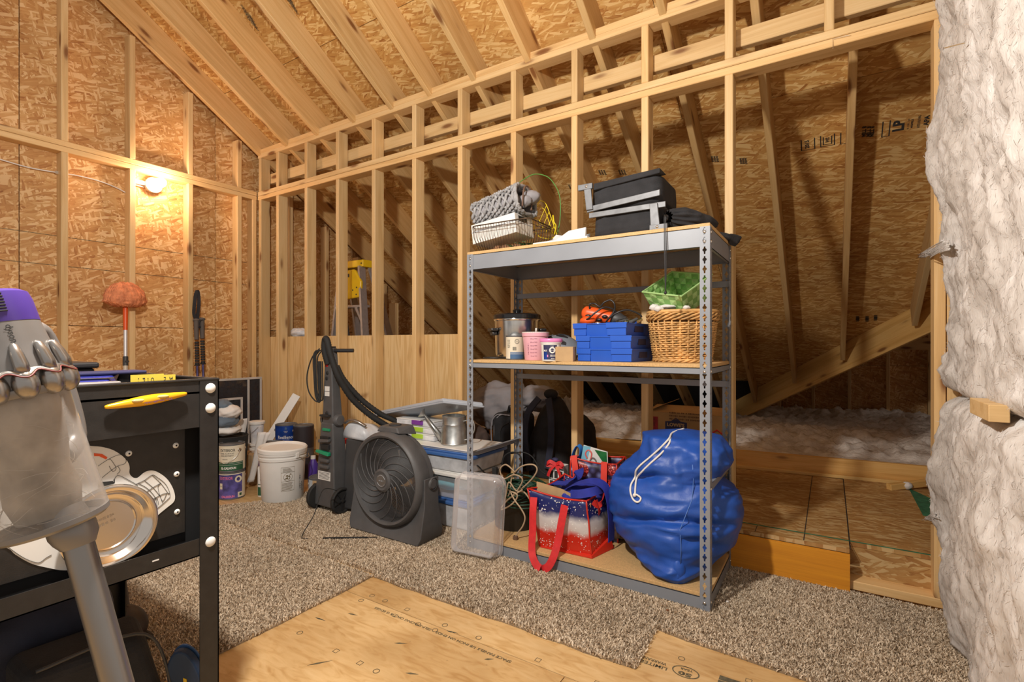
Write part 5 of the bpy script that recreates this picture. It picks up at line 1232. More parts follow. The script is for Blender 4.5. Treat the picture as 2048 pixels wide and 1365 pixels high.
t = thing('brown_bag', 'crumpled shiny brown plastic bag squeezed behind the patriotic tote', 'bag', (-.90, 2.44, S3))
MB().ell((-.895, 2.43, S3+.09), (.075, .085, .070), 30, 18, dis=lambda d: .3*nz(d, 2.4)+.1*nz(d, 6)).build('film', plain('brown_film', (.10, .065, .05), .28, var=.5, vscale=16, bump=.5, bscale=30), t, smooth=True, world=True)

# big blue laundry bag ------------------------------------------------------
lb = thing('laundry_bag', 'large bulging royal blue nylon laundry bag at the right end of the bottom shelf', 'laundry bag', (-.60, 2.35, S3))
zs = [0.066, .085, .114, .18, .27, .36, .42, .465, .51, .55, .60, .645, .668]
xl = [-.62, -.705, -.775, -.868, -.903, -.895, -.882, -.868, -.83, -.775, -.745, -.745, -.60]
xr = [-.49, -.455, -.425, -.352, -.318, -.308, -.330, -.395, -.372, -.352, -.365, -.40, -.52]
dy = [.06, .115, .16, .205, .225, .22, .21, .19, .19, .18, .165, .13, .03]
def lbag(u, v):
    k = v*(len(zs)-1); a = 2*math.pi*u; ca, sa = math.cos(a), math.sin(a)
    I = lambda q: float(np.interp(k, range(len(zs)), q))
    x0, x1, d, z = I(xl), I(xr), I(dy), I(zs); cx = (x0+x1)/2; e_ = .86
    x = cx + (x1-x0)/2*math.copysign(abs(ca)**e_, ca); yc_ = 2.345 - .115*max(0, 1-(z-.066)/.10)**1.5; y = yc_ + d*math.copysign(abs(sa)**e_, sa)
    fr = max(0, -sa)
    # front corner pulled down to a point, creases round the middle, gathers at the mouth
    q = math.exp(-((x+.55)/.09)**2)*max(0, 1-(z-.066)/.30)*fr; y -= .075*q**.8
    cr_ = math.exp(-((z-.300-.05*(x+.6)-.02*math.sin(9*x))/.016)**2)*fr; y += .040*cr_; z -= .010*cr_
    c2_ = math.exp(-((z-.255+.10*(x+.6)+.015*math.sin(14*x))/.012)**2)*fr*max(0, min(1, (x+.72)/.1)); y += .020*c2_
    c3_ = math.exp(-((z-.455-.25*(x+.75))/.018)**2)*max(0, min(1, (-.55-x)/.1)); y += .030*c3_*fr
    p = Vector((x, y, z)); n1 = nz(p, 6.5); n2 = nz((x*2.6, y*2, z*7), 2.6, 2); n3 = nz((x*9+2*z, y*8, z*2.0), 2.5, 7); n4 = abs(nz((x*3+z*2, y*3, z*9-x*3), 2.2, 9))
    top_ = max(0, min(1, (z-.40)/.15)); lowf = max(0, min(1, (.22-z)/.1))
    w_ = .012*n1 + .008*n2 - .020*n4 + top_*.026*n3 + lowf*.012*nz((x*11, y*9, z*3), 2.2, 3)
    x += (x-cx)*w_*3; y += (y-2.345)*w_*4.5
    y = min(y, 2.575)
    return (x, y, max(z+.006*n2*(1 if z > .1 else 0), .0665))
mb = MB(); mb.grid(lbag, 150, 100, cu=True); base = [lbag(i/150, 0) for i in range(150)]; mb.add(base, [tuple(reversed(range(150)))]); mb.add([lbag(i/150, 1) for i in range(150)], [tuple(range(150))])
mb.build('bag', 'blue_nylon', lb, smooth=True, world=True)
tip = MB(); tip.ell((-.538, 2.135, S3+.055), (.035, .030, .054), 20, 14, dis=lambda d: .12*nz(d, 3)); tip.tube(catmull([(-.56, 2.17, S3+.10), (-.540, 2.135, S3+.05), (-.532, 2.112, S3+.012)], 5), [.05, .046, .042, .038, .034, .030, .026, .022, .017, .012, .005][:11], 14); tip.build('corner_tip', 'blue_nylon', lb, smooth=True, world=True)
cl = [(1368, 858), (1345, 866), (1338, 878), (1320, 897), (1300, 915), (1282, 930), (1272, 942), (1270, 955), (1262, 970), (1261, 985), (1266, 999), (1274, 1005), (1280, 1002), (1281, 996), (1273, 990), (1269, 992)]
cl2 = [(1341, 875), (1338, 888), (1322, 908), (1300, 928), (1283, 945), (1274, 956), (1271, 972), (1270, 990)]
def on_bag(px, py):
    """first hit of the view ray with the bag mesh, pulled 5 mm towards the room"""
    d = ray(px, py); o = Vector((0, 0, CH)); h = _bvh.ray_cast(o, d.normalized()); return (h[0] - d.normalized()*.005) if h[0] else o + d*2.15
from mathutils.bvhtree import BVHTree
_bvh = BVHTree.FromPolygons(mb.v, mb.f)
MB().tube(catmull([on_bag(*p) for p in cl], 5), .0042, 7).tube(catmull([on_bag(*p) for p in cl2], 5), .0042, 7).ell(on_bag(1269, 991), (.008, .008, .008), 10, 8).build('drawcord', 'white_cord', lb, smooth=True, world=True)
se = MB(); se.tube([on_bag(x, y) - ray(x, y).normalized()*(-.004) for x, y in ((1385, 930), (1387, 960), (1384, 1000), (1360, 1060), (1362, 1100), (1361, 1130))], .0018, 5); se.build('seam', plain('pale_seam', (.10, .22, .60), .5), lb, smooth=True, world=True)
# ================================================================ LEFT OF THE RACK
# ---- floor fan
fc = Vector((-2.07, 2.03, .312)); fan = thing('floor_fan', 'round charcoal floor fan with spiral grille standing on the carpet', 'fan', (fc.x, fc.y, 0))
fy = Matrix.Translation((0, 0, fc.z)) @ Matrix.Rotation(R(90), 4, 'X')       # local Z of lathes -> towards -Y (the room)
MB().lathe([(.226, .060), (.232, .078), (.243, .084), (.255, .076), (.262, .055), (.262, .0), (.255, -.012), (.236, -.012), (.232, .02), (.226, .060)], 72, fy).build('front_ring', 'grey_plastic', fan, smooth=40)
MB().lathe([(.246, -.012), (.250, -.03), (.246, -.05), (.225, -.055), (.225, -.012)], 72, fy).build('rear_ring', 'grey_plastic', fan, smooth=40)
g_ = MB()
for k in range(96):
    a = 2*math.pi*k/96; g_.tube([fy @ Vector((.236*math.cos(a), .236*math.sin(a), -.052)), fy @ Vector((.215*math.cos(a), .215*math.sin(a), -.085)), fy @ Vector((.15*math.cos(a), .15*math.sin(a), -.105))], .0026, 4)
for r_, z in ((.236, -.05), (.222, -.075), (.19, -.095), (.15, -.105)): g_.tube([fy @ Vector((r_*math.cos(a), r_*math.sin(a), z)) for a in [2*math.pi*k/64 for k in range(64)]], .003, 5, closed=True)
g_.build('rear_grille', 'grey_plastic', fan)['kind'] = 'stuff'
g_ = MB(); prof = lambda r: .066+.018*(1-(r/.226)**2)
for k in range(34):
    r = .062 + (.226-.062)*k/33; g_.tube([fy @ Vector((r*math.cos(a), r*math.sin(a), prof(r))) for a in [2*math.pi*q/80 for q in range(80)]], .00115, 4, closed=True)
g_.build('grille_ring', 'grey_plastic', fan)['kind'] = 'stuff'
for k in range(16):
    pts = []
    for q in range(15):
        u = q/14; r = .058+(.228-.058)*u; a = 2*math.pi*k/16 - 1.35*u**.8; pts.append(fy @ Vector((r*math.cos(a), r*math.sin(a), prof(r)+.002)))
    MB().tube(pts, [.0034-.0012*u/14 for u in range(15)], 5).build('spiral_rib', 'grey_plastic', fan, smooth=True)
MB().lathe([(.066, .070), (.064, .090), (.052, .098), (.040, .094), (0, .094)], 40, fy).build('hub', 'grey_plastic', fan, smooth=40)
MB().lathe([(.036, .093), (.036, .0965), (0, .0972)], 32, fy).build('badge', plain('badge_plastic', (.16, .15, .14), .35, .3), fan, smooth=40)
b = MB(); 
for s_ in (1, -1):
    pts = [fy @ Vector((.030*math.cos(a), .030*math.sin(a), .0972)) for a in [R(20+14*k)+(math.pi if s_ < 0 else 0) for k in range(10)]]; b.tube(pts, .0010, 4)
fbars(b, fy @ Vector((0, 0, .0976)), (1, 0, 0), (0, 0, 1), .006, .034); b.build('lettering', 'greylid', fan)
for k in range(5):
    bl_ = MB(); a0 = 2*math.pi*k/5+.3
    def blade(u, v):
        r = .05+.165*v; a = a0 + (u-.5)*(1.0-.15*v) + .5*v; return fy @ Vector((r*math.cos(a), r*math.sin(a), .012+.035*(u-.5)))
    bl_.grid(blade, 8, 6).build('blade', 'grey_dark', fan, smooth=True, solid=.003)
MB().lathe([(0, .03), (.055, .03), (.055, -.06), (0, -.06)], 28, fy).build('motor', 'black', fan, smooth=40)
st_ = []
for k in range(25): a = R(4) - R(188)*k/24; st_.append((.238*math.cos(a), fc.z+.238*math.sin(a)))
poly = [(-.262, .005), (.268, .005), (.285, .05), (.274, fc.z+.03), (.262, fc.z+.035)] + st_ + [(-.262, fc.z+.035), (-.274, fc.z+.03), (-.272, .05)]
def tri_strip_stand():
    b = MB(); n = len(st_); y0a, y1a = -.065, .075
    outer = [(.262 - .524*k/(n-1), max(.004, fc.z+.03 - 2.2*(fc.z)*min(k, n-1-k)/(n-1)*2)) for k in range(n)]
    outer = []
    for k in range(n):
        u = k/(n-1)
        if u < .28: outer.append((.276-.004*u, fc.z+.035-(fc.z+.03)*u/.28))
        elif u > .72: outer.append((-.276+.004*(1-u), fc.z+.035-(fc.z+.03)*(1-u)/.28))
        else: outer.append((.274-.548*(u-.28)/.44, .005))
    vs = [];
    for (xi, zi), (xo, zo) in zip(st_, outer):
        k0 = 1+.75*max(0, (.2-zo))/.2; vs += [(xi, y0a+.03, zi), (xo, y0a*k0*.8, zo), (xo, y1a*k0*.8, zo), (xi, y1a-.02, zi)]
    fs = []
    for k in range(n-1):
        for q in range(4): fs.append((4*k+q, 4*k+(q+1) % 4, 4*k+4+(q+1) % 4, 4*k+4+q))
    fs += [(3, 2, 1, 0), tuple(range(4*n-4, 4*n))]
    b.add(vs, fs); return b
tri_strip_stand().build('stand', 'grey_plastic', fan, smooth=35, bevel=.004)
for s_ in (1, -1):
    MB().lathe([(0, .012), (.024, .012), (.028, .008), (.030, 0), (.034, 0), (.034, .006), (.031, .012), (.031, .0)], 28, Matrix.Translation((s_*.272, .012, fc.z)) @ Matrix.Rotation(s_*R(90), 4, 'Y')).build('pivot_cap', 'grey_plastic', fan, smooth=40)
MB().hexa([(-.085, -.05, .568), (.085, -.05, .568), (.10, .08, .55), (-.10, .08, .55)], [(-.065, -.045, .600), (.065, -.045, .600), (.08, .07, .604), (-.08, .07, .604)]).build('control_box', 'grey_plastic', fan, bevel=.006)
MB().lathe([(.034, 0), (.034, .006), (.026, .009), (.0, .009)], 28, Matrix.Translation((0, .01, .602))).build('control_dial', 'grey_dark', fan, smooth=40)

# ---- upright carpet cleaner
cl = thing('carpet_cleaner', 'tall charcoal upright carpet cleaner with ribbed hose beside the white bucket', 'carpet cleaner', (-2.68, 2.12, 0))
MB().hexa([(-2.80, 2.045, .03), (-2.60, 2.045, .03), (-2.60, 2.17, .03), (-2.80, 2.17, .03)], [(-2.755, 2.062, .56), (-2.638, 2.062, .56), (-2.638, 2.15, .56), (-2.755, 2.15, .56)]).build('lower_body', 'grey_plastic', cl, world=True, bevel=.010, seg=3)
MB().hexa([(-2.748, 2.066, .55), (-2.640, 2.066, .55), (-2.640, 2.145, .55), (-2.748, 2.145, .55)], [(-2.735, 2.078, 1.035), (-2.672, 2.078, 1.035), (-2.672, 2.125, 1.035), (-2.735, 2.125, 1.035)]).build('handle_column', 'grey_plastic', cl, world=True, bevel=.008, seg=3)
for s_, x in ((1, -2.636), (-1, -2.757)):
    MB().lathe([(.040, -.01), (.040, .008), (.030, .020), (0, .024)], 28, Matrix.Translation((x, 2.105, .575)) @ Matrix.Rotation(s_*R(90), 4, 'Y')).build('pivot_knob', 'grey_plastic', cl, smooth=40, world=True)
for z0, z1, x0, x1 in ((.395, .425, -2.73, -2.655), (.455, .475, -2.735, -2.655), (.60, .612, -2.74, -2.66)): MB().box(x0, x1, 2.040, 2.068, z0, z1).build('slot', 'rubber', cl, world=True, bevel=.002)
b = MB(); b.hexa([(-2.745, 2.030, .435), (-2.645, 2.030, .445), (-2.645, 2.056, .445), (-2.745, 2.056, .435)], [(-2.745, 2.034, .455), (-2.645, 2.034, .462), (-2.645, 2.056, .462), (-2.745, 2.056, .455)]); b.build('front_ledge', 'grey_plastic', cl, world=True, bevel=.004)
MB().hexa([(-2.765, 2.028, .372), (-2.640, 2.026, .358), (-2.640, 2.05, .358), (-2.765, 2.05, .372)], [(-2.765, 2.032, .388), (-2.640, 2.032, .380), (-2.640, 2.05, .380), (-2.765, 2.05, .388)]).build('green_latch', 'emerald', cl, world=True, bevel=.003)
MB().box(-2.728, -2.66, 2.052, 2.07, .508, .525).build('green_button', 'emerald', cl, world=True, bevel=.003)
for z in (.285, .325, .365): MB().box(-2.74, -2.655, 2.036, 2.06, z-.014, z+.010).build('tank_rib', 'grey_plastic', cl, world=True, bevel=.008)
def tilted_label(b, x0, x1, z0, z1):
    f = lambda z: 2.045+(.017)*(z-.03)/.53-.0012; b.add([(x0, f(z0), z0), (x1, f(z0), z0), (x1, f(z1), z1), (x0, f(z1), z1)], [(0, 1, 2, 3)])
b = MB(); tilted_label(b, -2.765, -2.645, .198, .252); b.build('label', 'paper', cl, world=True, solid=.0006)
b = MB()
for k in range(6): tilted_label(b, -2.757, -2.66+.004*(k % 3), .206+.0075*k, .2085+.0075*k)
for v in range(len(b.v)): b.v[v] = (b.v[v][0], b.v[v][1]-.0008, b.v[v][2])
b.build('label_print', 'ink', cl, world=True)
MB().box(-2.722, -2.70, 2.0735, 2.077, .955, 1.01).build('white_sticker', 'paper', cl, world=True); MB().box(-2.722, -2.70, 2.0735, 2.077, .915, .945).build('red_sticker', 'red', cl, world=True)
b = MB(); b.box(-2.725, -2.68, 2.0695, 2.074, .728, .756); b.box(-2.725, -2.68, 2.0692, 2.0735, .760, .79); b.build('silver_sticker', 'paper', cl, world=True)
b = MB()
for x, z in ((-2.705, .875), (-2.71, .84), (-2.70, .62)): b.lathe([(0, .004), (.012, .003), (.014, 0)], 14, Matrix.Translation((x, 2.075 if z > .7 else 2.066, z)) @ Matrix.Rotation(R(90), 4, 'X'))
b.build('switch', 'rubber', cl, world=True, smooth=True)
MB().hexa([(-2.60, 2.10, .02), (-2.43, 2.14, .02), (-2.43, 2.36, .02), (-2.62, 2.33, .02)], [(-2.60, 2.13, .46), (-2.45, 2.16, .46), (-2.45, 2.32, .46), (-2.61, 2.30, .46)]).build('rear_tank', 'grey_dark', cl, world=True, bevel=.012)
dm = MB(); dq = Vector((-2.53, 2.16, .46)); dm.grid(lambda u, v: dq + Vector((.105*math.cos(math.pi*u), -.02+.14*v, .105*math.sin(math.pi*u)*(1-.25*v))), 20, 4).add([dq + Vector((.105*math.cos(math.pi*k/20), -.02, .105*math.sin(math.pi*k/20))) for k in range(21)], [tuple(range(21))])
dm.build('clear_tank_lid', 'frost', cl, world=True, smooth=40, solid=.003)
MB().tube(catmull([dq+Vector((-.07, -.03, .098)), dq+Vector((-.02, -.035, .122)), dq+Vector((.04, -.03, .118)), dq+Vector((.085, .0, .085))], 5), .013, 8, flat=.6).build('tank_handle', 'silverplastic', cl, smooth=True, world=True)
for s_, x, y in ((1, -2.583, 2.085), (-1, -2.80, 2.075)):
    wx = Matrix.Translation((x, y, .080)) @ Matrix.Rotation(s_*R(90), 4, 'Y')
    MB().lathe([(0, -.012), (.074, -.012), (.080, -.006), (.080, .010), (.074, .016), (.066, .014), (.064, .006), (.012, .006), (.012, .014), (0, .015)], 44, wx).build('wheel', 'rubber', cl, smooth=40, world=True)
    sp = MB()
    for k in range(5): sp.box(.01, .064, -.004, .004, .004, .012, wx @ Matrix.Rotation(2*math.pi*k/5, 4, 'Z'))
    sp.build('wheel_spoke', 'black', cl, world=True)
def ribbed(mb, pts, r, n=10):
    pts = catmull(pts, 14); rr_ = [r*(1+.13*(i % 2)) for i in range(len(pts))]; mb.tube(pts, rr_, n)
hs = MB(); ribbed(hs, [(-2.70, 2.075, .93), (-2.715, 2.06, 1.02), (-2.703, 2.055, 1.085), (-2.675, 2.05, 1.08), (-2.650, 2.06, .98), (-2.615, 2.09, .85), (-2.585, 2.17, .71), (-2.535, 2.27, .60), (-2.47, 2.35, .525), (-2.42, 2.40, .49)], .0185)
hs.build('hose', 'rubber', cl, smooth=True, world=True)
hs = MB(); ribbed(hs, [(-2.635, 2.09, .92), (-2.615, 2.13, .83), (-2.57, 2.23, .70), (-2.50, 2.33, .60), (-2.44, 2.40, .55), (-2.40, 2.43, .50)], .017); hs.build('hose', 'rubber', cl, smooth=True, world=True)
MB().cyl((-2.67, 2.10, 1.018), (-2.56, 2.16, 1.018), .012, n=16).box(-2.73, -2.68, 2.06, 2.12, 1.03, 1.045).build('handle_grip', 'black', cl, smooth=40, world=True)
cb = MB(); rr = random.Random(12)
for k in range(9):
    dx, dy = rr.uniform(-.012, .012), rr.uniform(-.010, .010)
    cb.tube(catmull([(-2.745+dx, 2.05+dy, 1.02), (-2.775+dx, 2.035+dy, .985+rr.uniform(-.02, .02)), (-2.770+dx, 2.035+dy, .85), (-2.762+dx, 2.04+dy, .73), (-2.745+dx, 2.05+dy, .70+rr.uniform(-.01, .02)), (-2.742+dx, 2.05+dy, .80), (-2.745+dx, 2.05+dy, .95)], 6), .0042, 6)
cb.tube(catmull([(-2.75, 2.05, 1.03), (-2.80, 2.03, .97), (-2.835, 2.02, .86), (-2.82, 2.02, .76), (-2.77, 2.03, .70), (-2.745, 2.05, .69)], 7), .0042, 6)
cb.build('power_cord', 'rubber', cl, smooth=True, world=True)
# ---- thin black wire on the carpet
t = thing('wire_rod', 'bent thin black wire and rod lying on the carpet before the fan', 'wire', (-2.3, 1.8, 0))
MB().tube(catmull([atX(674, 982, -2.48), atX(655, 978, -2.50)+Vector((0, -.03, 0)), atZ(628, 1030, .10), atZ(608, 1064, .02), atZ(604, 1076, .006), atZ(616, 1078, .005)], 8), .0026, 6).build('thin_wire', 'rubber', t, smooth=True, world=True)
MB().tube([atZ(646, 1077, .006), atZ(700, 1076, .007), atZ(734, 1075.5, .007)], .0045, 8).tube([atZ(734, 1075.5, .007), atZ(755, 1075, .007)], .002, 6).build('rod', 'rubber', t, smooth=True, world=True)

# ---- storage bins
def storage_bin(label, x0, x1, y0, y1, z0, z1, body, lid, content=None, lid_h=.026):
    t = thing('storage_bin', label, 'storage bin', ((x0+x1)/2, (y0+y1)/2, z0)); q = .022
    b = MB(); b.hexa([(x0+q, y0+q, z0+.001), (x1-q, y0+q, z0+.001), (x1-q, y1-q, z0+.001), (x0+q, y1-q, z0+.001)], [(x0+.006, y0+.006, z1-lid_h), (x1-.006, y0+.006, z1-lid_h), (x1-.006, y1-.006, z1-lid_h), (x0+.006, y1-.006, z1-lid_h)])
    b.build('body', body, t, world=True, bevel=.012, seg=3)
    MB().box(x0-.004, x1+.004, y0-.004, y1+.004, z1-lid_h, z1-.008).box(x0+.02, x1-.02, y0+.02, y1-.02, z1-.008, z1).build('lid', lid, t, world=True, bevel=.007, seg=3)
    if content: 
        MB().ell(((x0+x1)/2+.06, (y0+y1)/2, (z0+z1)/2-.01), ((x1-x0)/2-.09, (y1-y0)/2-.035, (z1-z0)*.33), 24, 14, dis=lambda d: .12*nz(d, 3)).build('contents', content, t, smooth=True, world=True)
    return t
BX0, BX1, BY0, BY1 = -2.27, -1.695, 2.235, 2.585
storage_bin('clear storage bin with blue lid, bottom of the stack behind the fan', BX0, BX1, BY0, BY1, 0, .165, 'frost', 'bluelid', 'navy_cloth')
storage_bin('clear storage bin of aqua cloth with white lid, middle of the stack', BX0, BX1-.015, BY0, BY1, .166, .325, 'clear', 'white_paint', 'aqua')
storage_bin('grey clear storage bin with blue lid, uppermost of the large stack', BX0, BX1+.02, BY0-.01, BY1, .326, .440, 'frost', 'bluelid', None)
t = thing('flat_lid', 'loose flat white plastic lid under the watering can', 'lid', (-1.9, 2.4, .441)); MB().box(-2.20, -1.655, 2.26, 2.56, .441, .452).box(-2.21, -1.645, 2.25, 2.57, .452, .458).build('sheet', 'white_paint', t, world=True, bevel=.004)
M['drawer_white'] = clear_plastic('milky_plastic', (.86, .87, .90), .72, .3)
for i, (z0, clipm) in enumerate(((.459, 'lime'), (.501, 'lime'), (.543, 'clip_purple'))):
    o = thing('craft_tray', ['milky stackable tray with lime clip, bottom of three beside watering can', 'milky stackable tray with lime clip, middle of three beside watering can', 'milky stackable tray with purple clip, top of three beside watering can'][i], 'tray', (-2.20, 2.45, z0))
    MB().box(-.17, .15, -.105, .105, 0, .036).build('tray_body', 'drawer_white', o, bevel=.008, seg=3); MB().box(-.172, .152, -.107, .107, .034, .041).build('tray_rim', 'white_paint', o, bevel=.003)
    MB().box(-.03, .06, -.114, -.100, .010, .038).build('clip', clipm, o, bevel=.003)
wcn = Vector((-1.915, 2.375, .459)); t = thing('watering_can', 'small galvanized metal watering can on the loose white lid', 'watering can', wcn)
MB().lathe([(0, 0), (.080, 0), (.084, .006), (.080, .012), (.077, .10), (.072, .115), (.0735, .120), (.071, .125), (.072, .165), (.075, .168), (.072, .171), (.066, .168), (.064, .13), (0, .13)], 44).build('body', 'zinc_can', t, smooth=40)
sa, sb = Vector((-.070, -.03, .025)), Vector((-.185, -.06, .165)); MB().tube([sa, sa.lerp(sb, .5), sb], [.020, .014, .009], 14).build('spout', 'zinc_can', t, smooth=True)
MB().lathe([(.009, 0), (.030, .020), (.032, .024), (0, .028)], 24, zframe(sb, sb+Vector((-.08, -.04, .06)))).build('rose', 'zinc_can', t, smooth=40)
MB().tube(catmull([(.07, .0, .14), (.12, .02, .15), (.135, .02, .09), (.10, .01, .04), (.078, .0, .03)], 6), .006, 8, flat=.6).build('handle', 'zinc_can', t, smooth=True)
# tilted grey lid
Fq, Lq, Rq = atY(886, 803, 2.27), atY(746, 830, 2.42), atY(968, 812, 2.41); Bq = Lq+Rq-Fq
t = thing('bin_lid', 'loose grey bin lid tilted over the watering can and trays', 'lid', tuple((Fq+Bq)/2))
up_ = (Rq-Fq).cross(Lq-Fq).normalized()
ins_ = lambda p, k: p + ((Fq+Bq)/2-p)*k
b = MB(); b.hexa([Fq, Rq, Bq, Lq], [ins_(p, .03)+up_*.022 for p in (Fq, Rq, Bq, Lq)])
b.hexa([p-up_*.012 - ins_(p, .0) + ins_(p, -.02) for p in (Fq, Rq, Bq, Lq)], [ins_(p, -.02) for p in (Fq, Rq, Bq, Lq)])
b.build('lid_shell', 'greylid', t, world=True, bevel=.008, seg=3)
# clear plastic bin leaning on the rack
t = thing('clear_lid', 'scratched clear plastic bin lid standing on edge against the rack post', 'bin lid', (-1.5, 2.02, 0))
lean = Matrix.Translation((-1.497, 1.985, .003)) @ Matrix.Rotation(R(7), 4, 'Z') @ Matrix.Rotation(R(-7), 4, 'X')
def rrect(w_, h_, r, n=6):
    pts = []
    for cx, cz, a in ((w_/2-r, h_-r, 0), (-w_/2+r, h_-r, 90), (-w_/2+r, r, 180), (w_/2-r, r, 270)):
        for k in range(n+1): q = R(a+90*k/n); pts.append((cx+r*math.cos(q), cz+r*math.sin(q)))
    return pts
b = MB(); nP = len(rrect(.27, .40, .04)); loops = [(.235, .365, .03, 0, .0175), (.245, .375, .032, .004, .0125), (.25, .38, .035, .055, .01), (.265, .395, .04, .058, .0025), (.27, .40, .042, .072, 0)]
for w_, h_, r_, y_, zo in loops: b.v += [tuple(lean @ Vector((x, y_, z+zo))) for x, z in rrect(w_, h_, r_)]
for j in range(len(loops)-1):
    for i in range(nP): b.f.append((j*nP+i, j*nP+(i+1) % nP, (j+1)*nP+(i+1) % nP, (j+1)*nP+i)); b.mi.append(0)
b.f.append(tuple(range(nP))); b.mi.append(0)
b.build('shell', 'clear', t, smooth=50, world=True, solid=.0018)
MB().tube([lean @ Vector((x, .072, z)) for x, z in rrect(.27, .40, .042)], .003, 6, closed=True).build('rim', 'clear', t, smooth=True, world=True)

# ---- behind the rack
t = thing('cloth_heap', 'heap of grey bed cloth piled behind the rack left post', 'cloth', (-2.2, 3.37, .3))
MB().ell((-2.235, 3.37, .57), (.29, .20, .185), 60, 36, dis=lambda d: .22*nz(d, 2.0)+.10*nz((d.x*1.2, d.y, d.z*3), 4)).ell((-1.93, 3.42, .64), (.17, .14, .10), 36, 20, dis=lambda d: .25*nz(d, 2.6, 3)).build('folds', 'grey_cloth', t, smooth=True, world=True)
t = thing('brown_sack', 'dark brown bag slumped beneath the grey cloth heap', 'bag', (-2.15, 3.0, .176))
MB().ell((-2.20, 2.94, .33), (.14, .12, .14), 40, 24, dis=lambda d: .2*nz(d, 2.4, 5)+.08*nz(d, 6)).build('cloth', plain('dark_brown_cloth', (.085, .055, .045), .8, var=.3, bump=.4, bscale=30), t, smooth=True, world=True)
def suitcase(label, x0, x1, y0, y1, z1, mat):
    t = thing('suitcase', label, 'suitcase', ((x0+x1)/2, (y0+y1)/2, .176))
    MB().box(x0, x1, y0, y1, .19, z1).build('case', mat, t, world=True, bevel=.05, seg=5)
    b = MB()
    for dx in (-.004, .022): b.tube(catmull([(x0+.01+dx, y0+.03, .20), (x0+.008+dx, y0+.01, .40), (x0+.012+dx, y0+.008, z1-.07), (x0+.06+dx, y0+.004, z1-.012), (x0+.14+dx, y0, z1-.008)], 6), .004, 6)
    b.build('piping', 'grey_cloth', t, smooth=True, world=True)
    b = MB(); b.tube(catmull([(x0+.10, y0-.006, .25), (x0+.09, y0-.008, z1-.12), (x0+.15, y0-.008, z1-.06), (x1-.06, y0-.008, z1-.06), (x1-.03, y0-.008, z1-.13), (x1-.03, y0-.006, .25)], 5), .0025, 5); b.build('zip', 'grey_dark', t, smooth=True, world=True)
    MB().tube(catmull([(x0+.10, y0+.08, z1), (x0+.11, y0+.08, z1+.04), (x1-.11, y0+.08, z1+.04), (x1-.08, y0+.08, z1)], 5), .011, 8).build('handle', 'black', t, smooth=True, world=True)
    for x in (x0+.05, x1-.05): MB().lathe([(0, -.015), (.022, -.015), (.022, .015), (0, .015)], 18, Matrix.Translation((x, y0+.05, .198)) @ Matrix.Rotation(R(90), 4, 'Y')).build('wheel', 'rubber', t, smooth=40, world=True)
suitcase('black upright suitcase with pale piping behind the coiled cords', -1.99, -1.765, 2.86, 3.12, .585, 'black_cloth')
t = thing('backpack', 'dark backpack with padded straps leaning beside the black suitcase', 'backpack', (-1.62, 3.0, .176))
def pack(u, v):
    a = 2*math.pi*u; z = .18+.52*v; k = (1-(max(0, v-.35)/.65)**2.4*.82); ca, sa = math.cos(a), math.sin(a)
    p = Vector((-1.60+.02*v + .15*k*math.copysign(abs(ca)**.7, ca), 3.03+.03*v+.13*k*math.copysign(abs(sa)**.7, sa), z)); return p + Vector((nz(p, 7), nz(p, 7, 4), 0))*.018
b = MB(); b.grid(pack, 44, 24, cu=True); b.add([pack(i/44, 1) for i in range(44)], [tuple(range(44))]); b.build('bag', 'black_cloth', t, smooth=True, world=True)
b = MB(); b.band(catmull([(-1.64, 2.93, .70), (-1.70, 2.885, .60), (-1.715, 2.87, .45), (-1.70, 2.88, .30), (-1.68, 2.88, .22)], 6), (1, 0, 0), .045, .012).band(catmull([(-1.57, 2.93, .70), (-1.53, 2.89, .58), (-1.52, 2.87, .42), (-1.55, 2.88, .25)], 6), (1, 0, 0), .045, .012); b.build('strap', 'navy_cloth', t, smooth=30, world=True)
MB().tube(catmull([(-1.735, 2.845, .46), (-1.74, 2.84, .36), (-1.742, 2.84, .26), (-1.735, 2.845, .20)], 6), .008, 6).build('pale_trim', 'grey_cloth', t, smooth=True, world=True)
MB().ell((-1.60, 3.02, .72), (.05, .04, .035), 18, 12).build('top_loop', 'black_cloth', t, smooth=True, world=True)
t = thing('taupe_coat', 'pale taupe garment hanging beside the backpack behind the stud', 'garment', (-1.525, 3.12, .176))
MB().ell((-1.525, 3.12, .44), (.055, .05, .25), 30, 24, dis=lambda d: .15*nz((d.x*2, d.y*2, d.z), 2.4)).build('cloth', plain('taupe_cloth', (.30, .26, .215), .85, var=.15, bump=.3, bscale=30), t, smooth=True, world=True)
t = thing('dark_duffel', 'dark duffel bag end behind the taupe garment', 'bag', (-1.53, 3.36, .176)); MB().ell((-1.53, 3.36, .36), (.11, .12, .18), 30, 18, dis=lambda d: .15*nz(d, 2.5, 6)).build('cloth', 'black_cloth', t, smooth=True, world=True)
t = thing('moving_box', 'open brown moving box with store logo behind the blue laundry bag', 'box', (-.715, 3.2, .176))
MB().box(-.935, -.495, 3.0, 3.40, .176, .655).build('carton', 'kraft', t, world=True, bevel=.003)
MB().hexa([(-.93, 3.0, .655), (-.50, 3.0, .655), (-.50, 3.004, .655), (-.93, 3.004, .655)], [(-.90, 3.10, .69), (-.50, 3.10, .68), (-.50, 3.104, .68), (-.90, 3.104, .69)]).hexa([(-.935, 3.0, .655), (-.93, 3.0, .655), (-.93, 3.4, .655), (-.935, 3.4, .655)], [(-.84, 3.02, .70), (-.835, 3.02, .70), (-.835, 3.38, .70), (-.84, 3.38, .70)]).build('flap', 'kraft', t, world=True)
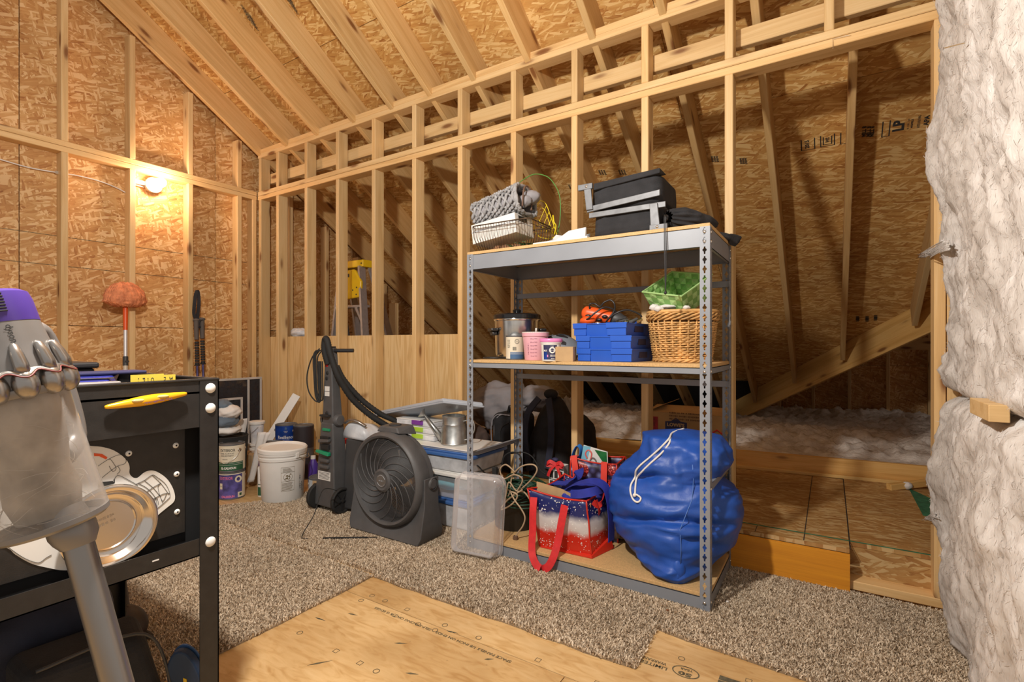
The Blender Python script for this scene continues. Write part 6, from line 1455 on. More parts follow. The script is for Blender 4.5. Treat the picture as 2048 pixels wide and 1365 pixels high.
MB().prism([(-.825, .50), (-.70, .50), (-.70, .602), (-.735, .606), (-.763, .628), (-.79, .606), (-.825, .602)], -.0012, .0, Matrix.Translation((0, 2.9995, 0)) @ Matrix.Rotation(R(90), 4, 'X') @ Matrix.Scale(1, 4)).build('logo', 'navy_ink', t, world=True)
b = MB(); ftext(b, "LOWE'S", (-.763, 2.9965, .585), (1, 0, 0), (0, 0, 1), .022, .10); b.build('logo_lettering', 'card', t, world=True)
MB().box(-.932, -.868, 2.9985, 3.0, .40, .625).build('red_panel', plain('red_print', (.30, .012, .02), .7, var=.3, vscale=40), t, world=True)
b = MB(); fbars(b, (-.90, 2.9978, .52), (0, 0, 1), (-1, 0, 0), .032, .19); b.build('panel_lettering', plain('dark_red_print', (.16, .008, .012), .7), t, world=True)
b = MB()
fbars(b, (-.68, 2.9985, .637), (1, 0, 0), (0, 0, 1), .010, .24, 3)
b.build('box_lettering', plain('brown_print', (.16, .075, .03), .8), t, world=True)
b = MB(); b.tube([(-.60, 2.998, .45), (-.60, 2.998, .53), (-.535, 2.998, .575), (-.50, 2.998, .55)], .004, 4); b.build('house_outline', 'red', t, world=True)
t = thing('attic_plank', 'short upright lumber offcut beyond the plywood kneewall panels', 'lumber', (-3.44, 3.37, .176)); o = board(t, 'offcut', (-3.44, 3.37, .18), (-3.44, 3.37, 1.442), .09, .038, 'stud', up=(1, 0, 0))
# ladder
ld = thing('step_ladder', 'aluminium step ladder with yellow cap and tray behind the studs', 'ladder', (-3.55, 3.0, .176))
MB().hexa([(-3.735, 2.99, 1.735), (-3.425, 2.99, 1.735), (-3.415, 3.13, 1.735), (-3.735, 3.13, 1.735)], [(-3.735, 2.995, 1.80), (-3.43, 2.995, 1.80), (-3.42, 3.125, 1.80), (-3.735, 3.125, 1.80)]).build('top_cap', 'yellow', ld, world=True, bevel=.008, seg=3)
M['alu'] = plain('aluminium', (.55, .54, .56), .38, .7, var=.08, vscale=30)
for (a, b2) in (((-3.448, 3.005, 1.74), (-3.10, 2.80, .18)), ((-3.705, 3.005, 1.74), (-3.69, 2.80, .18)), ((-3.43, 3.10, 1.74), (-3.08, 3.32, .18)), ((-3.715, 3.10, 1.74), (-3.66, 3.32, .18))):
    d_ = (Vector(b2)-Vector(a)); mx = frame(a, b2, (1, 0, 0)); L = d_.length
    MB().box(0, L, -.030, .030, -.004, 0, mx).box(0, L, -.034, -.028, -.022, .0, mx).box(0, L, .028, .034, -.022, .0, mx).build('rail', 'alu', ld, world=True)
for z in (1.40, 1.05, .70, .40):
    u = (1.74-z)/1.56; MB().box(-3.705-.04*u, -3.448+.348*u, 2.99-.205*u, 3.065-.205*u, z-.022, z).build('step', 'alu', ld, world=True, bevel=.003)
for z in (1.40,):
    u = (1.74-z)/1.56; MB().hexa([(-3.448+.26*u, 2.985-.2*u, z-.16), (-3.448+.36*u, 2.985-.2*u, z-.16), (-3.448+.36*u, 2.99-.2*u, z-.16), (-3.448+.26*u, 2.99-.2*u, z-.16)], [(-3.52+.2*u, 2.985-.2*u, z-.02), (-3.49+.2*u, 2.985-.2*u, z-.02), (-3.49+.2*u, 2.99-.2*u, z-.02), (-3.52+.2*u, 2.99-.2*u, z-.02)]).build('brace', 'alu', ld, world=True)
tp = [(-3.72, 1.445), (-3.405, 1.465), (-3.40, 1.60), (-3.475, 1.70), (-3.50, 1.712), (-3.72, 1.70)]
MB().prism([(x, z) for x, z in tp], -.0, .03, Matrix.Translation((0, 2.975, 0)) @ Matrix.Rotation(R(90), 4, 'X')).build('tray', 'yellow', ld, world=True, bevel=.012, seg=3)
MB().box(-3.70, -3.545, 2.943, 2.9465, 1.645, 1.675).build('tray_slot', 'grey_dark', ld, world=True, bevel=.001)
b = MB()
for x, z in ((-3.45, 1.55), (-3.455, 1.49), (-3.50, 1.53), (-3.445, 1.765)): b.lathe([(0, .004), (.006, .003), (.007, 0)], 10, Matrix.Translation((x, 2.9435 if z < 1.7 else 2.99, z)) @ Matrix.Rotation(R(90), 4, 'X'))
b.build('bolt', 'grey_dark', ld, world=True)
MB().cyl((-3.62, 2.93, 1.37), (-3.42, 2.86, .9), .028, n=18).build('blue_brace_tube', plain('blue_grey_tube', (.20, .24, .30), .4, .5), ld, smooth=40, world=True)
t = thing('poly_bag', 'crumpled clear plastic bag on the top edge of the plywood panels', 'bag', (-3.98, 2.78, 1.128))
MB().ell((-3.98, 2.77, 1.155), (.11, .07, .045), 24, 14, dis=lambda d: .4*nz(d, 2.8)).build('film', 'frost', t, smooth=True, world=True)
# ================================================================ PAINT CORNER
def gallon(name, label, cat, x, y, z, r=.083, h=.19, body='zinc', lidm='steel', lid=True):
    t = thing(name, label, cat, (x, y, z))
    MB().lathe([(0, 0), (r-.002, 0), (r, .004), (r-.001, .008), (r-.001, h-.010), (r, h-.006), (r, h-.002), (r-.004, h), (r-.010, h-.001), (r-.012, h-.007), (r-.030, h-.007), (r-.034, h-.004), (0, h-.004)], 40).build('body', body, t, smooth=40)
    a = facing(x, y)
    for s_ in (-1, 1):
        q = a + s_*1.45; MB().lathe([(0, .006), (.009, .005), (.012, 0)], 14, Matrix.Translation((r*math.cos(q), r*math.sin(q), h-.045)) @ Matrix.Rotation(q, 4, 'Z') @ Matrix.Rotation(R(90), 4, 'Y')).build('ear', 'steel', t, smooth=True)
    return t, a, r
# cream exterior can on top of a purple one
px_, py_ = -3.545, 1.925
t, a, r = gallon('paint_can', 'blue and purple printed paint can at the bottom of the nearest stack', 'paint can', px_, py_, ZF)
b = MB(); cpatch(b, (0, 0), r+.0006, 0, 6.283, .010, .178, 48); b.build('paper_label', 'cream', t, smooth=True)
b = MB(); cpatch(b, (0, 0), r+.0012, a-1.3, a+.85, .010, .172, 24); b.build('purple_print', plain('violet_print', (.085, .075, .28), .5, var=.6, vscale=22), t, smooth=True)
b = MB(); cpatch(b, (0, 0), r+.0018, a-.98, a-.72, .075, .115, 6); cpatch(b, (0, 0), r+.0018, a+.45, a+.86, .012, .048, 8); b.build('cream_patch', 'cream', t, smooth=True)
b = MB(); ctext(b, 'EXTERIOR', (0, 0), r+.002, a-.42, .150, .020, .085); ctext(b, 'CALHOUN', (0, 0), r+.002, a-.30, .024, .016, .085); b.build('pink_lettering', 'pink_print', t)
b = MB(); ctext(b, 'SATIN', (0, 0), r+.002, a-.85, .095, .007, .018); cpatch(b, (0, 0), r+.002, a+.58, a+.78, .022, .040, 4); b.build('small_print', 'green_band', t)
b = MB(); b.lathe([(.012, 0), (.020, .001), (.024, 0)], 20, Matrix.Translation(((r+.001)*math.cos(a+.5), (r+.001)*math.sin(a+.5), .138)) @ Matrix.Rotation(a+.5, 4, 'Z') @ Matrix.Rotation(R(90), 4, 'Y')); b.build('bail_ring', 'cream', t, smooth=True)
t, a, r = gallon('paint_can', 'cream and green labelled exterior paint can standing on the purple can', 'paint can', px_, py_, ZF+.191)
b = MB(); cpatch(b, (0, 0), r+.0006, 0, 6.283, .010, .180, 48); b.build('paper_label', 'cream', t, smooth=True)
b = MB(); cpatch(b, (0, 0), r+.0012, a-1.4, a+.95, .010, .068, 24); b.build('green_band', 'green_band', t, smooth=True)
b = MB(); cpatch(b, (0, 0), r+.0016, a-1.4, a+.95, .049, .0505, 24); cpatch(b, (0, 0), r+.0016, a-1.4, a+.95, .060, .0615, 24); ctext(b, 'EL-CALHOUN', (0, 0), r+.002, a-.25, .028, .017, .095); b.build('white_lettering', 'paper', t)
b = MB(); ctext(b, 'EXTERIOR', (0, 0), r+.0016, a-.32, .150, .019, .098); ctext(b, '100% ACRYLIC', (0, 0), r+.0016, a-.36, .128, .008, .09); ctext(b, 'HOUSE PAINT', (0, 0), r+.0016, a-.36, .113, .010, .085); ctext(b, 'WHITE', (0, 0), r+.0016, a-.52, .088, .006, .035); b.build('lettering', 'ink', t)
qx = lambda ang, z, o=.004: ((r+o)*math.cos(ang), (r+o)*math.sin(ang), z)
MB().tube(catmull([qx(a+.62, .145), qx(a+.35, .112, .012), qx(a+.0, .085, .016), qx(a-.4, .066, .018), qx(a-1.0, .09, .014), qx(a-1.5, .14)], 6), .0018, 6).lathe([(.0, .004), (.010, .003), (.014, 0)], 16, Matrix.Translation(qx(a+.62, .147, 0)) @ Matrix.Rotation(a+.62, 4, 'Z') @ Matrix.Rotation(R(90), 4, 'Y')).build('bail_handle', 'steel', t, smooth=True)
# white five gallon bucket
bx_, by_ = -3.195, 2.085; t = thing('white_bucket', 'white five gallon plastic bucket with ribbed lid on the carpet edge', 'bucket', (bx_, by_, 0)); a = facing(bx_, by_)
MB().lathe([(0, 0), (.130, 0), (.133, .004), (.146, .275), (.152, .276), (.153, .292), (.148, .294), (.148, .306), (.155, .308), (.156, .322), (.149, .324), (.149, .338), (0, .338)], 56).build('body', 'white_paint', t, smooth=35)
lidm = Matrix.Translation((0, 0, .337)) @ Matrix.Rotation(R(2.5), 4, 'Y')
MB().lathe([(.150, -.012), (.158, -.010), (.159, .012), (.152, .020), (.142, .014), (.136, .006), (0, .006)], 56, lidm).build('lid', 'white_paint', t, smooth=35)
b = MB()
rb = lambda z: .1335+.013*(z-.004)/.271+.0008
for z0, z1 in ((.075, .185),):
    for k in range(2): cpatch(b, (0, 0), rb(z0), a-.07+.60*k-.004, a-.07+.60*k+.004, z0, .235, 1, rb(.235))
    for z in (.075, .14, .20, .235): cpatch(b, (0, 0), rb(z), a-.07, a+.53, z, z+.0018, 10)
for k in range(7): cpatch(b, (0, 0), rb(.085+.0075*k), a-.04, a+.40+.02*(k % 4), .083+.0075*k, .0855+.0075*k, 8)
for k in range(4): cpatch(b, (0, 0), rb(.21+.006*k), a+.0, a+.42-.03*k, .206+.0065*k, .2085+.0065*k, 8)
for q in range(24):
    a0, a1 = 2*math.pi*q/24, 2*math.pi*(q+1)/24
    b.add([(rb(.17)*math.cos(a+.23+rr_*math.cos(x)/.14), rb(.17)*math.sin(a+.23+rr_*math.cos(x)/.14), .170+rr_*math.sin(x)) for rr_, x in ((.028, a0), (.028, a1), (.0262, a1), (.0262, a0))], [(0, 1, 2, 3)])
def on_b(x, z): return (rb(.17)*math.cos(a+.23+x/.14), rb(.17)*math.sin(a+.23+x/.14), .17+z)
for pts in ([(-.016, .010), (-.004, .014), (.004, .006), (-.008, .002)], [(.002, .008), (.012, .004), (.016, -.006), (.006, -.002)], [(-.012, -.004), (-.002, -.002), (.0, -.014), (-.010, -.014)], [(.006, -.006), (.012, -.008), (.006, -.02), (.002, -.018)], [(-.022, -.012), (-.018, -.016), (.016, .020), (.020, .016)]):
    b.add([on_b(*p) for p in pts], [tuple(range(len(pts)))])
b.build('warning_label', plain('olive_print', (.16, .12, .055), .7), t)
b = MB(); 
cbars(b, (0, 0), rb(.10)+.002, a+.86, .125, .009, .012, 8, 1.5); cbars(b, (0, 0), rb(.10)+.002, a+1.0, .09, .007, .010, 6, 1.5)
b.build('handwriting', 'ink', t)
MB().tube(catmull([(.155*math.cos(a+.62), .155*math.sin(a+.62), .300), (.165*math.cos(a+.9), .165*math.sin(a+.9), .285), (.172*math.cos(a+1.3), .172*math.sin(a+1.3), .275), (.165*math.cos(a+1.7), .165*math.sin(a+1.7), .29)], 6), .0022, 6).build('bail_handle', 'steel', t, smooth=True)
MB().box(-.012, .012, -.006, .006, .29, .325, Matrix.Rotation(a+.62, 4, 'Z') @ Matrix.Translation((.155, 0, 0)) @ Matrix.Rotation(R(90), 4, 'Z')).build('handle_ear', 'white_paint', t, bevel=.003)
# spray bottle left of the bucket
t = thing('spray_can', 'slim white spray can with purple cap left of the bucket', 'spray can', (-3.385, 2.055, ZF)); a = facing(-3.385, 2.055)
MB().lathe([(0, 0), (.030, 0), (.032, .004), (.032, .20), (.024, .215), (0, .215)], 28).build('body', 'white_paint', t, smooth=40); MB().lathe([(.025, .212), (.025, .26), (.02, .266), (0, .267)], 24).build('cap', 'purple', t, smooth=40)
b = MB(); cpatch(b, (0, 0), .0325, a-1.2, a+1.2, .01, .07, 16); cpatch(b, (0, 0), .0325, a-1.2, a+1.2, .085, .09, 16); b.build('green_label', 'green_band', t, smooth=True)
b = MB(); cbars(b, (0, 0), .033, a, .14, .012, .035, 3, 1.6); b.build('lettering', 'ink', t)
# cans behind the bucket
t, a, r = gallon('paint_can', 'bare dented tin can hidden low behind the white bucket', 'paint can', -3.62, 2.28, ZF, h=.13, r=.09)
t, a, r = gallon('paint_can', 'open topped can with white and black label just behind the bucket', 'paint can', -3.62, 2.28, ZF+.131)
b = MB(); cpatch(b, (0, 0), r+.0006, 0, 6.283, .010, .178, 48); b.build('paper_label', 'cream', t, smooth=True)
b = MB(); cpatch(b, (0, 0), r+.0012, a-.05, a+1.2, .10, .172, 20); cpatch(b, (0, 0), r+.0012, a-1.1, a-.35, .10, .172, 12); b.build('dark_print', plain('dark_brown_print', (.05, .03, .03), .5), t, smooth=True)
for i in (0, 1):
    t, a, r = gallon('paint_can', ['deep blue paint can standing under the upper deep blue can', 'deep blue paint can with white script, top of the stack at the plywood'][i], 'paint can', -3.735, 2.47, ZF+.236*i, h=(.235, .19)[i])
    b = MB(); cpatch(b, (0, 0), r+.0006, 0, 6.283, .010, .180, 48); b.build('paper_label', 'deep_blue', t, smooth=True)
    if i:
        b = MB(); ctext(b, 'Resilience', (0, 0), r+.002, a-.05, .092, .026, .125); ctext(b, 'EXTERIOR', (0, 0), r+.002, a-.05, .140, .005, .03); ctext(b, 'LATEX', (0, 0), r+.002, a-.05, .132, .004, .02); cpatch(b, (0, 0), r+.0016, a-.35, a+.25, .070, .0715, 8)
        b.build('white_lettering', 'paper', t)
        b = MB(); cpatch(b, (0, 0), r+.0012, a+.80, a+1.05, .010, .180, 5); b.build('side_strip', 'cream', t, smooth=True)
        b = MB(); b.prism([(-.008, 0), (.008, 0), (.008, .014), (0, .022), (-.008, .014)], 0, .0012, Matrix.Translation(((r+.0012)*math.cos(a-.05), (r+.0012)*math.sin(a-.05), .152)) @ Matrix.Rotation(a-.05+R(90), 4, 'Z') @ Matrix.Rotation(R(90), 4, 'X')); b.build('emblem', 'blue_band', t)
for i in (0, 1):
    t, a, r = gallon('paint_can', ['dark paint can at the bottom against the plywood panel', 'dark brown paint can directly behind the deep blue script can'][i], 'paint can', -3.66, 2.605-.09+.0, ZF+.191*i) if False else (None, 0, 0)
for i in (0, 1):
    t, a, r = gallon('paint_can', ['dark paint can at floor level squeezed behind the blue stack', 'dark paint can seen right behind the upper deep blue can'][i], 'paint can', -3.575, 2.515, ZF+.236*i, r=.078, h=(.235, .19)[i])
    b = MB(); cpatch(b, (0, 0), r+.0006, 0, 6.283, .010, .180, 40); b.build('paper_label', plain('near_black_print', (.03, .025, .03), .45), t, smooth=True)
# right of the bucket
t, a, r = gallon('paint_can', 'squat grey can with tan spot between bucket and carpet cleaner', 'paint can', -2.965, 2.225, 0, r=.082, h=.15)
b = MB(); cpatch(b, (0, 0), r+.0006, 0, 6.283, .008, .138, 40); b.build('paper_label', plain('pale_grey_print', (.46, .50, .54), .5, var=.12, vscale=80), t, smooth=True)
b = MB(); cpatch(b, (0, 0), r+.0012, a-.75, a-.20, .070, .138, 8); b.build('tan_patch', 'card', t, smooth=True); b = MB(); b.lathe([(0, .001), (.017, .001), (.019, 0)], 20, Matrix.Translation(((r+.001)*math.cos(a-.48), (r+.001)*math.sin(a-.48), .105)) @ Matrix.Rotation(a-.48, 4, 'Z') @ Matrix.Rotation(R(90), 4, 'Y')); b.build('brown_spot', plain('brown_drip', (.07, .04, .02), .5), t)
t, a, r = gallon('paint_can', 'maroon paint can with drippy lid behind the squat grey can', 'paint can', -3.12, 2.42, ZF)
b = MB(); cpatch(b, (0, 0), r+.0006, 0, 6.283, .01, .15, 40); b.build('paper_label', 'maroon', t, smooth=True)
b = MB(); b.ell((0, 0, .187), (.07, .07, .008), 20, 8, dis=lambda d: .3*nz(d, 3)); b.build('dried_paint', 'white_paint', t, smooth=True)
t = thing('white_jug', 'white plastic jug with red cap behind the maroon can', 'jug', (-3.12, 2.545, ZF))
MB().lathe([(0, 0), (.05, 0), (.055, .01), (.055, .22), (.045, .28), (.02, .32), (.018, .34), (0, .34)], 30, Matrix.Scale(1.35, 4, (1, 0, 0))).build('body', 'white_paint', t, smooth=40); MB().lathe([(.028, .315), (.028, .35), (.02, .355), (0, .355)], 20).box(.02, .06, -.07, -.05, .24, .29).build('red_cap', 'red', t, smooth=40)
t = thing('purple_bottle', 'small purple bottle behind the bucket rim', 'bottle', (-3.275, 2.385, ZF)); MB().lathe([(0, 0), (.034, 0), (.036, .01), (.036, .17), (.02, .20), (.016, .22), (0, .22)], 26).build('body', 'purple', t, smooth=40); MB().lathe([(.018, .21), (.018, .235), (0, .236)], 18).build('cap', 'white_paint', t, smooth=40)
# white trim boards leaning in the corner
t = thing('trim_board', 'long white trim board leaning against the plywood behind the cans', 'board', (-3.94, 2.25, 0)); o = MB().box(0, .74, -.033, .033, -.006, .006, frame((-3.955, 2.255, .0), (-3.80, 2.592, .61), (.6, -.5, .3))).build('strip', 'white_paint', t, world=True, bevel=.002)
t = thing('paint_rag', 'long torn white rag hanging between the paint cans and bucket', 'rag', (-3.52, 2.08, 0))
MB().grid(lambda u, v: Vector(atY(497+28*v+ (12+10*v)*(u-.3), 965-100*v, 2.10+.06*v)) + Vector((0, .015*math.sin(9*u+4*v), 0)), 8, 16).build('cloth', 'white_cloth', t, smooth=True, world=True, solid=.003)
# tubs on a carton by the corner
t = thing('corner_carton', 'plain brown carton under the stacked white tubs in the corner', 'box', (-3.80, 2.26, ZF)); MB().box(-3.90, -3.70, 2.16, 2.36, ZF, .215).build('carton', 'card', t, world=True, bevel=.002)
tw = Vector((-3.80, 2.26, .216)); milky = 'drawer_white'
for i in range(3):
    t = thing('plastic_tub', ['white plastic tub, lowest of the nested tubs on the carton', 'white plastic tub, middle of the nested tubs on the carton', 'tall white pail with pale blue contents atop the nested tubs'][i], 'tub', tw + Vector((0, 0, (0, .035, .07)[i])))
    hh = (.034, .034, .17)[i]
    MB().lathe([(0, 0), (.040, 0), (.043, .004), (.050 if i > 1 else .047, hh-.018), (.056, hh-.016), (.056, hh-.002), (.050, hh), (0, hh-.002)], 32).build('body', milky if i == 2 else 'white_paint', t, smooth=40)
    if i == 2:
        MB().lathe([(0, .01), (.040, .01), (.044, .12), (0, .12)], 28).build('contents', plain('pale_blue_liquid', (.36, .42, .66), .5), t, smooth=40); MB().lathe([(.057, .148), (.059, .156), (.059, .168), (.05, .172), (0, .172)], 32).build('lid', 'white_paint', t, smooth=40)
        MB().tube(catmull([(-.055, -.01, .14), (-.03, -.055, .10), (.02, -.058, .085), (.052, -.02, .13)], 6), .0015, 5).build('bail_handle', 'steel', t, smooth=True)
# rags in a dark pail behind the paint stack
rg = Vector((-3.70, 1.99, ZF)); t = thing('dark_pail', 'dark rubber pail heaped with rags behind the paint cans', 'pail', rg)
MB().lathe([(0, 0), (.10, 0), (.125, .40), (.128, .405), (.12, .41), (.112, .39), (0, .36)], 36).build('body', 'rubber', t, smooth=40)
t = thing('rag_bundle', 'folded grey and white painting rags stuffed in the dark pail', 'rags', rg+Vector((0, 0, .40)))
for i, (dx, dy, dz, rx_, ry_, rz_, m_) in enumerate(((-.02, -.02, .03, .12, .10, .045, 'white_cloth'), (.0, -.04, .095, .115, .09, .045, 'bluegrey_cloth'), (.03, -.02, .165, .10, .08, .05, 'white_cloth'), (-.03, -.05, .205, .10, .07, .05, 'bluegrey_cloth'))):
    MB().ell(rg+Vector((dx, dy, .42+dz)), (rx_, ry_, rz_), 34, 18, dis=lambda d: .16*nz(d, 2.4, i)+.07*nz((d.x*2, d.y*2, d.z*4), 3, i)).build('rag', m_, t, smooth=True, world=True)
MB().grid(lambda u, v: rg + Vector((-.07+.10*u+.02*v, -.115-.035*v+.01*math.sin(7*u), .46-.14*v*(.6+.4*math.sin(3*u)))), 10, 10).build('hanging_rag', 'white_cloth', t, smooth=True, world=True, solid=.004)
t = thing('white_towel', 'white towel draped over the pail beside the tubs', 'towel', (-3.70, 2.14, 0))
MB().grid(lambda u, v: Vector(atY(470+24*u-4*v+5*math.sin(5*u), 842+ (46+6*math.sin(6*u))*v - 4*u, 2.13)) + Vector((0, .02*math.sin(6.283*u*1.2+2*v), 0)), 18, 18).build('cloth', 'white_cloth', t, smooth=True, world=True, solid=.004)
# framed dark screens leaning in the corner
def screen(label, p0, p1, z0, z1, dep, mullions=(), cat='screen'):
    t = thing('window_screen', label, cat, ((p0[0]+p1[0])/2, (p0[1]+p1[1])/2, z0)); mx = frame((*p0, z0), (*p1, z0)); L = (Vector(p1)-Vector(p0)).length; H_ = z1-z0; f = .018
    for nm, a_ in (('frame_rail', (0, L, -.008, .008, 0, f)), ('frame_rail', (0, L, -.008, .008, H_-f, H_)), ('frame_stile', (0, f, -.008, .008, f, H_-f)), ('frame_stile', (L-f, L, -.008, .008, f, H_-f))):
        MB().box(*a_, mx).build(nm, 'frame_white', t, world=True, bevel=.002)
    for m_ in mullions: MB().box(m_-.009, m_+.009, -.008, .008, f, H_-f, mx).build('mullion', 'frame_white', t, world=True, bevel=.002)
    MB().box(f, L-f, -.002, .002, f, H_-f, mx).build('mesh', M['screen_mesh'], t, world=True)
M['frame_white'] = plain('off_white_frame', (.52, .49, .46), .5); M['screen_mesh'] = clear_plastic('charcoal_screen_mesh', (.022, .022, .027), .80, .7)
screen('tall dark window screen with white frame leaning in the corner', (-4.26, 1.62), (-4.25, 2.57), .0, .772, .02, (.83,))
screen('short dark window screen with white frame before the tall one', (-4.19, 1.75), (-4.18, 2.36), .0, .615, .02)
# ---- things on the gable wall
t = thing('cobweb_duster', 'orange bristle cobweb duster on a telescopic pole against the gable studs', 'duster', (-4.20, 1.55, ZF))
dp = Vector((-4.335, 1.585, 1.36)); db = Vector((-4.10, 1.50, ZF)); dd = (dp-db).normalized()
P_ = lambda z: db + dd*((z-db.z)/dd.z)
M['bristle'] = plain('orange_bristles', (.82, .27, .12), .8, var=.35, vscale=30, bump=.9, bscale=110)
def dhead(u, v):
    a = 2*math.pi*u; th = -1.15+2.6*v; n_ = 1+.10*nz((math.cos(a)*2, math.sin(a)*2, v*4), 2.5)+.05*math.sin(31*a+9*v)
    return Vector((-4.315 + .062*math.cos(a)*math.cos(min(th, 1.57))*n_, 1.578 + .128*math.sin(a)*math.cos(min(th, 1.57))*n_, 1.375 + (.128 if th > 0 else .05)*math.sin(th)*n_))
MB().grid(dhead, 90, 24, cu=True).build('bristle_head', 'bristle', t, smooth=True, world=True)
brs = MB(); rr = random.Random(8)
for k in range(700):
    a, th = rr.uniform(0, 6.283), rr.uniform(-.2, 1.45); d_ = Vector((.062*math.cos(a)*math.cos(th), .128*math.sin(a)*math.cos(th), .128*math.sin(th))); c0 = Vector((-4.315, 1.578, 1.375)); s_ = Vector((0, .0012, .0006))
    brs.add([c0+d_*.8-s_, c0+d_*.8+s_, c0+d_*1.08+Vector((rr.uniform(-.006, .006), rr.uniform(-.01, .01), rr.uniform(-.012, .008)))], [(0, 1, 2)])
brs.build('bristles', 'bristle', t, world=True)['kind'] = 'stuff'
MB().cyl(P_(1.16), P_(1.40), .013, .018, 16).build('orange_neck', 'orange', t, smooth=40, world=True); MB().cyl(P_(.955), P_(1.17), .0115, n=16).build('upper_pole', plain('white_pole', (.70, .70, .72), .35, .2), t, smooth=40, world=True)
MB().cyl(P_(.905), P_(.97), .017, .016, 16).lathe([(0, .0), (.012, 0), (.012, .02), (0, .02)], 12, Matrix.Translation(P_(.93)+Vector((.01, .012, 0))) @ Matrix.Rotation(R(60), 4, 'X')).build('twist_lock', 'grey_dark', t, smooth=40, world=True)
MB().cyl(P_(ZF+.002), P_(.91), .0145, n=18).build('lower_pole', plain('cream_pole', (.60, .53, .42), .4), t, smooth=40, world=True)
MB().cyl(P_(.74), P_(.875), .0152, n=18).build('pole_label', 'paper', t, smooth=40, world=True)
lb_ = MB(); q0 = P_(.80)+Vector((.0125, -.0095, 0))
for z_ in (.845, .80, .765): fbars(lb_, P_(z_)+Vector((.0128, -.0088, .0)), (0, 0, -1), (.55, .83, 0), .006, .035, 2)
lb_.build('label_lettering', plain('red_print_ink', (.5, .03, .03), .6), t, world=True)
def pole(label, top, foot, strap):
    t = thing('trekking_pole', label, 'trekking pole', tuple(foot)); top, foot = Vector(top), Vector(foot); d = (top-foot).normalized(); at = lambda s: foot + d*s; L = (top-foot).length
    MB().cyl(at(L-.16), at(L), .016, .019, 16).ell(at(L), (.021, .026, .014), 16, 10).build('grip', plain('taupe_grip', (.10, .085, .075), .8), t, smooth=40, world=True)
    g = MB(); 
    for k in range(9): g.cyl(at(L-.36+.021*k), at(L-.345+.021*k), .0165, .0155, 14)
    g.cyl(at(L-.37), at(L-.362), .021, n=14); g.build('foam_sleeve', 'rubber', t, smooth=40, world=True)
    MB().cyl(at(.0), at(L-.37), .0085, .009, 12).build('shaft', plain('dark_violet_shaft', (.065, .055, .15), .3, .5, var=.6, vscale=18), t, smooth=40, world=True)
    MB().cyl(at(L-.70), at(L-.60), .0125, n=14).ell(at(L-.655)+Vector((.012, -.012, 0)), (.011, .011, .014), 12, 8).build('clamp', 'black', t, smooth=40, world=True)
    if strap: MB().band(catmull([at(L)+Vector((0, 0, .0)), at(L)+Vector((.006, -.02, .06)), at(L)+Vector((0, -.005, .20)), at(L)+Vector((0, .012, .235)), at(L)+Vector((.006, .018, .15)), at(L)+Vector((0, .008, .01))], 6), (.3, .9, 0), .024, .006).build('wrist_strap', 'black_cloth', t, smooth=30, world=True)
    else: MB().band(catmull([at(L)+Vector((.01, 0, -.01)), at(L)+Vector((.015, -.03, -.02)), at(L)+Vector((.015, -.04, -.07)), at(L)+Vector((.012, -.02, -.06))], 6), (.3, .9, .2), .02, .006).build('wrist_strap', 'black_cloth', t, smooth=30, world=True)
pole('dark trekking pole with upright wrist strap leaning on the stud, left of two', (-4.335, 2.068, 1.255), (-4.21, 2.035, ZF), True)
pole('dark trekking pole leaning on the stud, right of two', (-4.335, 2.112, 1.265), (-4.20, 2.075, ZF), False)
# ---- bare bulb and cable
lt = thing('wall_light', 'bare glowing bulb in a white holder fixed under the wall plate', 'light', (-4.43, 1.80, 2.29))
hx = Matrix.Translation((-4.455, 1.80, 2.29)) @ Matrix.Rotation(R(90), 4, 'Y')
MB().box(-4.468, -4.425, 1.667, 1.85, 2.275, 2.305).lathe([(0, 0), (.052, 0), (.052, .035), (0, .035)], 32, hx).build('junction_box', plain('blue_grey_box', (.45, .45, .47), .5), lt, smooth=40, world=True)
MB().lathe([(.056, .035), (.058, .045), (.042, .060), (.030, .085), (.026, .095), (0, .095)], 36, hx).build('lamp_holder', 'white_paint', lt, smooth=40, world=True)
em, nt, b_ = nodes('lit_bulb'); b_.inputs['Emission Color'].default_value = (*BULB_COLOR, 1); b_.inputs['Emission Strength'].default_value = BULB_STRENGTH; b_.inputs['Base Color'].default_value = (1, .95, .9, 1)
MB().lathe([(.014, .090), (.018, .105), (.032, .130), (.036, .150), (.032, .170), (.018, .183), (0, .186)], 28, hx).build('bulb', em, lt, smooth=True, world=True)
cbl = thing('power_cable', 'white electrical cable sagging between the gable studs towards the bulb', 'cable', (-4.45, 1.2, 2.23))
MB().tube(catmull([(-4.462, .40, 2.27), (-4.455, .75, 2.25), (-4.452, .953, 2.233), (-4.45, 1.094, 2.221), (-4.445, 1.232, 2.228)], 6), .0042, 7).tube(catmull([(-4.445, 1.276, 2.232), (-4.44, 1.35, 2.237), (-4.445, 1.469, 2.234), (-4.45, 1.57, 2.215), (-4.452, 1.626, 2.195)], 6), .0042, 7).tube(catmull([(-4.452, 1.668, 2.27), (-4.45, 1.70, 2.268), (-4.45, 1.745, 2.265)], 4), .0042, 7).build('sheath', 'white_cord', cbl, smooth=True, world=True)
MB().box(-4.45, -4.44, 1.222, 1.236, 2.218, 2.238).build('staple', 'steel', cbl, world=True)

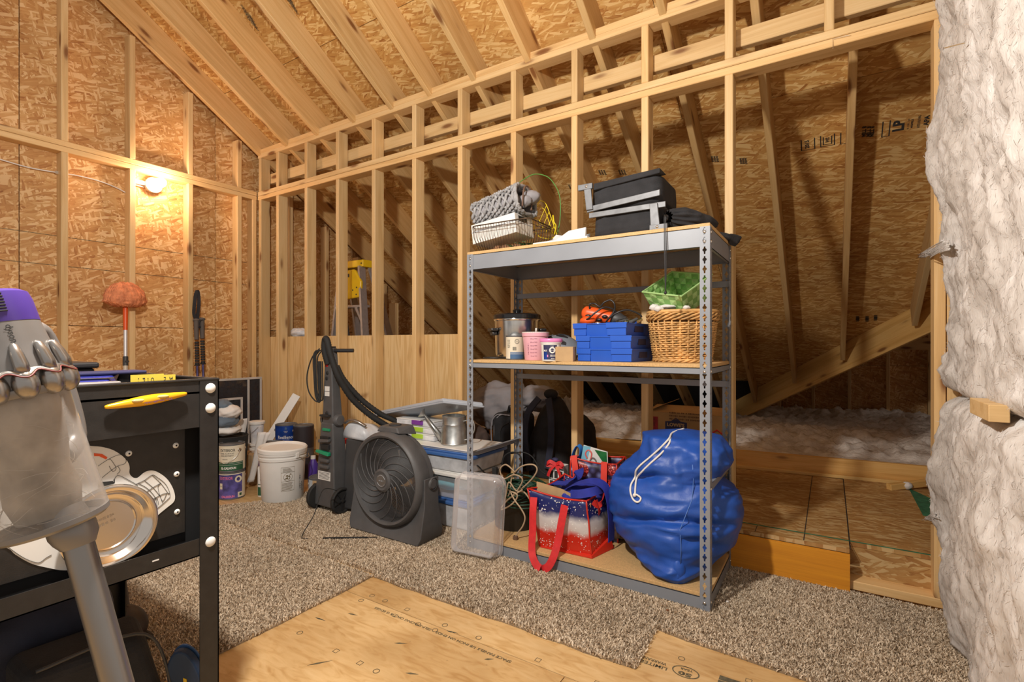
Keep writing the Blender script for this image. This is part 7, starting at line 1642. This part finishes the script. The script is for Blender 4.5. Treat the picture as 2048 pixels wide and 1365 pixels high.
# ================================================================ TOOL BENCH
CX = -1.365; bn = thing('tool_bench', 'black steel tool bench with bolted legs in the left foreground', 'bench', (-1.66, .2, 0))
BY_0, BY_1, BD = -.42, .706, .60
def leg(x, y, sx, sy, nm='leg'):
    b = MB(); b.box(*sorted((x, x-sx*.003)), *sorted((y, y-sy*.047)), 0, .967); b.box(*sorted((x, x-sx*.04)), *sorted((y, y-sy*.003)), 0, .967); b.build(nm, 'black_metal', bn, world=True)
leg(CX+.003, BY_1, 1, 1); leg(CX+.003, BY_0, 1, -1); leg(CX-BD, BY_1, -1, 1); leg(CX-BD, BY_0, -1, -1)
MB().box(CX-.003, CX, BY_0, BY_1-.003, .844, .962).build('front_apron', 'black_metal', bn, world=True); MB().box(CX-BD, CX-BD+.003, BY_0, BY_1-.003, .844, .962).build('rear_apron', 'black_metal', bn, world=True)
MB().box(CX-BD, CX, BY_1-.006, BY_1-.0035, .905, .962).build('end_apron', 'black_metal', bn, world=True)
MB().box(CX-BD, CX, BY_0, BY_1-.004, .930, .935).build('top_tray', 'black_metal', bn, world=True)
b = MB(); b.box(CX-.014, CX+.004, BY_0, BY_1+.002, .962, .968).box(CX-BD-.004, CX-BD+.014, BY_0, BY_1+.002, .962, .968).box(CX-BD, CX, BY_1-.012, BY_1+.002, .962, .968); b.build('rim', 'black_metal', bn, world=True, bevel=.002)
MB().box(CX-.003, CX, BY_0, BY_1-.003, .513, .558).box(CX-.04, CX, BY_0, BY_1-.003, .513, .516).build('lower_rail', 'black_metal', bn, world=True)
MB().box(CX-.040, CX-.034, BY_0, .640, .575, .845).build('side_panel', M['black_metal'], bn, world=True)
MB().box(CX-.050, CX-.042, BY_0, BY_1-.01, .515, .90).build('recess_dark_sheet', plain('recess_shade_black', (.006, .006, .007), .9), bn, world=True)  # near-black sheet paints in the shade of the recess behind the panel
for i, z in enumerate((.942, .890, .542)):
    MB().lathe([(.0, .006), (.006, .0055), (.011, .003), (.013, 0)], 20, Matrix.Translation((CX+.003, .685, z)) @ Matrix.Rotation(R(90), 4, 'Y')).build('bolt_head', 'white_paint', bn, smooth=True, world=True)
for y, z in ((.518, .798), (.619, .800), (.621, .727), (.622, .631), (-.1, .8), (-.1, .63)):
    MB().lathe([(.0022, .0035), (.0028, .0035), (.0058, .002), (.007, 0)], 16, Matrix.Translation((CX-.034, y, z)) @ Matrix.Rotation(R(90), 4, 'Y')).build('screw_cup', 'white_paint', bn, smooth=True, world=True)
MB().box(CX, CX+.0006, .553, .567, .5365, .5395).build('paint_fleck', 'paper', bn, world=True)
# yellow magnetic tool
sb_ = thing('magnet_tool', 'yellow spindle shaped magnetic stud finder stuck on the bench apron', 'stud finder', (CX, .54, .925)); pa, pb = Vector((CX+.012, .4555, .9165)), Vector((CX+.012, .624, .9335)); ln_ = (pb-pa); zf = zframe(pa, pb)
MB().lathe([(0, 0), (.0035, .001), (.0052, .006), (.0085, .035), (.0115, .065), (.0122, .085), (.0115, .105), (.0085, .135), (.0052, .163), (.0035, .168), (0, .169)], 24, zf).build('body', 'yellow_gloss', sb_, smooth=True, world=True) if 'yellow_gloss' in M else None
M['yellow_gloss'] = plain('glossy_amber_plastic', (.80, .40, .012), .22, var=.04)
if not sb_.children: MB().lathe([(0, 0), (.0035, .001), (.0052, .006), (.0085, .035), (.0115, .065), (.0122, .085), (.0115, .105), (.0085, .135), (.0052, .163), (.0035, .168), (0, .169)], 24, zf).build('body', 'yellow_gloss', sb_, smooth=True, world=True)
b = MB(); b.ell(pa.lerp(pb, .36)+Vector((.0095, 0, .004)), (.004, .013, .004), 14, 8); b.ell(pa.lerp(pb, .66)+Vector((.0095, 0, .004)), (.004, .013, .004), 14, 8); b.build('bubble', plain('pale_vial', (.80, .60, .25), .1), sb_, smooth=True, world=True)
b = MB(); mid = pa.lerp(pb, .60)+Vector((.0118, 0, -.0035)); ftext(b, 'The StudBuddy', mid, (0, -1, -.10), (.25, .1, -.95), .006, .060); b.build('lettering', plain('violet_ink', (.12, .04, .12), .6), sb_, world=True)
# things in the tray
for i, (y0, y1, z1, x) in enumerate(((.522, .592, .983, -1.40), (.570, .6235, .9795, -1.412))):
    t = thing('instruction_card', ['yellow printed card standing in the bench tray, left of two', 'yellow printed card standing in the bench tray, right of two'][i], 'card', (x, (y0+y1)/2, .936))
    MB().box(x-.001, x+.001, y0, y1, .936, z1).build('card', 'yellow_card', t, world=True) if 'yellow_card' in M else None
    M['yellow_card'] = plain('yellow_card_stock', (.80, .62, .07), .6, var=.03)
    if not t.children: MB().box(x-.001, x+.001, y0, y1, .936, z1).build('card', 'yellow_card', t, world=True)
    b = MB()
    if i == 0:
        for s_, y, h in (('Plugs', .548, .0075), ('Circuits', .567, .0075), ('Lamps', .5375, .003), ('Outlets', .5575, .003)): ftext(b, s_, (x+.0014, y, .953), (0, 0, -1), (0, 1, 0), h*.9, .044)
    else:
        for s_, y, h in (('3 IN 1', .6135, .009), ('Detects', .598, .0075)): ftext(b, s_, (x+.0014, y, .953), (0, 0, -1), (0, 1, 0), h*.9, .042)
    b.build('lettering', 'ink', t, world=True)
t = thing('blue_case', 'long blue tool case with silver edge lying in the bench tray', 'case', (-1.55, .45, .936))
MB().hexa([(-1.62, .15, .936), (-1.50, .15, .936), (-1.50, .52, .936), (-1.62, .56, .936)], [(-1.62, .15, .984), (-1.52, .15, .980), (-1.52, .52, .974), (-1.62, .58, .978)]).build('shell', plain('royal_blue_gloss', (.03, .04, .30), .25), t, world=True, bevel=.004)
MB().hexa([(-1.525, .15, .9765), (-1.515, .15, .9765), (-1.515, .53, .971), (-1.525, .53, .971)], [(-1.525, .15, .9785), (-1.515, .15, .9785), (-1.515, .53, .973), (-1.525, .53, .973)]).build('edge_trim', 'silverplastic', t, world=True)
MB().box(-1.64, -1.56, .25, .62, .978, .986).build('dark_lid', 'navy_ink', t, world=True, bevel=.003)
t = thing('steel_ruler', 'grey metal straight edge lying along the front of the tray', 'ruler', (-1.44, .35, .936)); MB().hexa([(-1.455, .12, .936), (-1.425, .12, .936), (-1.425, .515, .936), (-1.455, .515, .936)], [(-1.455, .12, .971), (-1.430, .12, .971), (-1.430, .515, .968), (-1.455, .515, .968)]).build('bar', plain('satin_grey_bar', (.36, .36, .37), .35, .5), t, world=True, bevel=.003)
t = thing('black_tool_case', 'small black tool case at the far side of the bench tray', 'case', (-1.75, .48, .936)); MB().box(-1.83, -1.68, .33, .545, .936, .992).build('shell', 'black', t, world=True, bevel=.006); MB().box(-1.84, -1.67, .32, .552, .992, 1.008).build('lid', 'black', t, world=True, bevel=.005)
# decal on the bench side, white helmet outline
hp = thing('helmet_decal', 'white die cut football helmet decal on the bench side panel', 'decal', (CX-.033, .4, .7))
hout = [(.447, .828), (.465, .823), (.485, .813), (.502, .798), (.514, .782), (.519, .767), (.519, .751), (.526, .74), (.536, .737), (.55, .747), (.566, .748), (.583, .737), (.601, .716), (.614, .686), (.615, .661), (.596, .647), (.573, .631), (.50, .57), (.42, .565), (.398, .568), (.374, .582), (.346, .602), (.322, .629), (.308, .648), (.25, .69), (.24, .74), (.27, .79), (.32, .825), (.38, .84), (.42, .836)]
yz = Matrix.Translation((CX-.0335, 0, 0)) @ Matrix(((0, 0, 1), (1, 0, 0), (0, 1, 0))).to_4x4()
hs_ = [tuple(p)[:2] for p in catmull([(a, b, 0) for a, b in hout], 4, True)]
MB().prism(hs_, 0, .0012, yz).build('sheet', 'paper', hp, world=True)
b = MB(); L3 = lambda pts, r=.0012, cl_=False: b.tube([Vector((CX-.0322, y, z)) for y, z in (tuple(p)[:2] for p in catmull([(q[0], q[1], 0) for q in pts], 4, cl_))], r, 4, closed=cl_, flat=.3)
z6 = lambda x, y: (atX(x/2.552, 830+y/2.552, CX-.033).y, atX(x/2.552, 830+y/2.552, CX-.033).z)
for pts in ([(500, 262), (545, 232), (590, 210), (622, 205), (642, 228), (636, 250), (600, 262), (560, 290), (520, 322)], [(545, 232), (562, 228), (580, 250), (592, 275), (575, 290), (556, 262)], [(582, 330), (600, 310), (640, 325), (700, 360), (690, 372)], [(582, 350), (582, 330)], [(600, 262), (612, 285), (596, 305)],
            [(690, 355), (735, 335), (775, 308), (800, 318), (845, 355), (868, 410), (855, 432), (812, 470), (795, 480)], [(705, 350), (750, 375), (790, 420), (802, 470)], [(735, 335), (778, 370), (815, 415), (828, 452)], [(775, 308), (820, 350), (862, 408)], [(745, 395), (790, 365), (822, 348)], [(775, 432), (830, 405), (866, 400)], [(760, 410), (775, 440), (800, 425), (808, 460)], [(820, 350), (805, 372), (828, 440), (850, 402)],
            [(0, 640), (60, 690), (130, 735), (195, 755), (235, 730), (262, 715)]):
    L3([z6(*p) for p in pts], .0013)
b.build('line_art', 'ink', hp, world=True)
b = MB(); op = [z6(*p) for p in ((478, 196), (520, 200), (548, 218), (540, 228), (505, 212), (480, 212))]; b.prism(op, 0, .0006, Matrix.Translation((.0013, 0, 0)) @ yz); b.build('orange_stripe', 'orange', hp, world=True)
b = MB(); b.prism([z6(*p) for p in ((500, 345), (575, 338), (582, 352), (545, 362), (500, 372))], 0, .0006, Matrix.Translation((.0013, 0, 0)) @ yz); b.build('black_opening', 'ink', hp, world=True)
# magnetic parts dish
dsh = thing('parts_dish', 'round polished steel magnetic dish stuck over the helmet decal', 'dish', (CX-.03, .476, .642)); dz = Matrix.Translation((CX-.032, .476, .642)) @ Matrix.Rotation(R(90), 4, 'Y')
MB().lathe([(0, .001), (.052, .001), (.0545, .0035), (.057, .001), (.066, .001), (.072, .005), (.078, .018), (.084, .0225), (.090, .0235), (.0935, .022), (.0945, .0195), (.0935, .018), (.085, .018), (.078, .0)], 64, dz).build('dish', plain('polished_steel', (.72, .66, .60), .16, 1, var=.05), dsh, smooth=40, world=True)
b = MB(); fbars(b, (CX-.0305, .465, .652), (0, 1, .25), (0, -.25, 1), .007, .05, 2); b.build('stamped_lettering', plain('dull_steel', (.50, .45, .40), .4, 1), dsh, world=True)
# bags and slipper under the bench
t = thing('duffel_bag', 'large navy duffel bag on the floor under the bench', 'duffel bag', (-1.95, .1, 0))
def duf(u, v):
    a = 2*math.pi*u; ca, sa = math.cos(a), math.sin(a); y = -.45 + 1.11*v; k = min(1, (min(v, 1-v)/.10))**.45 if min(v, 1-v) < .10 else 1
    p = Vector((-1.95 + .265*k*math.copysign(abs(ca)**.6, ca), y, .215 + .212*k*math.copysign(abs(sa)**.6, sa))); q = .018*nz(p, 5)+.008*nz((p.x*9, p.y*3, p.z*9), 1.5)
    p += Vector((ca*q, 0, sa*q)); p.z = max(p.z, .004); return p
MB().grid(duf, 80, 60, cu=True).build('bag', 'navy_cloth', t, smooth=True, world=True)
b = MB(); b.tube([duf(.20+.0*k, .04+.92*k/30) + Vector((0, 0, .004)) for k in range(31)], .006, 6); b.build('zip', 'rubber', t, smooth=True, world=True)
b = MB(); b.band(catmull([duf(.08, .35)+Vector((.01, 0, 0)), Vector((-1.74, .10, .50)), Vector((-1.78, .26, .52)), duf(.08, .72)+Vector((.01, 0, 0))], 8), (0.6, 0, .8), .035, .004); b.build('handle', 'black_cloth', t, smooth=30, world=True)
t = thing('black_bag', 'small black zipped bag with stiff corner beside the duffel', 'bag', (-1.60, .60, 0))
MB().hexa([(-1.665, .36, .002), (-1.49, .36, .002), (-1.49, .67, .002), (-1.67, .69, .002)], [(-1.66, .36, .32), (-1.51, .36, .32), (-1.52, .60, .29), (-1.66, .63, .31)]).build('cloth', 'black_cloth', t, world=True, bevel=.03, seg=4)
MB().tube(catmull([(-1.502, .38, .322), (-1.510, .595, .300), (-1.495, .655, .12), (-1.487, .672, .01)], 8), .004, 6).build('zip', 'grey_dark', t, smooth=True, world=True)
t = thing('boot', 'dark brown leather boot standing behind the black zipped bag', 'boot', (-2.23, .77, ZF))
bt_ = MB(); bt_.tube(catmull([(-2.23, .77, .03), (-2.23, .77, .12), (-2.235, .76, .22), (-2.24, .755, .29)], 6), [.050, .052, .054, .055, .054, .053, .052, .051, .051, .052, .052, .053, .054, .054, .055, .055, .055, .056, .056][:19], 18).ell((-2.16, .80, .045), (.10, .05, .055), 24, 14, dis=lambda d: .05*nz(d, 3)); bt_.build('upper', plain('dark_leather', (.045, .032, .026), .6, var=.3), t, smooth=True, world=True)
MB().box(-2.29, -2.06, .745, .845, ZF, .012).build('sole', 'rubber', t, world=True, bevel=.02); MB().band(catmull([(-2.18, .75, .20), (-2.175, .745, .12), (-2.18, .755, .05)], 5), (0, 1, .2), .02, .006).build('strap', 'rubber', t, world=True)
t = thing('slipper', 'dark blue slipper with yellow stripe propped by the bench leg', 'slipper', (-1.47, .675, ZF)); sl = []
for k in range(40):
    a = 2*math.pi*k/40; sl.append((.045*math.cos(a)*(1+.16*math.sin(a)), .125*math.sin(a)))
smx = Matrix.Translation((-1.475, .685, .112)) @ Matrix.Rotation(R(32), 4, 'Z') @ Matrix.Rotation(R(-20), 4, 'Y') @ Matrix.Rotation(R(98), 4, 'X') @ Matrix.Rotation(R(-14), 4, 'Z')
MB().prism(sl, -.012, .012, smx).build('sole', plain('slate_blue_foam', (.012, .035, .085), .6), t, world=True, bevel=.006, seg=3)
MB().prism([(.002, .05), (.010, .045), (-.004, -.05), (-.010, -.045)], .0122, .0135, smx).build('yellow_stripe', 'yellow', t, world=True)
MB().prism([(x*1.04, y*1.03) for x, y in sl], -.0165, -.0125, smx).build('rim', plain('mid_blue_rubber', (.04, .10, .24), .5), t, world=True)

# ================================================================ STICK VACUUM
vc = thing('stick_vacuum', 'purple and grey cordless stick vacuum upright in the left foreground', 'vacuum cleaner', (-.80, .30, 0))
C1, C0 = atD(104, 1045, .675), atD(-38, 590, .645); vz = zframe(C1, C0); LB = (C0-C1).length; s0 = LB/.247
V = lambda prof: [(r, z*s0) for r, z in prof]
MB().lathe(V([(.057, -.002), (.0618, .0), (.0555, .140), (.052, .140)]), 56, vz).build('dust_bin', 'vac_clear', vc, smooth=40, world=True, solid=.0015)
MB().lathe(V([(0, -.004), (.058, -.004), (.0625, -.001), (.0625, .004), (.058, .004)]), 56, vz).build('bin_base', 'vac_grey', vc, smooth=40, world=True)
MB().lathe(V([(0, .006), (.034, .008), (.040, .03), (.036, .06), (.041, .085), (.045, .12), (.044, .138), (0, .138)]), 40, vz).build('dust_load', 'dust', vc, smooth=40, world=True)
hr = MB(); rr = random.Random(3)
for k in range(60):
    h0, r0, a0 = rr.uniform(.01, .12), rr.uniform(.040, .050), rr.uniform(0, 6.283); pts = []; tl_ = rr.uniform(-.004, .004); q_ = rr.uniform(.05, .12)
    for q in range(12): a = a0+q*q_; pts.append(vz @ Vector(((r0)*math.cos(a), (r0)*math.sin(a), (h0+tl_*q*.5+.002*math.sin(q*.5+k))*s0)))
    hr.tube(pts, .0003, 3)
hr.build('hair', plain('pale_fibre', (.62, .55, .46), .9), vc, world=True)['kind'] = 'stuff'
MB().lathe(V([(.0575, .136), (.060, .139), (.060, .144), (.055, .146)]), 56, vz).build('bin_collar', 'vac_grey', vc, smooth=40, world=True)
MB().lathe(V([(.056, .143), (.058, .152), (.0575, .166), (.0535, .178), (.0515, .192), (.0475, .2145), (.0, .2145)]), 56, vz).build('motor_body', 'vac_grey', vc, smooth=40, world=True)
NPOD = 13
for k in range(NPOD):
    a = 2*math.pi*(k+.35)/NPOD; d_ = Vector((math.cos(a), math.sin(a), 0))
    MB().ell((0, 0, 0), (.0148, .0138, .0155*s0), 18, 12, vz @ Matrix.Translation((.0575*d_.x, .0575*d_.y, .1485*s0)) @ Matrix.Rotation(a, 4, 'Z')).build('cyclone_pod', 'silverplastic', vc, smooth=True, world=True)
    MB().tube([vz @ Vector((r*d_.x, r*d_.y, z*s0)) for r, z in ((.060, .160), (.0605, .168), (.058, .178), (.0545, .187), (.0525, .190))], [.0080, .0078, .0068, .0052, .0026], 12).build('cyclone_fin', 'silverplastic', vc, smooth=True, world=True)
def skirt(u, v):
    a = 2*math.pi*u; w_ = math.cos(NPOD*(a) - 2*math.pi*.35); r = .0575 + v*(.0095+.0035*w_); z = .1635-.0055*v*v - .003*v*w_; return vz @ Vector((r*math.cos(a), r*math.sin(a), z*s0))
MB().grid(skirt, 156, 6, cu=True).build('silver_skirt', 'silverplastic', vc, smooth=True, world=True, solid=.0015)
MB().tube([skirt(k/156, 1.03) for k in range(156)], .0011, 5, closed=True).build('red_edge', plain('dull_red_trim', (.22, .05, .045), .5), vc, smooth=True, world=True)
MB().lathe(V([(.0480, .2135), (.0478, .219), (.0465, .236), (.0440, .2445), (.038, .2475), (0, .2485)]), 56, vz).build('filter_cap', 'purple', vc, smooth=40, world=True)
cd = math.atan2((vz.inverted() @ Vector((0, 0, CH))).y, (vz.inverted() @ Vector((0, 0, CH))).x)
for k in range(7):
    z = .2240+.0030*k; r = float(np.interp(z, [.219, .236, .2445], [.0478, .0465, .0440]))
    MB().tube([vz @ Vector((r*math.cos(cd+q), r*math.sin(cd+q), z*s0)) for q in [-1.0+.1*j for j in range(15)]], .0012, 5).build('vent_slot', 'rubber', vc, smooth=True, world=True)
b = MB(); vs, fs = text2d('dyson'); h_ = 0.0095; hh = max(v[1] for v in vs)-min(v[1] for v in vs); k_ = h_/hh; b.add([vz @ Vector(((.0508+.0)*math.cos(cd+.30+y*k_/.05), .0508*math.sin(cd+.30+y*k_/.05), (.2005)*s0 - x*k_)) for x, y in vs], fs)
for i, p in enumerate(b.v):
    lp = vz.inverted() @ Vector(p); rr_ = np.interp(lp.z/s0, [.178, .192, .2145], [.0535, .0515, .0475])+.0006; a_ = math.atan2(lp.y, lp.x); b.v[i] = tuple(vz @ Vector((rr_*math.cos(a_), rr_*math.sin(a_), lp.z)))
b.build('lettering', 'ink', vc, world=True)
W0, W1, W2 = atD(124, 1022, .675), atD(153, 1075, .675), atD(234, 1365, .672); wd_ = (W2-W1).normalized(); WE = W1 + wd_*((W1.z-.07)/-wd_.z)
MB().tube([W0, W0.lerp(W1, .45), W0.lerp(W1, .75), W1, W1+wd_*.012], [.0235, .0255, .0265, .0245, .019], 28).build('wand_collar', 'grey_plastic_light', vc, smooth=50, world=True) if 'grey_plastic_light' in M else None
M['wand'] = plain('satin_grey_tube', (.30, .285, .27), .30, .75, var=.03)
MB().tube([W0, W0.lerp(W1, .40), W0.lerp(W1, .72), W1, W1+wd_*.012], [.0235, .0255, .0268, .0250, .0185], 28).build('wand_collar', 'vac_grey', vc, smooth=50, world=True)
MB().tube([W1, W1.lerp(WE, .5), WE], .0172, 32).build('wand', 'wand', vc, smooth=50, world=True)
MB().box(WE.x-.11, WE.x+.11, WE.y-.05, WE.y+.05, .002, .062).cyl(WE-Vector((0, 0, .03)), WE+Vector((0, 0, .02)), .024, n=18).build('floor_head', 'vac_grey', vc, world=True, bevel=.008)
hg = vz @ Matrix.Rotation(cd+2.6, 4, 'Z')
MB().tube(catmull([hg @ Vector((.045, 0, .20*s0)), hg @ Vector((.09, 0, .205*s0)), hg @ Vector((.105, 0, .15*s0)), hg @ Vector((.10, 0, .08*s0)), hg @ Vector((.06, 0, .06*s0))], 6), .015, 12).build('handle', 'vac_grey', vc, smooth=True, world=True)
# ---- small debris on the carpet
for i, (px, py, m_, r_, lab, nm, ct) in enumerate(((1335, 1221, plain('dry_leaf', (.20, .07, .02), .7), .006, 'small curled brown leaf on the carpet before the rack', 'dead_leaf', 'leaf'), (1455, 1204, 'white_cloth', .006, 'white lint tuft on the carpet right of the rack corner', 'lint_tuft', 'lint'), (1640, 1299, 'white_cloth', .0035, 'tiny white fluff speck on the open carpet at right', 'lint_speck', 'lint'))):
    q = atZ(px, py, .004); o = MB().ell((0, 0, 0), (r_, r_*.7, r_*.6), 12, 8, dis=lambda d: .3*nz(d, 3, i)).build(nm, m_, None, smooth=True); o.location = q; tag(o, lab, ct)

# ---- pieces of a part hang under that part (thing > part > sub-part)
def under(parts, hosts):
    for o in list(bpy.data.objects):
        if o.parent and not o.parent.parent and o.name.split('.')[0] in parts and o.matrix_basis == Matrix():
            for h in hosts:
                c = [q for q in o.parent.children if q.name.split('.')[0] == h and q is not o and q.matrix_basis == Matrix()]
                if c: o.parent = c[0]; break
under(('lettering', 'white_lettering', 'pink_lettering', 'green_band', 'purple_print', 'cream_patch', 'small_print', 'dark_print', 'side_strip', 'emblem', 'blue_stripe', 'white_line', 'blue_panel', 'pink_panel', 'tan_patch', 'brown_spot', 'green_label'), ('paper_label', 'card', 'badge', 'body', 'motor_body'))
under(('wheel_spoke',), ('wheel',)); under(('label_print',), ('label',)); under(('label_lettering',), ('pole_label',)); under(('logo_lettering',), ('logo',)); under(('panel_lettering',), ('red_panel',))
under(('tray_slot',), ('tray',)); under(('line_art', 'orange_stripe', 'black_opening'), ('sheet',)); under(('stamped_lettering',), ('dish',)); under(('drawcord', 'seam'), ('bag',)); under(('green_corner', 'sky_corner'), ('sheet',))
under(('white_sticker', 'red_sticker', 'silver_sticker', 'switch', 'handle_grip'), ('handle_column',)); under(('green_latch', 'green_button', 'slot', 'front_ledge', 'tank_rib', 'label'), ('lower_body',)); under(('clear_tank_lid', 'tank_handle'), ('rear_tank',))
under(('control_dial',), ('control_box',)); under(('red_edge',), ('silver_skirt',)); under(('vent_slot',), ('filter_cap',)); under(('grip_pad',), ('housing',)); under(('printed_scroll',), ('box',)); under(('label_window', 'lid_edge'), ('carton',)); under(('bail_ring',), ('paper_label',)); under(('yellow_stripe',), ('sole',)); under(('screw_cup',), ('side_panel',)); under(('paint_fleck',), ('lower_rail',))
